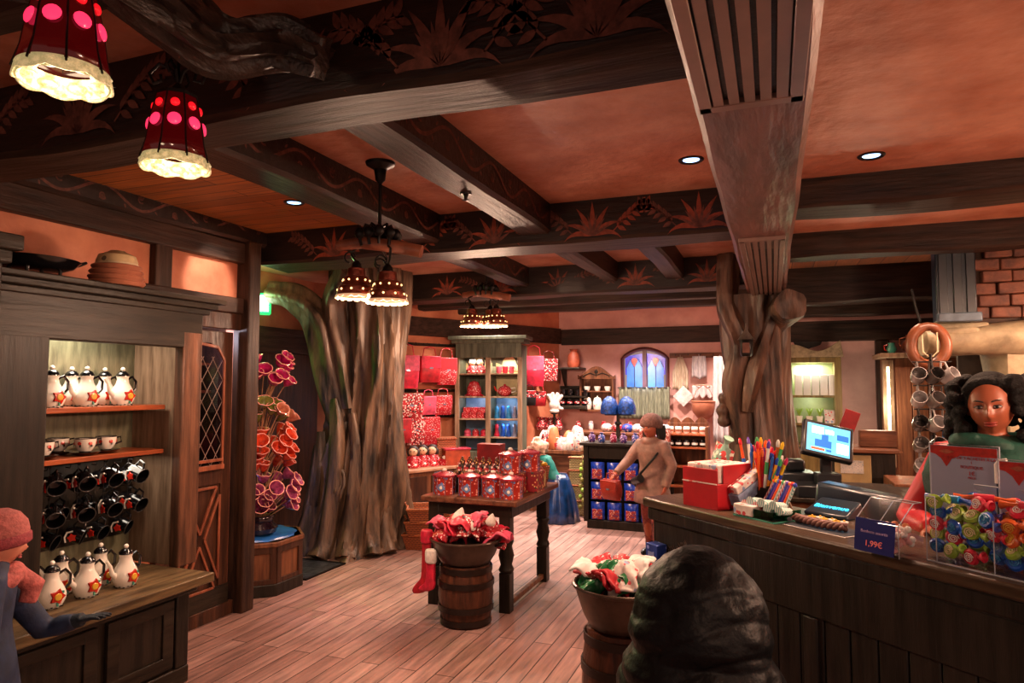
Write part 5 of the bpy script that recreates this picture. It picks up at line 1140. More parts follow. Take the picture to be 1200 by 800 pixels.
# plush hand, white glove
p = W(646, .3, 485)
t = thing('white_glove', 'puffy white four-fingered plush glove beside the dark mugs', 'glove', (p.x + .05, p.y, 1.30), R(20))
m = MB(); m.ball((0, 0, .12), (.09, .06, .09))
for k, a in enumerate((-32, -8, 16, 40)): m.tube([(.05 * math.sin(R(a)), 0, .15), (.18 * math.sin(R(a)), -.01, .13 + .17 * math.cos(R(a)))], [.032, .028], 10); m.ball((.18 * math.sin(R(a)), -.01, .13 + .17 * math.cos(R(a))), .03)
m.tube([(.03, 0, .09), (.12, 0, .06)], [.035, .027], 10); m.ball((.12, 0, .06), .028); part('glove_body', m, WHITEF, t, remesh=.012, smooth=3)
m = MB(); m.lathe([(.06, 0), (.075, .01), (.075, .04), (.06, .05)], n=16); part('cuff', m, WHITEF, t, bevel=.006)
t = thing('glove_stand', 'dark post under the white plush glove', 'stand', (p.x + .05, p.y, 0)); m = MB(); m.lathe([(.1, 0), (.1, .02), (.02, .04), (.02, 1.27), (.06, 1.285), (.06, 1.298)], n=14); part('post', m, DARKW, t)
# ---- carved cup rack on the back wall
t = thing('cup_rack', 'brown wall rack with carved arched top holding white cups and jars', 'wall rack', (-2.67, 10.97, 1.33))
m = MB(); m.box(-.28, -.25, -.16, .02, 0, .55); m.box(.25, .28, -.16, .02, 0, .55); m.box(-.28, .28, -.16, .02, -.02, .01); m.box(-.26, .26, -.14, .02, .29, .31); m.box(-.26, .26, 0, .02, 0, .55); part('rack_frame', m, MIDW, t, bevel=.004)
out = [(-.31, .5)] + [(-.31 + .62 * i / 20, .52 + (.05 if i in (0, 20) else 0) + .19 * max(0, math.cos((i - 10) / 10 * 1.5)) ** 1.5) for i in range(21)] + [(.31, .5)]
m = MB(); m.T = Matrix.Translation((0, -.13, 0)); m.prism(out, .03, M=FRONT); part('carved_top', m, MIDW, t, bevel=.004)
m = MB()
for s in (1, -1): m.tube([(s * .02, -.165, .57), (s * .1, -.165, .60), (s * .18, -.165, .57), (s * .22, -.165, .55), (s * .2, -.165, .53)], .008, 6)
m.tube([(0, -.165, .55), (0, -.165, .66)], .012, 6); m.ball((0, -.165, .62), (.03, .012, .03)); part('carving', m, DARKW, t)
for r_ in range(2):
    for i in range(3):
        m = MB()
        if r_: m.lathe([(.035, 0), (.05, .04), (.055, .075), (.05, .075), (.04, .02), (0, .02)], n=14)
        else: m.lathe([(.06, 0), (.072, .03), (.075, .12), (.06, .16), (.062, .17), (.045, .19), (.01, .2), (.01, .22), (0, .22)], n=14); m.lathe([(.0752, .05), (.0755, .09)], n=14, mi=1, cap=False)
        gobj(('white_cup', 'white_jar')[1 - r_], (-2.84 + i * .17, 10.88, 1.34 if not r_ else 1.64), m, [WHITEC, WHITEP], 'white %s on the %s shelf of the carved rack, %s' % (('painted jar', 'cup')[r_], ('lower', 'upper')[r_], pos(i, 3)), ('jar', 'cup')[r_], 'white crockery on the carved rack')
# ================================================================== STAINED GLASS WINDOW
t = bpy.data.objects.new('window_1', None); COL.objects.link(t); t.location = (-1.92, 11.0, 0); t['kind'] = 'structure'
WOODR = mat('window_frame_red', '5E2A22', .35, var=.2)
def archz(x): u = (x + .38) / .76; return 2.16 + .17 * math.sin(PI * max(0, min(1, u))) ** .8
m = MB(); path = [(-.36, .0, 1.22), (-.36, 0, 2.16)] + [(x, 0, archz(x) - .015) for x in [-.36 + .72 * i / 14 for i in range(1, 14)]] + [(.36, 0, 2.16), (.36, 0, 1.22)]
m.tube(path, .032, 8); m.box(-.03, .03, -.03, .03, 1.2, 2.3); m.box(-.38, .38, -.04, .04, 1.2, 1.26); part('window_frame', m, WOODR, t)
GB = mat('stained_blue', '3A80D0', .2, emit=0.20, ecol='4C98F0', var=.35, scale=5); GV = mat('stained_violet', '181890', .2, emit=.3, ecol='3830D8', var=.3, scale=9); GR = mat('stained_red', 'D01818', .2, emit=.3, ecol='E01818', var=.1)
for s in (-1, 1):
    c = s * .17
    for q in (-1, 1):
        x = c + q * .065; out = [(x - .06, 1.26), (x - .06, 2.02), (x - .02, 2.12), (x + 0, 2.15), (x + .02, 2.12), (x + .06, 2.02), (x + .06, 1.26)]
        m = MB(); m.T = Matrix.Translation((0, .03, 0)); m.prism(out, .006, M=FRONT); part('pane', m, GB, t)
    m = MB(); m.T = Matrix.Translation((0, .026, 0)); m.prism([(c, 2.02), (c + .05, 2.13), (c + .03, 2.17), (c - .03, 2.17), (c - .05, 2.13)], .006, M=FRONT); part('pane', m, GR, t)
    m = MB(); m.T = Matrix.Translation((0, .04, 0)); m.prism([(c - .15, 1.9), (c - .15, 2.25 if s > 0 else 2.2), (c + .15, 2.2 if s > 0 else 2.25), (c + .15, 1.9)], .006, M=FRONT); part('pane', m, GV, t)
    m = MB(); m.tube([(c, .015, 1.26), (c, .015, 2.02)], .006, 5)
    for q in (-1, 1):
        m.tube([(c + q * .125, .015, 2.02), (c + q * .065, .015, 2.15), (c, .015, 2.02)], .006, 5)
    part('lead_lines', m, BLACK, t)
lamp('AREA', (-1.92, 10.85, 1.9), 1.5, (.5, .6, 1), .4, rot=(R(90), 0, 0))
t = thing('cafe_curtain', 'grey-green gathered half curtain across the lower window', 'curtain', (-1.92, 10.9, 1.70))
m = MB(); m.grid(lambda u, v: (-.40 + .8 * u, .022 * math.sin(u * 75) * (.5 + .5 * v) + .012 * math.sin(u * 31), -.5 * v + .01 * math.sin(u * 60) * (1 - v)), 160, 8); part('curtain_cloth', m, mat('curtain_cloth', '8C9078', .7, col2='565A4C', scale=14, stretch=(6, 6, .6)), t, solid=.004, ang=2)
m = MB(); m.tube([(-.42, -.01, -.005), (.42, -.01, -.005)], .008, 8); part('curtain_rod', m, IRON, t)
# ================================================================== HANGING TEXTILES right of the window
t = thing('hook_rail', 'dark board with hooks for aprons and towels right of the window', 'rail', (-1.0, 10.97, 2.20))
m = MB(); m.box(-.52, .45, -.02, .0, -.04, .04); part('rail_board', m, MIDWX, t, bevel=.004)
for i in range(5):
    m = MB(); m.tube([(-.42 + i * .19, -.02, 0), (-.42 + i * .19, -.06, 0), (-.42 + i * .19, -.07, .02)], .006, 6); part('hook', m, IRON, t)
LINEN = mat('linen', 'C8B8A0', .75, col2='A08C78', scale=10, stretch=(5, 5, .8), bump=.2); LINW = mat('white_linen', 'CCC4C0', .75, col2='9C949C', scale=12, stretch=(6, 6, .8), bump=.2)
def cloth(loc, w, h, mm, label, cat, name, taper=.6, fold=26, depth=.02, pts=None):
    m = MB()
    def f(u, v):
        k = taper + (1 - taper) * min(1, v * 2.2); return ((u - .5) * w * k, depth * math.sin(u * fold) * (.4 + .6 * v) - .03, -h * v + .02 * math.sin(u * 9) * v)
    m.grid(f, 30, 10); t = thing(name, label, cat, loc); part('cloth', m, mm, t, solid=.006, ang=2)
    m = MB(); m.tube([(-.01, -.02, -.01), (0, -.03, .03), (.01, -.02, -.01)], .004, 5); part('loop', m, mm, t)
def K(px, py, y=10.9): q = at(px, py, 1, y); return q
p = K(797, 418); cloth((p.x, 10.93, p.z), .24, .52, LINEN, 'beige linen apron hanging nearest the window', 'apron', 'apron', .3)
p = K(819, 417); cloth((p.x, 10.93, p.z), .22, .34, LINW, 'short white folded towel hanging in the middle of the hook board', 'towel', 'tea_towel', .9, 20)
p = K(843, 417, 10.6); cloth((p.x, 10.7, p.z), .22, 1.30, LINW, 'long pale towel hanging down beside the pillar tree', 'towel', 'long_towel', .8, 18)
p = K(801, 452)
t = thing('pot_holder', 'square white dotted pot holder hung on its corner', 'pot holder', (p.x, 10.88, p.z)); m = MB(); m.T = Matrix.Rotation(R(45), 4, 'Y'); m.box(-.0, .23, -.01, .01, -.23, 0); part('pad', m, spots('lace_white', 'CFC8C4', '8C8488', 60, .25), t, bevel=.006); m = MB(); m.tube([(0, 0, 0), (.015, 0, .03), (0, 0, .05), (-.015, 0, .03)], .004, 5, close=True); part('loop', m, LINW, t)
p = K(823, 452); m = MB(); m.grid(lambda u, v: ((u - .5) * .30, -.02 * math.sin(u * 14), -.20 * v * (.6 + .4 * abs(math.sin(u * 9)))), 30, 8); t = thing('oven_mitts', 'ruffled white cloth hanging below the short towel', 'cloth', (p.x, 10.87, p.z)); part('ruffle', m, LINW, t, solid=.008, ang=2); m = MB(); m.tube([(-.14, -.01, .0), (0, -.02, .02), (.14, -.01, .0)], .006, 6); part('band', m, LINEN, t)
# terracotta hanging baskets / big round bowl on a stand
p = K(823, 470, 10.55)
t = thing('hanging_bowl', 'large round terracotta bowl hanging below the ruffled cloth', 'bowl', (p.x, 10.72, p.z - .02))
m = MB(); m.lathe([(0, -.26), (.08, -.25), (.16, -.15), (.18, 0), (.17, .02), (.14, -.13), (0, -.22)], n=28); part('bowl_body', m, TERRA, t, ang=1)
m = MB(); m.tube([(-.17, 0, .01), (-.1, 0, .18), (0, 0, .26), (.1, 0, .18), (.17, 0, .01)], .005, 6); part('cord', m, TERRA, t)
m = MB(); m.tube([(.178 * math.cos(2 * PI * i / 24), .178 * math.sin(2 * PI * i / 24), .015) for i in range(24)], .01, 6, close=True); part('rim', m, TERRA, t)
# rustic shelves with cups behind the girl
q = at(805, 500, 1, 9.9)
t = thing('rustic_shelf', 'brown rustic shelf unit with scalloped back behind the child in beige', 'shelf unit', (q.x, 9.95, 0))
m = MB(); m.box(-.30, -.26, -.2, .1, 0, 1.16); m.box(.26, .3, -.2, .1, 0, 1.16); m.box(-.28, .28, .08, .1, 0, 1.2); part('frame', m, MIDW, t, bevel=.005)
for z in (.35, .62, .88, 1.06):
    m = MB(); m.box(-.28, .28, -.2, .09, z - .025, z); part('shelf', m, REDW, t, bevel=.004)
out = [(-.28, 0)] + [(-.28 + .56 * i / 24, .05 + .07 * abs(math.sin(i / 24 * 3 * PI))) for i in range(25)] + [(.28, 0)]
m = MB(); m.T = Matrix.Translation((0, .1, 1.16)); m.prism(out, .02, M=FRONT); part('scalloped_back', m, MIDW, t)
for r_, z in enumerate((1.06, .88)):
    for i in range(5):
        m = MB(); m.lathe([(.035, 0), (.045, .02), (.045, .09), (.04, .10), (.0, .10)], n=14); m.lathe([(.046, .03), (.046, .06)], n=14, mi=1, cap=False)
        gobj(('white_cup', 'dark_jar')[r_], (q.x - .22 + i * .11, 9.84, z), m, [(WHITEC, BLACKC)[r_], (TERRA, WHITEC)[r_]], '%s on the %s rustic shelf, %s' % (('white banded cup', 'dark jar with pale label')[r_], ('upper', 'lower')[r_], pos(i, 5)), ('cup', 'jar')[r_], 'crockery on the rustic shelf')
q2 = at(775, 505, 1, 9.6)
t = thing('cloth_basket', 'red and white checked basket of folded linens under the window', 'basket', (q2.x - .1, 9.72, .80))
m = MB(); m.box(-.2, .2, -.16, .16, 0, .32); part('basket_body', m, spots('check_red', '9A3828', 'C8A898', 40, .4), t, bevel=.02)
for i in range(3): m = MB(); m.ball((-.12 + .12 * i, 0, .34), (.09, .13, .05)); part('folded_cloth', m, LINW, t)
t = thing('side_table', 'plain dark table under the checked basket', 'table', (q2.x - .12, 9.70, 0)); m = MB(); m.box(-.26, .26, -.22, .22, .76, .8); part('tabletop', m, DARKW, t, bevel=.005)
for x in (-.22, .22):
    for y in (-.18, .18): m = MB(); m.box(x - .02, x + .02, y - .02, y + .02, 0, .76); part('leg', m, DARKW, t)

# ================================================================== BLUE BAG RACK
RX = Vector((-1.72, 8.42, 0))
t = thing('sweets_rack', 'dark wooden rack with three rows of blue sweet bags', 'rack', RX)
m = MB(); m.box(-.48, -.42, -.2, .2, .08, 1.0); m.box(.42, .48, -.2, .2, .08, 1.0); m.box(-.48, .48, .16, .2, .08, 1.0); m.box(-.42, .42, -.18, .2, .84, 1.0); part('carcass', m, DARKW, t, bevel=.006)
m = MB(); m.box(-.52, .52, -.24, .22, 1.0, 1.035); part('rack_top', m, DARKW, t, bevel=.006)
m = MB(); m.box(-.44, .44, -.19, .2, 0, .10); part('plinth', m, DARKW, t, bevel=.006)
m = MB()
for z in (.82, .58, .34): m.tube([(-.42, -.1, z), (.42, -.1, z)], .006, 6)
part('hanging_rods', m, IRON, t)
bgp = None
for r_, z in enumerate((.80, .56, .32)):
    for i in range(4):
        p = (RX.x - .31 + i * .205, RX.y - .17, z); lb = 'blue sweet bag with red printed window, %s row of the rack, %s' % (('top', 'middle', 'bottom')[r_], pos(i, 4))
        if bgp: dup(bgp, p, 0.1 * (i % 2), lb); continue
        t = thing('sweet_bag', lb, 'bag', p, 0, 'blue sweet bags on the rack'); bgp = t
        m = MB(); m.grid(lambda u, v: ((u - .5) * .17, -(.045 * math.sin(PI * u) ** .6 * math.sin(PI * min(1, .08 + v * .95)) ** .6), -.21 * v), 12, 12); m.grid(lambda u, v: ((.5 - u) * .17, .005 + (.03 * math.sin(PI * u) ** .6 * math.sin(PI * min(1, .08 + v * .95)) ** .6), -.21 * v), 12, 12); part('bag_body', m, mat('bag_blue', '1B3FB0', .25, var=.4, scale=30), t)
        m = MB(); m.grid(lambda u, v: ((u - .5) * .12, -.012 - (.045 * math.sin(PI * (.15 + .7 * u)) ** .6 * math.sin(PI * (.35 + .5 * v)) ** .6), -.08 - .12 * v), 9, 9); part('bag_window', m, spots('sweets_print', 'A02830', 'D8A088', 60, .35, third='28387C'), t)
# small printed goods on the rack top
for i in range(7):
    m = MB(); m.lathe([(.03, 0), (.045, .02), (.04, .08), (.02, .10), (.028, .12), (0, .12)], n=10)
    gobj('small_pouch', (RX.x - .40 + i * .135, RX.y - .08 - .05 * (i % 2), 1.036), m, (spots('pouch_%d' % i, ('503070', '304890', '902040')[i % 3], 'D0A8C0', 50, .35)), 'small %s tied pouch on top of the dark sweet rack, %s' % (('purple', 'blue', 'red')[i % 3], pos(i, 7)), 'pouch', 'tied pouches on the rack')
q = at(728, 480, 1, 8.75)
t = thing('hat_stand', 'dark turned stand holding two blue glittery caps', 'stand', (q.x, 8.55, 1.036))
m = MB(); m.lathe([(.09, 0), (.08, .02), (.03, .04), (.025, .2), (.05, .22), (.02, .25), (.02, .34)], n=14); part('post', m, DARKW, t)
m = MB(); m.tube([(-.17, 0, .33), (.17, 0, .33)], .01, 8); part('crossbar', m, DARKW, t)
for i in range(2):
    m = MB(); m.lathe([(.11, 0), (.115, .03), (.11, .1), (.08, .18), (.03, .22), (0, .225)], n=20, wob=lambda a, z: 1 + .06 * math.sin(9 * a)); gobj('glitter_cap', (q.x - .11 + .22 * i, 8.55, 1.375), m, mat('glitter_blue%d' % i, '1E54B0', .25, .3, var=.7, scale=50, bump=.5), 'blue glittery cap on the dark stand, %s one' % ('left', 'right')[i], 'cap', 'blue glittery caps')

# ================================================================== BACK LEFT TABLE of pale textiles
BTX = Vector((-2.95, 9.35, 0))
t = thing('display_table', 'dark rear table heaped with pink and white printed textiles', 'table', BTX)
m = MB(); m.box(-.24, .50, -.35, .35, .80, .85); part('tabletop', m, MIDW, t, bevel=.006)
m = MB(); m.box(-.22, .45, -.3, .3, .55, .80); part('drawer_box', m, MIDWX, t, bevel=.006)
for x in (-.2, .42):
    for y in (-.28, .28): m = MB(); m.box(x - .035, x + .035, y - .035, y + .035, 0, .8); part('leg', m, MIDW, t, bevel=.004)
PC = [(WHITEP, 'white printed'), (mat('pink_print', 'D8A0A0', .6, var=.2), 'pale pink'), (REDP2, 'red printed'), (WHITEF, 'white'), (mat('peach', 'D07848', .6), 'peach')]
k = 0
for i in range(6):
    for j in range(2):
        mm, nm = PC[(i * 2 + j * 3) % 5]; h = .10 + .05 * ((i + j) % 3)
        m = MB(); m.grid(lambda u, v: ((u - .5) * .13, (v - .5) * .26, 1.5 * h * (1 - (2 * u - 1) ** 4) * (1 - (2 * v - 1) ** 4) + .02 * noise.noise(Vector((u * 5 + i, v * 5 + j, 1)))), 12, 12)
        gobj('folded_textile', (BTX.x - .16 + i * .12, BTX.y - .2 + j * .3, .852), m, mm, '%s folded textile on the rear table, %s row, %s' % (nm, ('front', 'back')[j], pos(i, 6)), 'textile', 'folded textiles on the rear table', rz=.2 * (k % 3 - 1), solid=.01); k += 1
for i in range(3):
    p = at(637 + i * 9, 500, 1, 10.6); m = MB(); m.lathe([(.08, 0), (.1, .05), (.06, .16), (.08, .2), (0, .2)], n=12); gobj('red_bundle', (p.x, 10.5, 1.02), m, REDP2, 'dark red printed bundle on the ledge below the dark mugs, %s' % pos(i, 3), 'bundle', 'red bundles')
t = thing('side_cabinet', 'brown low cabinet along the back wall under the carved rack', 'cabinet', (-2.28, 10.6, 0))
m = MB(); m.box(-.75, .75, -.3, .3, 0, .98); part('carcass', m, MIDW, t, bevel=.006); m = MB(); m.box(-.78, .78, -.33, .32, .98, 1.018); part('cabinet_top', m, MIDWX, t, bevel=.006)
for i in range(3): m = MB(); m.box(-.7 + i * .48, -.28 + i * .48, -.315, -.3, .1, .9); part('door', m, DOORW, t, bevel=.004)
for i in range(6):
    m = MB(); m.ball((0, 0, .06), (.09, .1, .07)); gobj('plush_ball', (-2.42 + i * .16, 10.45, 1.018), m, (WHITEP, REDP2, BLUEB)[i % 3], 'soft printed bundle on the back cabinet under the cup rack, %s' % pos(i, 6), 'bundle', 'soft bundles on the back cabinet')
q = at(672, 560, 1, 8.9)
t = thing('stacked_baskets', 'tall red-brown woven basket beside the hanging yellow-green strings', 'basket', (-2.42, 9.05, 0))
m = MB(); m.box(-.16, .14, -.15, .15, 0, .78); part('basket_body', m, WICK2, t, bevel=.02); m = MB()
for z in (.2, .4, .6, .77): m.tube([(-.165, -.155, z), (.145, -.155, z), (.145, .155, z), (-.165, .155, z)], .012, 6, close=True)
part('basket_bands', m, WICK, t)
for i in range(2):
    t = thing('onion_string', 'string of yellow-green bulbs hanging by the woven basket, %s one' % ('left', 'right')[i], 'string of bulbs', (-2.38 + .10 * i, 8.84, .80), group='yellow-green bulb strings')
    m = MB()
    for k in range(14): a = k * 2.2; m.ball((.03 * math.cos(a), .03 * math.sin(a), -.08 - .045 * k), (.028, .028, .034), k % 2, n=8, k=5)
    part('bulbs', m, [LIMEF, mat('bulb_yellow', '8C8438', .4)], t); m = MB(); m.tube([(0, 0, .02), (0, 0, -.7)], .006, 6); part('string', m, WICK2, t)

# ================================================================== FAR RIGHT
q0 = at(925, 415, 1, 8.75); q1 = at(984, 415, 1, 8.75)
LIT = mat('shelf_lit_lining', '9CA878', .5, var=.1)
t = thing('lit_bookcase', 'olive wood shelf unit with lit shelves of white books by the pillar tree', 'shelf unit', ((q0.x + q1.x) / 2 - .06, 8.78, 0)); hw = (q1.x - q0.x) / 2 + .06; bx0 = (q0.x + q1.x) / 2 - .06
OL = wood('olive_wood', '8A7446', '5C4C30', 2, .4, .2)
m = MB(); m.box(-hw, -hw + .05, -.16, .1, 0, 2.05); m.box(hw - .07, hw, -.16, .1, 0, 2.05); m.box(-hw, hw, -.16, .1, 2.0, 2.06); m.box(-hw, hw, -.15, .1, 0, 1.0); part('carcass', m, OL, t, bevel=.005)
m = MB(); m.box(-hw + .05, hw - .07, .09, .1, 1.0, 2.0); part('back_panel', m, LIT, t)
for z in (1.05, 1.30, 1.62): m = MB(); m.box(-hw + .05, hw - .07, -.14, .09, z - .025, z); part('shelf', m, OL, t, bevel=.003)
out = [(-hw, 0)] + [(-hw + 2 * hw * i / 30, .10 + .05 * math.sin(i / 30 * 7) + .06 * (i / 30) ** 2) for i in range(31)] + [(hw + .03, 0)]
m = MB(); m.T = Matrix.Translation((0, -.13, 2.06)); m.prism(out, .03, M=FRONT); part('carved_crest', m, mat('carved_cream', 'B09A78', .5, var=.3, scale=20, bump=.4), t, bevel=.004)
lamp('AREA', (-.0, -.05, 1.98), 5, (.95, 1.0, .75), .25, parent=t); lamp('POINT', (0, -.1, 1.55), .8, (.95, 1.0, .75), .03, parent=t)
for i in range(5):
    m = MB(); m.box(-.04, .04, -.08, .05, 0, .24); gobj('book', (bx0 - .12 + i * .09, 8.74, 1.62), m, WHITE, 'white box-like book on the upper lit shelf, %s' % pos(i, 5), 'book', 'white books on the lit shelf', bevel=.003)
for i in range(3):
    t = thing('potted_plant', 'tiny green plant in a white pot on the lit shelf, %s' % pos(i, 3), 'plant', (bx0 - .12 + i * .11, 8.72, 1.30), group='tiny potted plants'); m = MB(); m.lathe([(.025, 0), (.04, .08), (.035, .08), (0, .07)], n=12); part('pot', m, WHITEC, t)
    m = MB()
    for k in range(8): a = k * .8; m.tube([(0, 0, .07), (.02 * math.cos(a), .02 * math.sin(a), .13), (.04 * math.cos(a), .04 * math.sin(a), .17)], [.006, .006, .002], 5)
    part('leaves', m, LIMEF, t)
m = MB(); m.box(-.06, .06, -.05, .05, 0, .15); gobj('pale_box', (bx0 + .21, 8.72, 1.30), m, WHITEP, 'pale printed box beside the tiny plants', 'box', bevel=.003)
m = MB(); m.box(-.05, .05, -.02, .02, 0, .10); gobj('card', (bx0 + .06, 8.70, 1.05), m, WHITEP, 'small framed card on the lowest lit shelf', 'card', bevel=.003)
t = thing('arched_panel', 'dark rounded wooden panel above the lit shelf unit', 'panel', (bx0 + .0, 8.96, 2.34)); m = MB(); m.prism([(-.2, .16), (.2, .16), (.2, 0), (.14, -.12), (0, -.17), (-.14, -.12), (-.2, 0)], .04, M=FRONT); part('panel_board', m, DARKW, t, bevel=.006)
# tall cabinet with LED strip
q0 = at(1036, 415, 1, 8.0); q1 = at(1092, 415, 1, 8.0)
t = thing('tall_cabinet', 'tall brown plank cabinet with a bright light strip down its left edge', 'cabinet', (q0.x, 8.0, 0)); w = q1.x - q0.x + .25
m = MB(); m.box(0.02, w, 0, .45, 0, 2.02); part('carcass', m, MIDW, t, bevel=.006)
for i in range(4): m = MB(); m.box(.10 + i * (w - .1) / 4, .09 + (i + 1) * (w - .1) / 4, -.015, 0, .1, 1.92); part('plank', m, MIDW, t, bevel=.005)
m = MB(); m.box(-.05, w + .04, -.06, .5, 2.02, 2.07); part('crown', m, PALEW, t, bevel=.008)
m = MB(); m.box(-.02, .08, -.02, .03, .9, 2.0); part('stile', m, PALEW, t, bevel=.004)
m = MB(); m.box(.015, .04, -.03, -.02, 1.10, 1.93); part('light_strip', m, mat('led_strip', 'FFF4D0', .3, emit=1.6, ecol='FFE8B0', var=0), t)
for i in range(9): m = MB(); m.ball((.027, -.036, 1.16 + i * .09), .012, n=8, k=5); part('led', m, mat('led_dot', 'FFFFFF', .3, emit=14, ecol='FFF0C8', var=0) if i == 0 else bpy.data.materials['led_dot'], t)
lamp('POINT', (-.1, -.12, 1.5), 7, (1, .85, .6), .1, parent=t)
qa = at(1073, 408, 1, 8.1); t = thing('copper_pitcher', 'round copper pitcher on top of the tall plank cabinet', 'pitcher', (qa.x - .03, 8.12, 2.072)); m = MB(); m.lathe([(.05, 0), (.09, .04), (.095, .09), (.05, .15), (.055, .19), (.045, .19), (.04, .15), (0, .14)], n=20); part('pitcher_body', m, COPPER, t, ang=1); m = MB(); m.tube([(-.05, 0, .17), (-.11, 0, .15), (-.11, 0, .08), (-.08, 0, .05)], .008, 8); part('handle', m, COPPER, t)
t = thing('copper_pot', 'small green and red jug left of the copper pitcher', 'jug', (qa.x - .22, 8.10, 2.072)); m = MB(); m.lathe([(.03, 0), (.05, .04), (.03, .09), (.035, .11), (0, .11)], n=16); part('jug_body', m, TEALC, t, ang=1); m = MB(); m.tube([(-.035, 0, .09), (-.07, 0, .08), (-.065, 0, .04), (-.045, 0, .03)], .007, 8); part('handle', m, REDC, t)

# ---- chimney hood
STONE = mat('mantel_stone', 'B0A080', .6, col2='7E7058', scale=5, bump=.5, bscale=9); BRK = mat('hand_made_brick', '7A4630', .65, col2='4A281C', scale=9, bump=.5, bscale=18)
CY = 6.5; cx = at(1092, 400, 1, CY).x
t = thing('chimney_hood', 'brick chimney hood with pale stone mantel behind the cashier', 'chimney', (cx, CY, 0))
m = MB(); random.seed(3)
z = 2.28; row = 0
while z < 3.0:
    x = .30 + .09 * math.sin((z - 2.2) * 2.2) + (row % 2) * .10 - .1
    while x < 2.2:
        w = .19 + .03 * random.random(); m.bx((x + w / 2, .12 + .03 * random.random(), z + .045), (w - .008, .3, .088 + .01 * random.random()), 0, Matrix.Rotation(.05 * (random.random() - .5), 3, 'Y')); x += w
    z += .098; row += 1
part('brick_flue', m, BRK, t, bevel=.012)
m = MB(); m.box(.28, 2.2, .05, .3, 2.2, 3.0); part('flue_core', m, mat('mortar', '4E3426', .8), t)
def mant(u, v):
    x = -.06 + 2.3 * u; zb = 1.97 + .10 * math.sin(u * 2.6) * 0 + .09 * u; a = 2 * PI * v; n_ = 1 + .12 * noise.noise(Vector((u * 9, math.cos(a), math.sin(a))))
    return (x, .02 - .22 * math.cos(a) * n_ * (abs(math.cos(a)) ** -.3 if abs(math.cos(a)) > .1 else 1), zb + .12 + (.10 + .10 * min(1, u * 1.6)) * math.sin(a) * n_ )
m = MB(); vs = [mant(i / 40, j / 20) for i in range(41) for j in range(20)]; m.add(vs, [(i * 20 + j, i * 20 + (j + 1) % 20, (i + 1) * 20 + (j + 1) % 20, (i + 1) * 20 + j) for i in range(40) for j in range(20)] + [tuple(range(20)), tuple(800 + j for j in range(20))]); part('mantel', m, STONE, t, ang=1.5)
m = MB(); m.lathe([(.16, 0), (.18, .3), (.14, .9), (.16, 1.5), (.26, 2.0)], n=10, c=(.55, .15, 0), sx=.7); m.box(1.6, 2.2, -.1, .4, 0, 2.1); part('jamb', m, STONE, t)
m = MB(); m.box(.3, 2.0, .55, .6, 0, 2.1); part('fireback', m, mat('fireback_grey', '3A342E', .8, var=.3), t)  # mottled dark grey over the whole hearth back
m = MB(); m.box(-.02, .38, -.12, .2, 2.12, 2.24); m.box(.05, .3, -.18, -.1, 2.14, 2.2); part('ledge', m, STONE, t, bevel=.02)
t = thing('wooden_shutter', 'dark blue-grey panelled shutter box left of the brick flue', 'shutter', (cx + .16, CY - .12, 2.25)); m = MB(); m.box(-.15, .13, -.05, .1, 0, .70); part('shutter_body', m, BLACKB, t, bevel=.01)
for x in (-.13, -.03, .06): m = MB(); m.box(x, x + .06, -.065, -.05, .05, .66); part('slat', m, mat('shutter_slat', '20282E', .3), t, bevel=.004)
m = MB(); m.bx((0, -.06, .03), (.3, .07, .07)); part('sill', m, mat('shutter_sill', '5E7080', .4, var=.3), t, bevel=.01)
# copper ring with cord
rg = at(1088, 405, 1, 6.15)
t = thing('horse_collar', 'round orange-brown leather collar hanging from the mantel corner', 'collar', (rg.x, 6.15, rg.z)); m = MB(); m.tube([(.12 * math.cos(2 * PI * i / 32), 0, .15 * math.sin(2 * PI * i / 32)) for i in range(32)], [.034 if 6 < i < 10 else .042 for i in range(32)], 12, close=True); part('collar_ring', m, mat('leather', '84492C', .4, var=.25), t, ang=2)
m = MB(); m.tube([(-.05, -.055, .08), (-.05, -.06, -.05), (0, -.06, -.1), (.05, -.06, -.05), (.05, -.055, .1)], .006, 6); part('cord', m, CREAMM, t); m = MB(); m.tube([(-.05, 0, .19), (-.08, .0, .32), (-.1, 0, .45)], .01, 6); part('hanger', m, IRON, t)
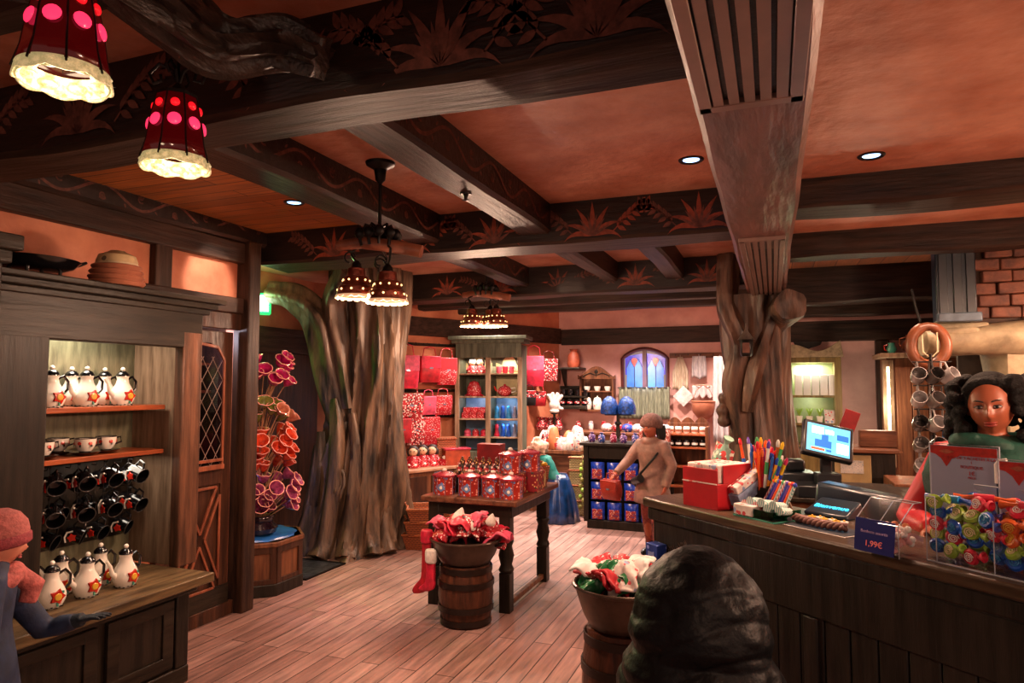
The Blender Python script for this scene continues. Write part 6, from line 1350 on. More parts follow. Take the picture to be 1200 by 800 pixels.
# rack of grey mugs
rm = at(1092, 430, 1, 6.0)
t = thing('mug_tree', 'iron rack from which the shiny grey mugs hang left of the cashier', 'rack', (rm.x, 6.0, 0)); m = MB(); m.tube([(0, .03, 0), (0, .03, 1.98)], .012, 8); m.lathe([(.14, 0), (.14, .02), (.02, .04)], n=16, c=(0, .03, 0))
for z in (1.92, 1.74, 1.56, 1.40, 1.24): m.tube([(-.13, 0, z), (.13, 0, z)], .006, 6)
part('rack_frame', m, IRON, t)
GM = [mat('mug_grey', '8C8684', .2, .3, coat=.3), mat('mug_white', 'B8B4B4', .2, coat=.3), mat('mug_pewter', '5C5654', .2, .4), mat('mug_blue', '3C78B0', .25)]; gp = {}
for r_, z in enumerate((1.92, 1.74, 1.56, 1.40, 1.24)):
    for i in range(3):
        kk = (r_ + i * 2) % 3 if (r_, i) != (3, 2) else 3; p = (rm.x - .1 + .1 * i, 5.96 - .03 * (i % 2), z - .11)
        lb = '%s mug hanging in the %s row of the mug rack, %s' % (('grey', 'pale', 'pewter', 'blue')[kk], ('top', 'second', 'third', 'fourth', 'bottom')[r_], pos(i, 3))
        if kk in gp: dup(gp[kk], p, .4 * i, lb); continue
        t = thing('grey_mug', lb, 'mug', p, .4 * i, 'mugs on the mug rack'); gp[kk] = t; t.scale = (1.25, 1.25, 1.25)
        m = MB(); m.T = Matrix.Rotation(R(62), 4, 'X'); m.lathe([(0, -.04), (.036, -.04), (.042, -.02), (.042, .045), (.038, .045), (.036, -.03), (0, -.03)], n=18); part('mug_body', m, GM[kk], t)
        m = MB(); m.tube([(0, .0, .035), (0, .02, .085), (0, .045, .09), (0, .05, .03)], .006, 6); part('handle', m, GM[kk], t)

# more small goods on the rear cabinet and by the hutch
for i in range(7):
    m = MB(); m.lathe([(.035, 0), (.04, .01), (.04, .10), (.03, .12), (.034, .14), (0, .145)], n=12)
    gobj('printed_canister', (-2.95 + i * .21, 10.72, 1.018), m, (REDP2, WHITEP, REDP, BLUEB)[i % 4], '%s canister in the back row on the rear cabinet, %s' % (('red and white', 'white', 'red dotted', 'blue')[i % 4], pos(i, 7)), 'canister', 'canisters on the rear cabinet')
for i in range(5):
    m = MB(); m.lathe([(.05, 0), (.055, .01), (.05, .09), (.0, .10)], n=14); m.tube([(-.05, 0, .09), (-.04, 0, .16), (.04, 0, .16), (.05, 0, .09)], .006, 6, mi=1)
    gobj('small_pail', (-3.08 + i * .13, 9.08, .852), m, [(PINK, WHITEP, REDP, WHITEF, CRIM)[i], WHITEC], 'small %s pail at the front of the rear textile table, %s' % (('pink', 'white printed', 'red dotted', 'white', 'crimson')[i], pos(i, 5)), 'pail', 'small pails on the rear table')
for i in range(4):
    p = W(522 + i * 7, .42, 548); m = MB(); m.box(-.05, .05, -.05, .05, 0, .08); m.ball((0, 0, .1), (.04, .04, .03), 1, n=10, k=6)
    gobj('bow_box', (p.x, p.y, .667), m, [(REDP, CRIM, REDP2, PINK)[i], WHITEC], 'small red present with white bow at the front of the low counter, %s' % pos(i, 4), 'present', 'small presents on the low counter', bevel=.003)

# ================================================================== SALES COUNTER
CA = Vector((-0.70, 3.88, 0)); CR = math.atan2(-1.29, 1.41); CH = 1.12
CM = Matrix.Translation(CA) @ Matrix.Rotation(CR, 4, 'Z'); CI = CM.inverted()
def cw(s, t, z=CH): return CM @ Vector((s, t, z))
def cp_(px, py, z=CH): q = CI @ at(px, py, 2, z); return q.x, q.y
def s_at(px, tt): r = CI.to_3x3() @ ray(px, 500); o = CI @ CAM; return (o + r * ((tt - o.y) / r.y)).x
t = thing('sales_counter', 'long dark oak sales counter running to the right edge of the picture', 'counter', CA, CR); CL = 3.3; CDP = .52
m = MB()
def ctop(u, v):  # hewn top with softly uneven edge
    pass
m.box(-.0, CL, 0, CDP, CH - .05, CH); part('countertop', m, COUNTW, t, bevel=.012)
m = MB(); m.box(.02, CL, .02, CDP - .02, CH - .12, CH - .05); part('under_moulding', m, COUNTF, t, bevel=.012)
m = MB(); m.box(.06, CL, .06, CDP - .04, 0, CH - .12); part('carcass', m, COUNTF, t)
m = MB(); m.box(.05, CL, .035, .06, CH - .34, CH - .12); part('top_rail', m, COUNTF, t, bevel=.008)
m = MB(); m.box(.04, CL, .03, .06, 0, .12); part('plinth', m, COUNTF, t, bevel=.008)
i = 0; x = .06
while x < CL - .1:
    m = MB(); m.box(x + .004, x + .115, .048, .062, .12, CH - .34); part('board', m, COUNTF, t, bevel=.004); x += .12; i += 1
for x in (.05, 1.05, 2.05, 2.55): m = MB(); m.box(x, x + .07, .028, .06, .1, CH - .34); part('post', m, COUNTF, t, bevel=.006)
m = MB(); m.box(.035, .06, .06, CDP - .04, 0, CH - .12); part('end_panel', m, COUNTF, t, bevel=.006)
m = MB(); m.tube([(2.05, .01, .77), (2.05, -.01, .77)], .012, 8); part('peg', m, IRON, t)
# blue carrier bag on the floor by the counter end
p = at(769, 660, 2, 0.45); t = thing('blue_gift_box', 'upright blue printed box fixed to the far end of the counter front', 'box', (-.74, 4.02, 0.02), CR)
t.location = cw(.13, -.012, .72)
m = MB(); m.box(-.045, .045, -.03, .035, 0, .17); part('box_body', m, spots('blue_box_print', '1C3E9C', '7C8CD0', 18, .2), t, bevel=.004); m = MB(); m.bx((-.0, -.033, .10), (.05, .004, .06)); part('box_picture', m, spots('blue_box_pic', '8C9CD8', '2C3C80', 50, .3), t)

# -- far end goods
s0, t0 = cp_(826, 590)
t = thing('red_sweet_box', 'open red cardboard display box of candy bars at the far end of the counter', 'display box', cw(s_at(826, .10), .10), CR + .1); t.scale = (1.15, 1.15, 1.3)
m = MB(); m.box(-.1, .1, -.04, .2, 0, .10); m.box(-.1, -.094, .0, .2, .1, .17); m.box(.094, .1, .0, .2, .1, .17); m.box(-.1, .1, -.04, -.034, .1, .155); part('box_body', m, mat('display_red', 'B01420', .4, var=.15), t, bevel=.002)
m = MB(); m.box(-.098, .098, -.046, -.04, .098, .102); part('pale_line', m, WHITEP, t)
for i in range(4): m = MB(); m.box(-.09 + i * .046, -.05 + i * .046, -.02, .19, .10, .17); part('candy_bar', m, WHITEP, t, bevel=.006)
s1, t1 = cp_(858, 572)
t = thing('striped_sweet_box', 'long tray of red and white candy boxes sloping up beside the red display box', 'display box', cw(s_at(868, .26), .26), CR + .1)
m = MB(); m.T = Matrix.Translation((0, 0, .06)) @ Matrix.Rotation(R(24), 4, 'X'); m.box(-.07, .07, -.1, .2, .0, .06); part('tray_body', m, mat('tray_pale_blue', '8CA0C0', .4, var=.3, scale=30), t, bevel=.003)
for i in range(3): m = MB(); m.T = Matrix.Translation((0, 0, .06)) @ Matrix.Rotation(R(24), 4, 'X'); m.box(-.065 + i * .045, -.026 + i * .045, -.09, .19, .06, .10); part('candy_box', m, (WHITEP, REDP2, WHITEP)[i], t, bevel=.006)
t = thing('sweets_bag', 'clear checked cellophane bag of sweets standing behind the red display box', 'bag', cw(s_at(836, .40), .40), CR)
m = MB(); m.T = Matrix.Rotation(R(22), 4, 'Y') @ Matrix.Translation((-.02, 0, 0)); m.grid(lambda u, v: ((u - .5) * .18 * (1 - .2 * v), -.05 * math.sin(PI * u) * math.sin(PI * min(1, .1 + v * .9)) ** .5, .30 * v), 12, 12); m.grid(lambda u, v: ((.5 - u) * .18 * (1 - .2 * v), .05 * math.sin(PI * u) * math.sin(PI * min(1, .1 + v * .9)) ** .5, .30 * v), 12, 12); part('bag_body', m, spots('cello_check', '8CA89C', 'D8D8C8', 34, .42, rough=.15, third='B84848'), t)
m = MB(); m.tube([(.08, 0, .25), (.10, 0, .30), (.12, 0, .33)], [.03, .012, .03], 8); part('tied_neck', m, mat('cello', '90B8A8', .15), t)
# tray of candy canes wrapped in striped foil
s2, t2 = cp_(880, 602)
s2 = s_at(880, .06); t2 = .03
t = thing('candy_tray', 'low green-edged clear tray of teal-striped wrapped sweets', 'tray', cw(s2, t2 + .05), CR)
m = MB(); m.box(-.12, .12, -.02, .16, 0, .01); m.box(-.12, .12, -.02, -.015, 0, .05); m.box(-.12, -.115, -.02, .16, 0, .05); m.box(.115, .12, -.02, .16, 0, .05); part('tray_body', m, clear('tray_green', '40A888'), t)
m = MB(); m.tube([(-.12, -.02, .004), (.12, -.02, .004), (.12, .16, .004), (-.12, .16, .004)], .005, 5, close=True); part('tray_edge', m, TEALC, t)
STR = stripes('foil_stripes', 'D8D8D4', '5C9C98', 260, rot=(0, 0, .6)); STRR = stripes('foil_stripes_red', 'D8C8C4', 'A82830', 220, rot=(0, 0, .4))
for i in range(7):
    m = MB(); m.T = Matrix.Rotation(R(10 + 4 * i), 4, 'Y'); m.lathe([(.0, -.01), (.012, 0), (.018, .02), (.018, .08), (.012, .10), (.02, .115)], n=10, M=Matrix.Rotation(R(80), 3, 'X') @ Matrix.Rotation(0, 3, 'X')); q = part('wrapped_sweet', m, STR if i > 2 else (STRR, STR, STRR)[i], None, loc=cw(s2 - .10 + i * .033, t2 + .17, CH + .04 + .02 * (i % 2)), rz=CR + .15); tag(q, 'teal-striped wrapped sweet stick in the clear tray, %s' % pos(i, 7), 'sweet', 'striped sweets in the tray')
m = MB(); m.box(-.055, .055, -.03, .03, 0, .05); q = part('sweet_carton', m, WHITEP, None, loc=cw(s2 - .055, t2 + .05, CH + .011), rz=CR + .05, bevel=.006); tag(q, 'white carton with red and green print lying in the front of the clear tray', 'carton')
# pens fanned in a stand
s3, t3 = cp_(893, 590); sp = s_at(893, .34)
t = thing('pen_stand', 'dark stand holding the fan of bright pens on the counter', 'pen holder', cw(sp, .34), CR)
m = MB(); m.box(-.07, .07, -.05, .05, 0, .012); m.box(-.065, -.058, -.045, .045, 0, .12); m.box(.058, .065, -.045, .045, 0, .12); m.box(-.065, .065, -.045, -.04, 0, .11); m.box(-.065, .065, .04, .045, 0, .12); part('stand_body', m, DARKW, t, bevel=.003)
m = MB(); m.tube([(.12, -.06, 0), (.09, 0, .17)], .006, 6); m.tube([(.15, .04, 0), (.09, 0, .17)], .006, 6); part('easel_legs', m, PALEW, t)
PCOL = ['F0602A', 'E8C030', '3060B0', 'D02030', '40A060', 'E0E0D8', '6040A0', 'F08040', 'C02858', '2840A0', 'F0A030']
PM = [mat('pen_%d' % i, c, .25, var=.1) for i, c in enumerate(PCOL)]; PN = ['orange', 'yellow', 'blue', 'red', 'green', 'white', 'purple', 'light orange', 'crimson', 'navy', 'amber']
random.seed(11)
for i in range(46):
    c = cw(sp - .05 + .1 * ((i * .618) % 1), .31 + .06 * ((i * .41) % 1), CH + .014); dx = -.45 + 1.25 * (i / 45.0) + .15 * (random.random() - .5); dy = .25 * (random.random() - .5); L_ = .22 + .10 * random.random()
    t = thing('pen', '%s pen in the bright fan on the counter, %s part, %s' % (PN[i % 11], ('left', 'middle', 'right')[i * 3 // 46], ('short', 'tall')[L_ > .26]), 'pen', c, CR, 'bright pens in the stand')
    d = Vector((dx * .55, dy, 1)).normalized(); m = MB(); m.tube([Vector((0, 0, 0)), d * L_], .008, 7); part('barrel', m, PM[i % 11], t)
    m = MB(); m.tube([d * L_ * .98, d * (L_ + .015), d * (L_ + .03)], [.009, .0095, .004], 7); part('cap', m, PM[(i * 5 + 3) % 11], t)
    if i % 3 == 0: m = MB(); m.tube([d * L_ * .55, d * L_ * .75], .0105, 7); part('grip', m, PM[(i * 7 + 2) % 11], t)
# second bundle lower right, striped handles
for i in range(10):
    c = cw(s_at(888, .28) + .016 * i, .28, CH + .0); t = thing('striped_stick', 'slanting striped candy stick in front of the pen fan, %s' % pos(i, 10), 'candy stick', c, CR + .2, 'striped candy sticks'); d = Vector((.45, .1 - .02 * i, .9)).normalized(); m = MB(); m.tube([(0, 0, 0), d * (.16 + .01 * (i % 3))], .008, 8); part('stick', m, (STRR, PM[9], PM[6], PM[0], STR)[i % 5], t); m = MB(); m.ball(d * .17, .011, n=8, k=5); part('tip', m, PM[i % 11], t)
# mat with glasses case, headband, flowers
sa, ta = cp_(905, 612)
t = thing('counter_mat', 'dark and white edged mat lying on the counter front', 'mat', cw(sa + .12, ta + .06), CR + .03); m = MB(); m.box(-.06, .24, -.05, .10, 0, .006); part('mat_top', m, mat('mat_dark', '1E2430', .5), t, bevel=.002); m = MB(); m.box(-.065, .245, -.055, .105, 0, .003); part('mat_edge', m, WHITE, t)
t = thing('watch_case', 'small grey oval case with white pattern on the counter', 'case', cw(sa - .02, ta + .07), CR + .2)
m = MB(); m.lathe([(.05, 0), (.058, .006), (.058, .022), (.05, .028), (.04, .024), (0, .024)], n=24, sy=.8); part('case_body', m, mat('case_grey', '7C7480', .35), t); m = MB(); m.lathe([(.042, .024), (.04, .029), (0, .03)], n=20, sy=.8); part('case_pattern', m, spots('case_print', '1A1820', 'C8C0C8', 90, .4), t)
t = thing('braided_headband', 'brown braided headband with white and yellow flowers on the dark mat', 'headband', cw(sa + .18, ta + .09, CH + .008), CR)
m = MB()
for s in (0, 2.1, 4.2): m.tube([(-.13 + .26 * u, .03 * math.cos(u * PI) * 0 + -.02 * math.sin(u * PI) + .011 * math.sin(u * 22 + s), .018 + .009 * math.cos(u * 22 + s)) for u in [i / 30 for i in range(31)]], .011, 8)
part('braid', m, mat('braid_brown', '7C5048', .5, var=.3, scale=40), t, ang=2)
for i in range(6):
    m = MB(); c = (-.04 + .03 * i, .005 + .015 * (i % 2), .035)
    for k in range(5): a = 2 * PI * k / 5; m.ball((c[0] + .011 * math.cos(a), c[1] + .011 * math.sin(a), c[2]), (.008, .008, .004), 0, n=7, k=4)
    m.ball((c[0], c[1], c[2] + .004), .006, 1, n=7, k=4); part('cloth_flower', m, [WHITE if i % 2 else YELC, YELC], t)
# customer display with blue text
sb, tb = cp_(962, 607); t = thing('card_terminal', 'dark slanted payment display with glowing cyan lettering', 'payment terminal', cw(sb + .0, tb + .06), CR + .12)
m = MB(); m.add([(-.11, -.04, 0), (.11, -.04, 0), (.11, .11, 0), (-.11, .11, 0), (-.11, -.04, .02), (.11, -.04, .02), (.10, .10, .075), (-.10, .10, .075)], [(3, 2, 1, 0), (4, 5, 6, 7), (0, 1, 5, 4), (1, 2, 6, 5), (2, 3, 7, 6), (3, 0, 4, 7)]); part('terminal_body', m, BLACKB, t, bevel=.008)
CYE = mat('cyan_text', '30C8F0', .4, emit=1.6, ecol='28B8F0', var=0); text('display_text', 'Bienvenue', .042, CYE, t, Matrix.Translation((0, .018, .045)) @ Matrix.Rotation(R(21), 4, 'X'))
# house-shaped acrylic candy box with price sign
sc_, tc_ = cp_(1022, 650); 
t = thing('acrylic_candy_box', 'clear house-shaped acrylic box with blue price sign on its front', 'candy box', cw(sc_, tc_ + .03), CR)
w = .085; hh = [(-.0, 0), (.14, 0), (.14, .19), (.09, .19), (0, .115)]
m = MB(); m.T = Matrix.Translation((-w, 0, 0)); m.prism(hh, .004, M=Matrix(((0, 0, 1), (1, 0, 0), (0, 1, 0)))); m.T = Matrix.Translation((w, 0, 0)); m.prism(hh, .004, M=Matrix(((0, 0, 1), (1, 0, 0), (0, 1, 0)))); m.T = Matrix.Identity(4)
m.box(-w, w, 0, .003, 0, .115); m.box(-w, w, .137, .14, 0, .19); m.add([(-w, 0, .115), (w, 0, .115), (w, .09, .19), (-w, .09, .19)], [(0, 1, 2, 3)]); m.box(-w, w, .09, .14, .188, .19); part('acrylic_walls', m, ACRYL, t)
m = MB(); E1 = [(0, 0), (.14, 0), (.14, .19), (.09, .19), (0, .115)]
for x in (-w, 0.01, w): m.tube([(x, a, b) for a, b in E1[2:] + E1[:1]], .0018, 5)
for a, b in ((0, .115), (.09, .19), (.14, .19)): m.tube([(-w, a, b), (w, a, b)], .0018, 5)
part('bright_edges', m, mat('acrylic_edge', 'A8ACB8', .15), t)
m = MB()
for k in range(90): a = random.random(); m.ball((-.068 + .136 * random.random(), .02 + .10 * random.random(), .018 + .085 * a), .013, k % 3, n=7, k=5)
part('sweets', m, [WHITE, mat('sweet_orange', 'D88058', .3), mat('sweet_pink', 'E0A8A8', .3)], t, kind='stuff')
SB = mat('sign_blue', '141C6C', .35, var=.1); t2_ = thing('price_sign', 'small dark blue price sign reading 1,99€ in front of the acrylic box', 'sign', cw(sc_ - .005, tc_ + .015), CR + .03)
m = MB(); m.T = Matrix.Rotation(R(-8), 4, 'X'); m.box(-.078, .078, -.003, .001, .004, .125); part('sign_plate', m, SB, t2_)
SR = mat('sign_lettering', 'E87068', .5, emit=.1, ecol='E87068'); SV = mat('sign_lettering_pale', 'B8A0D0', .5)
RXm = Matrix.Rotation(R(-8), 4, 'X') @ Matrix.Rotation(R(90), 4, 'X')
text('sign_price', '1,99€', .030, SR, t2_, RXm @ Matrix.Translation((0, .035, .0045))); text('sign_line', 'Bonbons assortis', .0155, SV, t2_, RXm @ Matrix.Translation((0, .078, .0045)))
# acrylic candy bins
sd, td = cp_(1060, 662); se, te = cp_(1136, 676); bh = .20
t = thing('acrylic_bin', 'long clear acrylic bin with divider full of wrapped lollies', 'candy bin', cw(sd, .05), CR); BL = .95; BD = .30; sd = s_at(1060, .05); se = s_at(1134, .05); sdv = se - sd
m = MB(); m.box(0, BL, 0, .004, 0, bh - .02); m.box(0, BL, BD - .004, BD, 0, bh + .05); m.box(0, .004, 0, BD, 0, bh + .02); m.box(sdv, sdv + .004, 0, BD, 0, bh); m.box(BL - .004, BL, 0, BD, 0, bh); m.box(0, BL, 0, BD, 0, .004); part('acrylic_walls', m, ACRYL, t)
m = MB()
for x in (0, .035, sdv, sdv + .3, BL): m.tube([(x, 0, 0), (x, 0, bh + (.03 if x < .1 else -.02))], .002, 6)
m.tube([(0, 0, bh + .03), (.035, 0, bh + .03)], .003, 5); m.tube([(0, 0, .004), (BL, 0, .004)], .0035, 6); m.tube([(.0, BD, bh + .05), (BL, BD, bh + .05)], .003, 5); part('bright_edges', m, bpy.data.materials['acrylic_edge'], t)
lol = {}
def lolly(kind, loc, rot, label):
    mm = {'green': LIMEF, 'red': CRIM, 'blue': BLUE, 'orange': ORANGEF, 'cyan': CYANP}[kind]
    if kind in lol: q = dup(lol[kind], loc, None, label)
    else:
        q = thing('wrapped_lolly', label, 'lolly', loc, 0, 'wrapped lollies in the acrylic bin'); lol[kind] = q; q.scale = (.85, .85, .85)
        m = MB(); m.lathe([(0, -.014), (.028, -.012), (.034, 0), (.028, .012), (0, .014)], n=16); part('lolly_disc', m, mm, q, ang=.5)
        m = MB(); m.tube([(.022 * (1 - i / 22) * math.cos(i * .8), .022 * (1 - i / 22) * math.sin(i * .8), .0145) for i in range(20)], .0022, 5); part('swirl', m, {'green': CREAMM, 'red': WHITE, 'blue': CYANP, 'orange': YELC, 'cyan': WHITE}[kind], q)
        m = MB(); m.lathe([(.006, 0), (.022, .03), (.016, .034), (0, .012)], n=9, M=Matrix.Rotation(R(90), 3, 'Y'), c=(.03, 0, 0)); part('foil_twist', m, mm, q)
    q.rotation_euler = rot; return q
random.seed(5); KN = {'green': 'lime green', 'red': 'crimson', 'blue': 'deep blue', 'orange': 'orange', 'cyan': 'bright blue'}
n_ = 0
for lay in range(5):
    for i in range(13):
        for jj in range(2):
            x = .04 + .068 * i + .02 * random.random(); y = .045 + .13 * jj + .06 * random.random(); z = .035 + lay * .042 + .01 * random.random()
            if lay == 4 and (i + jj) % 2: continue
            kd = (('green', 'green', 'red', 'blue')[(i + lay + jj * 2) % 4] if x < sdv - .02 else ('orange', 'cyan', 'red', 'orange', 'blue')[(i + lay * 2 + jj) % 5]) if lay > 1 else ('blue', 'green', 'red', 'blue')[(i + lay) % 4]
            lolly(kd, cw(sd + x, .05 + y, CH + z), (R(40 + 70 * random.random()), R(40 * (random.random() - .5)), CR + .8 * (random.random() - .5)), '%s wrapped lolly in the acrylic bin, %s layer %s, %s compartment' % (KN[kd], ('bottom', 'second', 'middle', 'fourth', 'top')[lay], ('front', 'back')[jj], ('left', 'right')[x > sdv])); n_ += 1
for i in range(9):
    x = sd + .10 + .085 * i; t = thing('long_wrapped_candy', '%s long twisted candy tube lying across the lollies, %s' % (('deep blue', 'orange-red')[i % 2], pos(i, 9)), 'candy', cw(x, .05 + .10 + .05 * (i % 3), CH + .21 + .012 * (i % 2)), CR + .5 * math.sin(i * 2.1), 'long twisted candies')
    m = MB(); m.tube([(-.09, 0, 0), (-.06, .0, .004), (0, .006, .006), (.06, 0, .004), (.09, 0, 0)], [.016, .007, .013, .007, .016], 9); part('candy_tube', m, (BLUE, ORANGEF)[i % 2], t)
    m = MB(); m.tube([(-.03, 0, .006), (.03, 0, .006)], .0145, 9); part('foil_band', m, (CYANP, CRIM)[i % 2], t)
# sign holders
SWH = mat('sign_paper', '8C90A8', .3, var=.08, scale=3); BAN = mat('sign_banner_red', 'A82018', .4, var=.25, scale=30); BANO = mat('sign_banner_gold', '9C5038', .4, var=.3, scale=40)
def signholder(px0, px1, pyt, tt, label, words, w):
    q = CI @ at((px0 + px1) / 2, 600, 2, CH + .01)
    s = None
    # find s where the ray at this column meets the plane t = tt
    r = CI.to_3x3() @ ray((px0 + px1) / 2, 500); o = CI @ CAM; k = (tt - o.y) / r.y; P = o + r * k
    rt = CI.to_3x3() @ ray((px0 + px1) / 2, pyt); kt = (tt - o.y) / rt.y; H_ = (o + rt * kt).z - CH
    t = thing('sign_holder', label, 'sign', cw(P.x, tt), CR + .12); x0, x1 = -w / 2, w / 2
    m = MB(); m.box(x0, x1, -.002, .002, 0, H_); m.box(x0, x1, -.002, .05, 0, .004); part('acrylic_stand', m, ACRYL, t)
    m = MB(); m.tube([(x0, 0, 0), (x0, 0, H_), (x1, 0, H_), (x1, 0, 0)], .003, 5); part('bright_edges', m, bpy.data.materials['acrylic_edge'], t)
    m = MB(); m.box(x0 + .005, x1 - .005, -.005, -.003, .01, H_ - .006); part('printed_sheet', m, SWH, t)
    m = MB(); m.T = Matrix.Translation((0, -.0055, 0)); a = H_ - .008; c = x0 + .065
    m.prism([(x0 + .006, a), (x1 - .006, a), (x1 - .006, a - .035), (c + .05, a - .035), (c + .02, a - .05), (c, a - .082), (c - .02, a - .05), (c - .04, a - .035), (x0 + .006, a - .03)], .0008, M=FRONT); part('red_banner', m, BAN, t)
    m = MB(); m.T = Matrix.Translation((0, -.0068, 0)); m.prism([(c - .028, a - .022), (c, a - .012), (c + .03, a - .022), (c, a - .032)], .0006, M=FRONT); part('banner_emblem', m, BANO, t)
    for wd_, sz, z in words: text('sign_line', wd_, sz, BAN, t, Matrix.Translation((.03, -.0068, z + H_)) @ Matrix.Rotation(R(90), 4, 'X'))
    return t
signholder(1090, 1165, 521, .42, 'white notice in a clear holder with red pennant banner, the larger left one', [('LOT DE 3 ACHETÉS À LA', .0155, -.052), ('1', .016, -.068), ('BOUTIQUE', .016, -.086), ('1€', .022, -.11), ('PIÈCE', .011, -.127)], .25)
signholder(1168, 1262, 541, .36, 'second white notice with red pennant at the right picture edge', [('LOT DE 3', .0155, -.052), ('1€', .022, -.09)], .25)
s9, t9 = cp_(1165, 640); t = thing('bubble_wand', 'thin dark stick with curved white top standing between the two notices', 'stick', cw(s_at(1166, .39), .39), CR)
m = MB(); m.tube([(0, 0, 0), (0, 0, .27)], .004, 6); part('stick', m, BLACKB, t); m = MB(); m.tube([(0, 0, .26), (0, 0, .33), (.01, 0, .345), (.035, 0, .35)], [.009, .009, .008, .006], 8); part('white_top', m, WHITE, t)

# ================================================================== BEHIND THE COUNTER
t = thing('till_desk', 'brown till desk with pale notice behind the counter', 'desk', (.52, 5.0, 0))
m = MB(); m.box(-.50, .30, -.35, .45, 0, 1.02); part('desk_body', m, MIDW, t, bevel=.006); m = MB(); m.box(-.53, .33, -.38, .48, 1.02, 1.05); part('desk_top', m, DARKWX, t, bevel=.006)
q = at(970, 515, 1, 4.72)
t = thing('till_screen', 'black touch screen till with glowing blue display', 'till', (q.x, 4.75, 1.052), R(10))
m = MB(); m.box(-.20, .12, -.10, .14, 0, .07); part('cash_drawer', m, BLACK, t, bevel=.006); m = MB(); m.box(-.07, .07, -.03, .08, .07, .14); m.box(-.03, .03, .04, .08, .1, .3); part('screen_stand', m, BLACK, t, bevel=.006)
SM = Matrix.Translation((0, .0, .34)) @ Matrix.Rotation(R(13), 4, 'Y') @ Matrix.Rotation(R(-32), 4, 'X')
m = MB(); m.T = SM; m.box(-.15, .15, -.015, .03, -.12, .12); part('screen_case', m, BLACK, t, bevel=.010)
m = MB(); m.T = SM; m.box(-.128, .128, -.0175, -.015, -.098, .098); part('display', m, mat('screen_blue', '58A8D8', .2, emit=.9, ecol='50A8E0', var=.2, scale=20), t)
SCW = mat('screen_white', 'D8F0FF', .2, emit=1.1, ecol='C8E8FF', var=0); SCD = mat('screen_dark', '2860A8', .2, emit=.5, ecol='2464B8', var=0); SCR = mat('screen_red', 'E05030', .2, emit=.8, ecol='E05030', var=0)
m = MB(); m.T = SM
for (a, b, c, d, k) in ((-.10, -.03, .03, .08, 0), (-.02, .03, .04, .07, 0), (-.08, .02, -.06, -.01, 1), (-.04, .0, -.01, .03, 1), (.05, .12, -.08, -.01, 0), (.05, .12, .01, .05, 1), (-.10, -.02, -.085, -.07, 2), (-.01, .02, -.085, -.07, 1)): m.box(a, b, -.0185, -.0175, c, d, k)
part('display_tiles', m, [SCW, SCD, SCR], t)
q = at(935, 535, 1, 4.9); t = thing('receipt_printer', 'black receipt printer left of the till screen', 'printer', (q.x - .02, 4.98, 1.052), R(8)); m = MB(); m.box(-.10, .12, -.12, .12, 0, .12); part('printer_body', m, BLACK, t, bevel=.012); m = MB(); m.box(-.06, .06, -.06, .06, .12, .2); part('paper_housing', m, BLACK, t, bevel=.02)
# dark angled till lid nearer the counter
q = at(1003, 572, 1, 3.95)
t = thing('staff_shelf', 'dark shelf below the counter on the staff side', 'shelf', cw(.95, .76, 0), CR); m = MB(); m.box(-.55, .25, -.22, .18, .98, 1.01); part('shelf_board', m, COUNTF, t, bevel=.004); m = MB(); m.box(-.53, -.48, -.2, .16, 0, .98); m.box(.18, .23, -.2, .16, 0, .98); part('side_panel', m, COUNTF, t)
t = thing('monitor_back', 'blue-black tapered back of a second till display behind the acrylic box', 'till', (q.x, 3.98, 1.012), CR + .25)
m = MB(); m.add([(-.21, -.05, .03), (.21, -.05, .03), (.21, .12, .03), (-.21, .12, .03), (-.20, -.02, .215), (.215, -.02, .175), (.2, .1, .175), (-.19, .1, .215)], [(3, 2, 1, 0), (4, 5, 6, 7), (0, 1, 5, 4), (1, 2, 6, 5), (2, 3, 7, 6), (3, 0, 4, 7)]); part('display_case', m, BLACKB, t, bevel=.02); m = MB(); m.box(-.06, .06, 0, .08, 0, .05); part('foot', m, BLACK, t); m = MB(); m.bx((.16, -.045, .15), (.03, .01, .012)); part('chrome_clip', m, GLIN, t)
# back cabinet with pinned notes, box, red folder
q0 = at(983, 520, 1, 5.9); q1 = at(1050, 520, 1, 5.9)
t = thing('back_counter', 'brown back counter with pinned pale notice behind the till', 'cabinet', (q0.x - .05, 5.95, 0)); w = q1.x - q0.x + .05
m = MB(); m.box(0, w, 0, .45, 0, 1.22); part('carcass', m, DARKW, t, bevel=.006); m = MB(); m.box(-.03, w + .03, -.04, .48, 1.22, 1.25); part('worktop', m, MIDWX, t, bevel=.006)
m = MB(); m.box(.02, w * .62, -.012, 0, .82, 1.2); part('notice_board', m, mat('notice_tan', '9C8458', .5, var=.15), t, bevel=.003); m = MB(); m.box(.06, w * .5, -.016, -.012, 1.06, 1.16); part('paper_notice', m, spots('notice_paper', 'C0B8B0', '7C8894', 80, .3), t)
m = MB(); m.box(-.13, .13, -.06, .06, 0, .13); gobj('wooden_box', (q0.x + .30, 6.15, 1.252), m, MIDWX, 'plain brown box on the back counter', 'box', bevel=.006)
m = MB(); m.T = Matrix.Rotation(R(20), 4, 'Y'); m.box(-.06, .05, -.02, .02, 0, .28); gobj('red_folder', (q0.x + .03, 6.05, 1.252 + .02), m, mat('folder_red', '9C1418', .4), 'red folder leaning on the back counter by the till screen', 'folder', bevel=.004)
q0 = at(1048, 560, 1, 5.2)
t = thing('side_cupboard', 'brown cupboard with pale diagonal panel left of the cashier', 'cupboard', (q0.x + .02, 5.35, 0)); m = MB(); m.box(0, .5, 0, .5, 0, 1.07); part('carcass', m, MIDW, t, bevel=.006); m = MB(); m.T = Matrix.Translation((0, -.001, 0)); m.prism([(.02, .86), (.02, 1.05), (.2, .93), (.10, .82)], .012, M=FRONT); part('diagonal_panel', m, mat('panel_tan', 'A0703C', .45, var=.15), t)

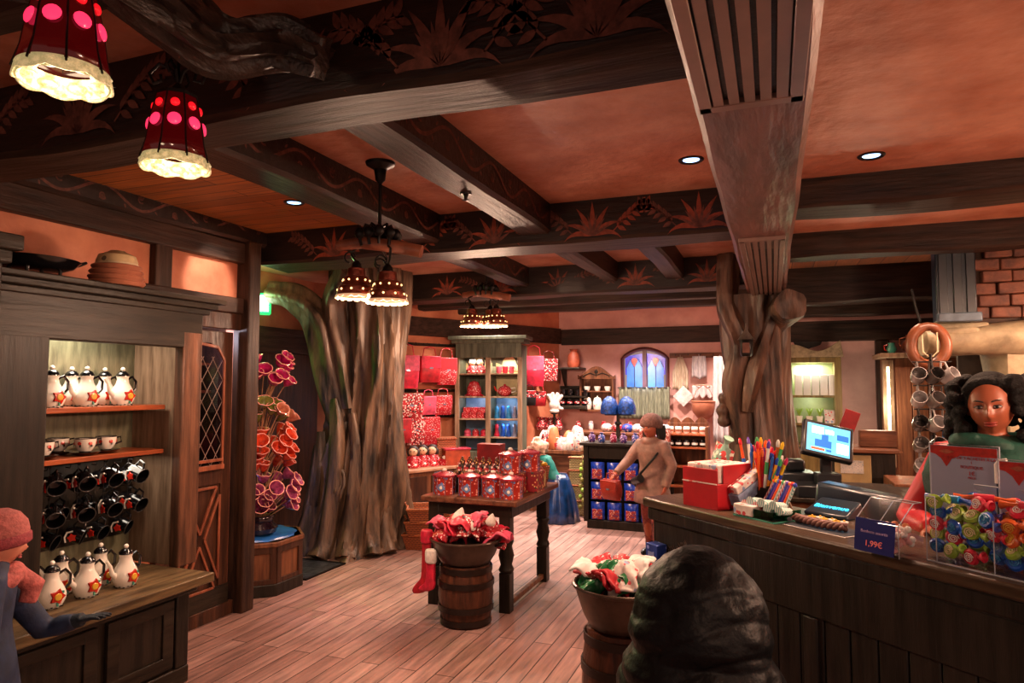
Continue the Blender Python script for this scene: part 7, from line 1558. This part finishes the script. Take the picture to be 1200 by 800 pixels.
# things hidden in clutter behind the far counter end: basket of oranges-red scarf
p = at(777, 572, 1, 5.2); t = thing('scarf_bundle', 'crumpled orange-red scarf lying behind the far end of the counter', 'scarf', cw(.02, .40), CR); m = MB()
for k in range(7): a = k * 1.1; m.tube([(-.07 + .02 * k, .02 * math.sin(a), .015), (-.03 + .015 * k, .04 * math.cos(a), .045), (.03 + .01 * k, .03 * math.sin(a * 2), .02)], [.014, .018, .012], 8)
part('folds', m, mat('scarf_orange', 'C04020', .5, var=.2), t); m = MB(); m.tube([(-.09, .02, .01), (-.12, .03, .008)], [.012, .006], 6); part('fringe', m, ORANGEF, t)

# ================================================================== PEOPLE
def gs(x, s): return math.exp(-(x / s) ** 2)
def headmesh(m, hh, M, nu=48, nv=36, s=1.0):
    """head of height hh facing -Y, centre at origin, features modelled into the surface"""
    k = hh / .23
    def f(u, v):
        b = -PI / 2 + PI * v; a = 2 * PI * u; x = math.cos(b) * math.sin(a); y = -math.cos(b) * math.cos(a); z = math.sin(b)
        w = .077; d = .095; h = .115
        if z < 0: w *= 1 - .34 * (-z) ** 1.6; d *= 1 - .10 * (-z) ** 2
        if z < 0 and y > 0: d *= 1 - .28 * (-z)
        X_, Y_, Z_ = x * w, y * d, z * h
        if y < 0:
            Y_ *= .94
            fr = min(1, -y * 1.6)
            q = 0
            q += .024 * gs(x, .13) * gs(z + .22, .15) + .012 * gs(x, .09) * gs(z + .02, .18)
            q += .007 * (gs(x - .16, .08) + gs(x + .16, .08)) * gs(z + .27, .07)
            q -= .011 * (gs(x - .38, .17) + gs(x + .38, .17)) * gs(z - .06, .10)
            q += .004 * gs(abs(x) - .35, .3) * gs(z - .26, .09)
            q += .005 * (gs(x - .5, .2) + gs(x + .5, .2)) * gs(z + .2, .2)
            q += .008 * gs(x, .22) * (gs(z + .47, .05) + 1.1 * gs(z + .58, .055)) - .004 * gs(x, .2) * gs(z + .525, .02)
            q += .009 * gs(x, .25) * gs(z + .84, .12)
            Y_ -= q * fr
        return tuple(M @ Vector((X_ * k, Y_ * k, Z_ * k)))
    m.grid(f, nu, nv, wrap=True)
    for sx in (1, -1): m.ball(M @ Vector((sx * .077 * k, .012 * k, -.008 * k)), (.010 * k, .018 * k, .030 * k), n=10, k=6)
def hand(m, p, d, up, sz, curl=.5, side=1, mi=0):
    """palm with five separate, unequal, bent fingers; d points along the fingers, up is the back of the hand"""
    d = d.normalized(); up = (up - d * up.dot(d)).normalized(); x = d.cross(up) * side; k = sz
    B = Matrix((x, d, up)).transposed()
    def P(a, b, c): return p + B @ Vector((a * k, b * k, c * k))
    m.ball(P(0, .045, 0), (.040 * k, .052 * k, .016 * k), mi, rot=B, n=12, k=8)
    for i, (xx, L_) in enumerate(((-.030, .066), (-.010, .076), (.011, .070), (.031, .054))):
        a1 = curl * .5; a2 = curl * 1.1; a3 = curl * 1.6; q = [(xx, .085, 0)]
        for a, f in ((a1, .45), (a2, .32), (a3, .23)): q.append((q[-1][0] + xx * .1, q[-1][1] + L_ * f * math.cos(a), q[-1][2] - L_ * f * math.sin(a)))
        m.tube([P(xx * .8, .05, 0)] + [P(*c) for c in q], [.009 * k, .0095 * k, .009 * k, .008 * k, .0065 * k], 8, mi)
    m.tube([P(-.025, .02, -.004), P(-.048, .04, -.012), P(-.056, .068, -.022), P(-.050, .088, -.03)], [.012 * k, .011 * k, .0095 * k, .0075 * k], 8, mi)
def bez(a, b, c, n=6): return [a.lerp(b, t).lerp(b.lerp(c, t), t) for t in [i / n for i in range(n + 1)]]
def torso(m, k, lean, grow=1.0, z0=.84, z1=1.46, hem=None, mi=0, n=28):
    """elliptical rings from hips to neck; lean bends it forward with height"""
    prof = [(.84, .150, .105), (.92, .168, .118), (1.0, .155, .105), (1.1, .138, .095), (1.2, .150, .105), (1.3, .168, .112), (1.38, .172, .100), (1.43, .13, .08), (1.47, .068, .062)]
    if hem: prof = [(h, r, r2) for h, r, r2 in hem] + prof[1:]
    R_ = []
    for z, a, b in prof: R_.append((z * k, a * k * grow, b * k * grow))
    vs = []; fs = []
    for z, a, b in R_:
        o = lean(z)
        for i in range(n): t = 2 * PI * i / n; vs.append((o[0] + a * math.cos(t), o[1] + b * math.sin(t), o[2]))
    for j in range(len(R_) - 1):
        for i in range(n): fs.append((j * n + i, j * n + (i + 1) % n, (j + 1) * n + (i + 1) % n, (j + 1) * n + i))
    fs += [tuple(reversed(range(n))), tuple((len(R_) - 1) * n + i for i in range(n))]
    m.add(vs, fs, mi)
def person(loc, rz, Ht, label, skin, arms, head_h=.23, headM=None, lean=None, voxel=.012, legs=True, step=.0, headc=None, grip=(.5, .5), handup=None):
    t = thing('person', label, 'person', loc, rz); k = Ht / 1.7
    lean = lean or (lambda z: (0, 0, z))
    m = MB(); torso(m, k, lean)
    nb = Vector(lean(1.42 * k)); hc = Vector(headc) if headc else Vector(lean(1.59 * k)); Mh = Matrix.Translation(hc) @ (headM.to_4x4() if headM else Matrix.Identity(4))
    m.tube([nb - Vector((0, 0, .03)), nb.lerp(hc, .45), hc + Vector((0, .02, -.03))], [.06 * k, .052 * k, .055 * k], 14)
    headmesh(m, head_h, Mh)
    ends = []
    for s, (el, wr) in zip((1, -1), arms):
        sh = Vector(lean(1.385 * k)) + Vector((s * .165 * k, 0, 0)); el = Vector(el); wr = Vector(wr)
        pts = [sh - Vector((s * .05 * k, 0, 0)), sh, sh.lerp(el, .5), el, el.lerp(wr, .4), wr]
        m.tube(pts, [.055 * k, .056 * k, .047 * k, .038 * k, .037 * k, .026 * k], 14); d = (wr - el).normalized()
        up = Vector(handup) if handup else Vector((0, 0, 1)) if abs(d.z) < .7 else Vector((s, 0, 0)); hand(m, wr - d * .005, d, up, 1.0 * k * .95, grip[0 if s > 0 else 1], side=s)
        ends.append((sh, el, wr))
    if legs:
        for s in (1, -1):
            hp = Vector((s * .085 * k, 0, .88 * k)); kn = Vector((s * .09 * k, -.02 * k - step * s * .3, .48 * k)); an = Vector((s * .09 * k, .01 - step * s, .085 * k))
            m.tube([hp, hp.lerp(kn, .5), kn, kn.lerp(an, .35), an], [.088 * k, .075 * k, .054 * k, .054 * k, .036 * k], 16); m.tube([an + Vector((0, .03 * k, -.03 * k)), an + Vector((0, -.05 * k, -.045 * k)), an + Vector((0, -.14 * k, -.06 * k))], [.042 * k, .038 * k, .026 * k], 12)
    b = part('body', m, skin, t, remesh=voxel, smooth=2)
    return t, k, hc, Mh, ends, lean
def face(t, Mh, hh, lipc='A04038', closed=.5, irisc='1C0E0A', brow='24140E', det=1):
    k = hh / .23
    for s in (1, -1):
        c = Vector((s * .029, -.0805, .007)) * k
        m = MB(); m.T = Mh; m.ball(c, (.0145 * k, .008 * k, .0075 * k * (1.1 - closed * .6))); part('eye', m, mat('eye_white', 'C8B4AC', .2) if 'eye_white' not in bpy.data.materials else bpy.data.materials['eye_white'], t, ang=2)
        m = MB(); m.T = Mh; m.ball(c + Vector((0, -.0058, -.001)) * k, (.0062 * k, .0035 * k, .0058 * k)); part('iris', m, BLACK, t, ang=2)
        m = MB(); m.T = Mh; m.tube([c + Vector(((-.017 + .034 * i / 8), -.0055 + .006 * abs(i - 4) / 4, .0065 * (1 - ((i - 4) / 4) ** 2) - .001)) * k for i in range(9)], [.0012 * k] + [.003 * k] * 7 + [.0012 * k], 7); part('eyelashes', m, BLACK, t)
        m = MB(); m.T = Mh; m.tube([Vector((s * (.012 + .034 * i / 6), -.0865 + .011 * (i / 6) ** 2, .026 + .006 * math.sin(i / 6 * 2.4))) * k for i in range(7)], [.002 * k, .0032 * k, .0034 * k, .003 * k, .0026 * k, .002 * k, .001 * k], 7); part('eyebrow', m, mat('brow', brow, .7) if 'brow' not in bpy.data.materials else bpy.data.materials['brow'], t)
    m = MB(); m.T = Mh
    for zz, r in ((-.0545, .0042), (-.065, .0054)): m.tube([Vector(((-.021 + .042 * i / 8), -.0885 + .010 * ((i - 4) / 4) ** 2, zz + (.0015 if zz > -.06 else .003) * abs((i - 4) / 4))) * k for i in range(9)], [r * .3 * k] + [r * (.75 + .25 * math.sin(i / 8 * PI)) * k for i in range(1, 8)] + [r * .3 * k], 8)
    part('lips', m, mat('lips_' + lipc, lipc, .35), t, ang=2)
def sleeve(m, e, r, k, extra=0):
    sh, el, wr = e; d = (wr - el).normalized(); s = 1 if sh.x > 0 else -1
    m.tube([sh - Vector((s * .06 * k, 0, 0)), sh, sh.lerp(el, .5), el, el.lerp(wr, .45), wr + d * extra], [r[0] * k * .95, r[0] * k, r[1] * k, r[2] * k, r[3] * k, r[4] * k], 16)

# ---- cashier
cpos = cw(s_at(1163, .82), .82, 0); hcx = at(1160, 483, 1, cpos.y)
PU = mat('hair_black', '0C0807', .7, var=.4, scale=70, bump=.6, spec=.25)
tc_, k, hc, Mh, ends, ln = person((cpos.x, cpos.y, 0), R(-20), 1.77, 'person with dark curly hair, deep green scarf and red top behind the counter', SKIN3, [((.29, -.05, 1.15), (.16, -.26, 1.14)), ((-.31, -.06, 1.14), (-.20, -.26, 1.14))], head_h=.255, headM=Matrix.Rotation(R(6), 3, 'X') @ Matrix.Rotation(R(-4), 3, 'Y'), headc=(0, -.02, 1.655), voxel=.0055)
face(tc_, Mh, .255, '9C3C34', .55)
m = MB(); m.T = Mh
random.seed(2)
m.ball((0, .035, .035), (.108, .105, .115), n=24, k=16)
for i in range(210):
    a = random.uniform(-2.5, 2.5) ; z = random.uniform(-.27, .11); rr = .09 + .062 * (1 - ((z - .02) / .16) ** 2 if z > 0 else 1 + .35 * min(1, -z / .12))
    x = rr * math.sin(a); y = .045 + rr * math.cos(a) * .72
    if abs(x) < .075 and y < .0: continue
    if y < -.055: continue
    m.ball((x, y, z), random.uniform(.022, .036), n=9, k=6)
for i in range(26):
    a = R(-75 + 150 * i / 25); m.ball((.082 * math.sin(a), -.045 + .02 * (1 - math.cos(a)) , .062 + .050 * math.cos(a)), .020, n=9, k=6)
part('hair', m, PU, tc_, remesh=.007, smooth=1)
m = MB(); torso(m, k, ln, 1.06, hem=[(.80, .17, .12)]); sleeve(m, ends[0], (.066, .062, .060, .06, .042), k); sleeve(m, ends[1], (.066, .064, .066, .060, .042), k); part('red_blouse', m, mat('blouse_red', 'B8141C', .45, var=.15, scale=6), tc_, remesh=.012, smooth=3)
m = MB(); m.lathe([(.27, 1.16), (.275, 1.25), (.265, 1.35), (.23, 1.43), (.15, 1.49), (.09, 1.525), (.07, 1.50)], n=40, sy=.75, wob=lambda a, z: 1 + .05 * math.sin(5 * a + z * 20) + .03 * math.sin(11 * a), cap=False)
m.tube([(.03 * math.sin(a * 3) + .10 * math.cos(a), .085 * math.sin(a) - .01, 1.485 + .018 * math.sin(a * 2)) for a in [2 * PI * i / 30 for i in range(30)]], .035, 12, close=True); m.tube([(.05, -.09, 1.46), (.07, -.125, 1.34), (.05, -.13, 1.18)], [.045, .055, .05], 12); part('green_scarf', m, mat('scarf_green', '0F4A3C', .7, var=.35, scale=16, bump=.3), tc_, ang=2, solid=.012)
m = MB(); m.lathe([(.165, .84), (.15, .5), (.14, .12)], n=20, sy=.6); part('long_skirt', m, BLACKB, tc_)
for s in (1, -1): m = MB(); m.ball((s * .09, -.05, .05), (.05, .13, .05)); part('shoe', m, BLACK, tc_)

# ---- child at the crockery cabinet (left edge)
cp0 = Vector((-3.0, 1.89, 0)); gl = at(116, 733, 2, .66)
rzc = math.atan2(.84, .54) + PI / 2; Rm = Matrix.Rotation(-rzc, 3, 'Z')
hw_ = Rm @ (Vector((gl.x, gl.y, .665)) - cp0)
tl, k, hc, Mh, ends, ln = person(cp0, rzc, 1.20, 'person in pink knit hat, pink scarf and navy coat reaching onto the crockery cabinet', SKIN2, [((.20, -.20, .66), (hw_.x, hw_.y + .08, .70)), ((-.20, .02, .62), (-.20, -.02, .46))], head_h=.205, headc=(0, -.03, 1.10), voxel=.009, headM=Matrix.Rotation(R(8), 3, 'X'), grip=(.3, .6))
face(tl, Mh, .205, 'B04848', .4)
m = MB(); m.T = Mh @ Matrix.Rotation(R(-14), 4, 'X'); m.lathe([(.090, -.012), (.100, .0), (.102, .03), (.098, .065), (.078, .10), (.045, .122), (0, .13)], n=72, c=(0, .012, .012), sy=1.12, wob=lambda a, z: 1 + .018 * math.cos(36 * a)); part('knit_hat', m, mat('hat_pink', 'B0605C', .85, var=.2, scale=60, bump=.5), tl, ang=2)
m = MB(); m.T = Mh @ Matrix.Rotation(R(-14), 4, 'X'); m.lathe([(.094, -.03), (.106, -.02), (.107, .012), (.098, .02)], n=72, c=(0, .012, .012), sy=1.12, wob=lambda a, z: 1 + .02 * math.cos(36 * a)); part('hat_cuff', m, mat('hat_cuff_rose', '963C44', .85, var=.2, scale=60, bump=.5), tl, ang=2)
m = MB(); m.tube([(.085 * math.cos(a), .075 * math.sin(a) - .005, .965 + .012 * math.sin(3 * a)) for a in [2 * PI * i / 30 for i in range(30)]], .042, 14, close=True); m.tube([(.02, -.10, .95), (.05, -.15, .90), (.04, -.13, .83)], [.04, .045, .035], 12); part('pink_scarf', m, mat('scarf_pink', 'BC625E', .85, var=.25, scale=40, bump=.5), tl, remesh=.01, smooth=2)
NAVY = mat('coat_navy', '18294A', .7, var=.35, scale=12, bump=.25)
m = MB(); torso(m, k, ln, 1.22, hem=[(.62, .215, .155), (.74, .195, .14)]); sleeve(m, ends[0], (.082, .078, .07, .062, .05), k, -.01); sleeve(m, ends[1], (.082, .078, .07, .062, .05), k, -.01); part('navy_coat', m, NAVY, tl, remesh=.010, smooth=3)
m = MB(); m.tube([(.09 * math.cos(a), .08 * math.sin(a) + .015, .925) for a in [2 * PI * i / 24 for i in range(24)]], .028, 10, close=True); m.lathe([(.05, .86), (.11, .89), (.10, .95), (.06, .93)], n=20, c=(0, .10, 0), sy=.5); part('coat_hood', m, NAVY, tl, ang=2)
m = MB(); sh, el, wr = ends[0]; d = (wr - el).normalized(); hand(m, wr - d * .005, d, Vector((0, 0, 1)), .95 * k * 1.35, .3, side=1); m.tube([wr - d * .05, wr + d * .02], [.034, .03], 12); part('glove', m, mat('glove_navy', '14202C', .8, var=.2, scale=50, bump=.3), tl, remesh=.005, smooth=1)
m = MB()
for s in (1, -1): hp = Vector((s * .085 * k, 0, .62)); m.tube([hp, Vector((s * .09 * k, -.015, .34)), Vector((s * .09 * k, .01, .09))], [.072, .055, .05], 14)
m.ball((0, 0, .62), (.12, .085, .09)); part('trousers', m, BLACKB, tl, remesh=.012, smooth=2)
for s in (1, -1): m = MB(); m.ball((s * .064, -.03, .045), (.042, .095, .045)); m.tube([(s * .064, .01, .05), (s * .064, .01, .14)], .045, 12); part('boot', m, BLACK, tl)

# ---- person in the black puffer jacket, seen from behind
PB = Vector((-.20, 1.92, 0))
tb_, k, hc, Mh, ends, ln = person(PB, R(170), 1.26, 'person seen from behind in black hooded puffer jacket in front of the counter', SKIN2, [((.19, -.02, .70), (.12, -.16, .62)), ((-.19, -.02, .70), (-.12, -.16, .62))], head_h=.21, headc=(0, 0, 1.16), voxel=.014)
PUF = mat('puffer_black', '06080C', .5, var=.4, scale=7, bump=.6, bscale=14, spec=.2)
m = MB()
prof = [(0.225, .48), (.222, .60), (.215, .74), (.210, .86), (.208, .96), (.203, 1.0), (.182, 1.045), (.190, 1.09), (.186, 1.12), (.170, 1.175), (.140, 1.235), (.092, 1.285), (.04, 1.312), (.0, 1.318)]
def pf(u, v):
    x = v * (len(prof) - 1); i = min(int(x), len(prof) - 2); q = x - i; r = prof[i][0] * (1 - q) + prof[i + 1][0] * q; z = prof[i][1] * (1 - q) + prof[i + 1][1] * q; a = 2 * PI * u
    zz = z + .035 * math.cos(a) * (z < 1.2); qu = abs(math.sin((zz + .03 * math.sin(a * 2)) * PI / .085)) ** .5; wr = noise.noise(Vector((math.cos(a) * 2 * r / .2, math.sin(a) * 2 * r / .2, z * 12))) * .010 + noise.noise(Vector((math.cos(a) * 5 * r / .2, math.sin(a) * 5 * r / .2, z * 30))) * .005
    g = r * (.95 + .05 * qu) + wr * min(1, r * 9); e = 1 + .07 * math.cos(2 * a) * min(1, max(0, (1.06 - z) / .12))
    return (g * math.cos(a) * e, g * math.sin(a) * .86, z)
m.grid(pf, 120, 130, wrap=True); part('puffer_jacket', m, PUF, tb_, ang=2)
m = MB()
for s, e in zip((1, -1), ends):
    sh, el, wr = e; P_ = bez(sh + Vector((s * .01, 0, -.03)), el + Vector((s * .06, 0, .08)), wr, 28); m.tube(P_, [.062 + .010 * abs(math.sin(i * .9)) - .0006 * i for i in range(len(P_))], 18)
part('sleeves', m, PUF, tb_, ang=2)
m = MB()
for i in range(90):
    a = R(25 + 60 * (i / 89)); c = Vector((.150 * math.sin(a), -.135, 1.14 + .135 * math.cos(a))); dd = Vector((.03 * math.sin(a) + .02 * (random.random() - .5), -.02, .03 * math.cos(a) + .02 * (random.random() - .5))); m.tube([c, c + dd], [.004, .001], 4)
part('fur_trim', m, mat('fur_trim_brown', '4A3A30', .8, var=.3, scale=40), tb_, kind=None)
m = MB()
for s in (1, -1): m.tube([(s * .075, 0, .6), (s * .08, -.015, .34), (s * .08, .01, .08)], [.075, .055, .05], 14)
m.ball((0, 0, .6), (.14, .10, .1)); part('trousers', m, BLACKB, tb_, remesh=.012, smooth=2)
for s in (1, -1): m = MB(); m.ball((s * .08, -.03, .045), (.045, .10, .045)); part('boot', m, BLACK, tb_)

# ---- girl in beige by the blue rack
G0 = Vector((-1.18, 7.12, 0))
tg, k, hc, Mh, ends, ln = person(G0, R(-24), 1.39, 'person in beige knit hat, beige coat and black shoulder bag beside the blue rack', mat('skin_rosy', 'B05A40', .5, var=.08), [((.22, .02, .93), (.18, -.04, .72)), ((-.22, -.10, .96), (-.26, -.26, .84))], head_h=.22, headc=(0, -.02, 1.30), voxel=.012, step=.05)
face(tg, Mh, .22, '9C3C38', .4)
HATB = mat('hat_beige', '8A6058', .85, var=.25, scale=50, bump=.5); COATB = mat('coat_beige', '9C7468', .6, var=.3, scale=9, bump=.3)
m = MB(); m.T = Mh @ Matrix.Rotation(R(-12), 4, 'X'); m.lathe([(.098, -.01), (.112, .0), (.114, .035), (.108, .07), (.09, .11), (.05, .138), (0, .148)], n=40, c=(0, .012, .012), sy=1.1, wob=lambda a, z: 1 + .015 * math.cos(20 * a)); part('knit_hat', m, HATB, tg, ang=2)
m = MB(); m.T = Mh
for s in (1, -1):
    for j in range(4): m.tube([(s * (.07 + .01 * j), .0 + .03 * j, .03), (s * (.085 + .008 * j), .02 + .02 * j, -.08), (s * .075, .0 + .02 * j, -.17), (s * .07, -.02, -.24)], [.02, .024, .02, .01], 8)
part('hair', m, mat('hair_dark_brown', '22140F', .6, var=.3, scale=40), tg, remesh=.01)
m = MB(); torso(m, k, ln, 1.22, hem=[(.66, .21, .155), (.78, .20, .145)]); sleeve(m, ends[0], (.078, .074, .068, .06, .048), k); sleeve(m, ends[1], (.078, .074, .068, .06, .048), k); m.tube([(.07 * math.cos(a), .065 * math.sin(a) - .01, 1.17) for a in [2 * PI * i / 20 for i in range(20)]], .04, 10, close=True); part('quilted_coat', m, COATB, tg, remesh=.011, smooth=2)
m = MB(); m.tube([(.10, .10, 1.16), (.12, -.13, 1.02), (0, -.165, .88), (-.15, -.13, .74), (-.19, 0, .68)], .012, 8); m.tube([(-.02, -.175, .80), (-.12, -.15, .765), (-.17, -.08, .74)], [.045, .035, .03], 10); part('shoulder_bag', m, BLACK, tg)
m = MB()
for s in (1, -1): m.tube([(s * .075, 0, .72), (s * .076, -.02 - s * .015, .42), (s * .076, .01 - s * .05, .10)], [.072, .05, .04], 14)
m.ball((0, 0, .72), (.14, .10, .09)); part('tights', m, mat('tights_red', '9A4038', .7, var=.4, scale=50), tg, remesh=.011, smooth=2)
for s in (1, -1): m = MB(); m.ball((s * .076, -.04 - s * .05, .04), (.042, .11, .042)); m.tube([(s * .076, .01 - s * .05, .03), (s * .076, .01 - s * .05, .15)], [.045, .048], 12); part('boot', m, BLACK, tg)
wl = tg.matrix_world; hp_ = Matrix.Translation(G0) @ Matrix.Rotation(R(-24), 4, 'Z') @ Vector((-.27, -.33, .78))
q = hangbag(hp_, R(-30), .24, .2, mat('small_red_bag', 'A02A20', .5), 'small red bag held out by the person in beige', None); 
# ---- small child in teal top and blue satin skirt
S0 = Vector((-2.60, 8.50, 0))
ln2 = lambda z: (-.0, -max(0, z - .45) * .45, z - max(0, z - .5) * .10)
ts, k, hc, Mh, ends, ln_ = person(S0, R(-75), 1.02, 'small person in pale furry hat, teal top and long blue skirt behind table', SKIN2, [((.14, -.22, .60), (.08, -.36, .62)), ((-.14, -.22, .60), (-.08, -.36, .62))], head_h=.20, headc=(0, -.26, .90), lean=ln2, voxel=.012)
face(ts, Mh, .20, 'B04848', .4)
m = MB(); m.T = Mh; m.ball((0, .015, .045), (.115, .115, .09), n=20, k=12)
for i in range(60): a = random.uniform(0, 6.28); z = random.uniform(-.02, .1); m.ball((.10 * math.cos(a), .015 + .10 * math.sin(a), z), .024, n=7, k=5)
m.ball((.03, -.02, .14), .04); part('furry_hat', m, mat('hat_fur', 'C8A088', .8, var=.3, scale=30, bump=.5), ts, remesh=.012, smooth=1)
m = MB(); torso(m, k, ln2, 1.25); sleeve(m, ends[0], (.075, .07, .06, .055, .045), k); sleeve(m, ends[1], (.075, .07, .06, .055, .045), k); m.tube([(.075 * math.cos(a), -.19 + .07 * math.sin(a), .80) for a in [2 * PI * i / 20 for i in range(20)]], .03, 10, close=True); part('teal_top', m, mat('top_teal', '107870', .6, var=.25, scale=14), ts, remesh=.011, smooth=2)
m = MB(); m.lathe([(.10, .60), (.14, .52), (.19, .35), (.23, .15), (.25, .01), (.24, .0)], n=72, cap=False, wob=lambda a, z: 1 + (.07 * math.sin(9 * a) + .03 * math.sin(17 * a + 1)) * (1 - z / .62)); part('blue_satin_skirt', m, mat('satin_blue', '123E78', .28, var=.5, scale=8, coat=.3), ts, solid=.006, ang=2)

# ================================================================== labels that would read alike get their place
bpy.context.view_layer.update()
_same = {}
for o in bpy.data.objects:
    if o.parent is None and o.get('label'): _same.setdefault(o['label'], []).append(o)
for lb, os_ in _same.items():
    if len(os_) > 1:
        os_.sort(key=lambda o: (lambda d: (d.x * math.cos(YAW) + d.y * math.sin(YAW)) / max(.1, -d.x * math.sin(YAW) + d.y * math.cos(YAW)))(o.matrix_world.translation - CAM))
        for i, o in enumerate(os_): o['label'] = lb + ', ' + (pos(i, len(os_)) if len(os_) > 2 else ('more left', 'more right')[i])
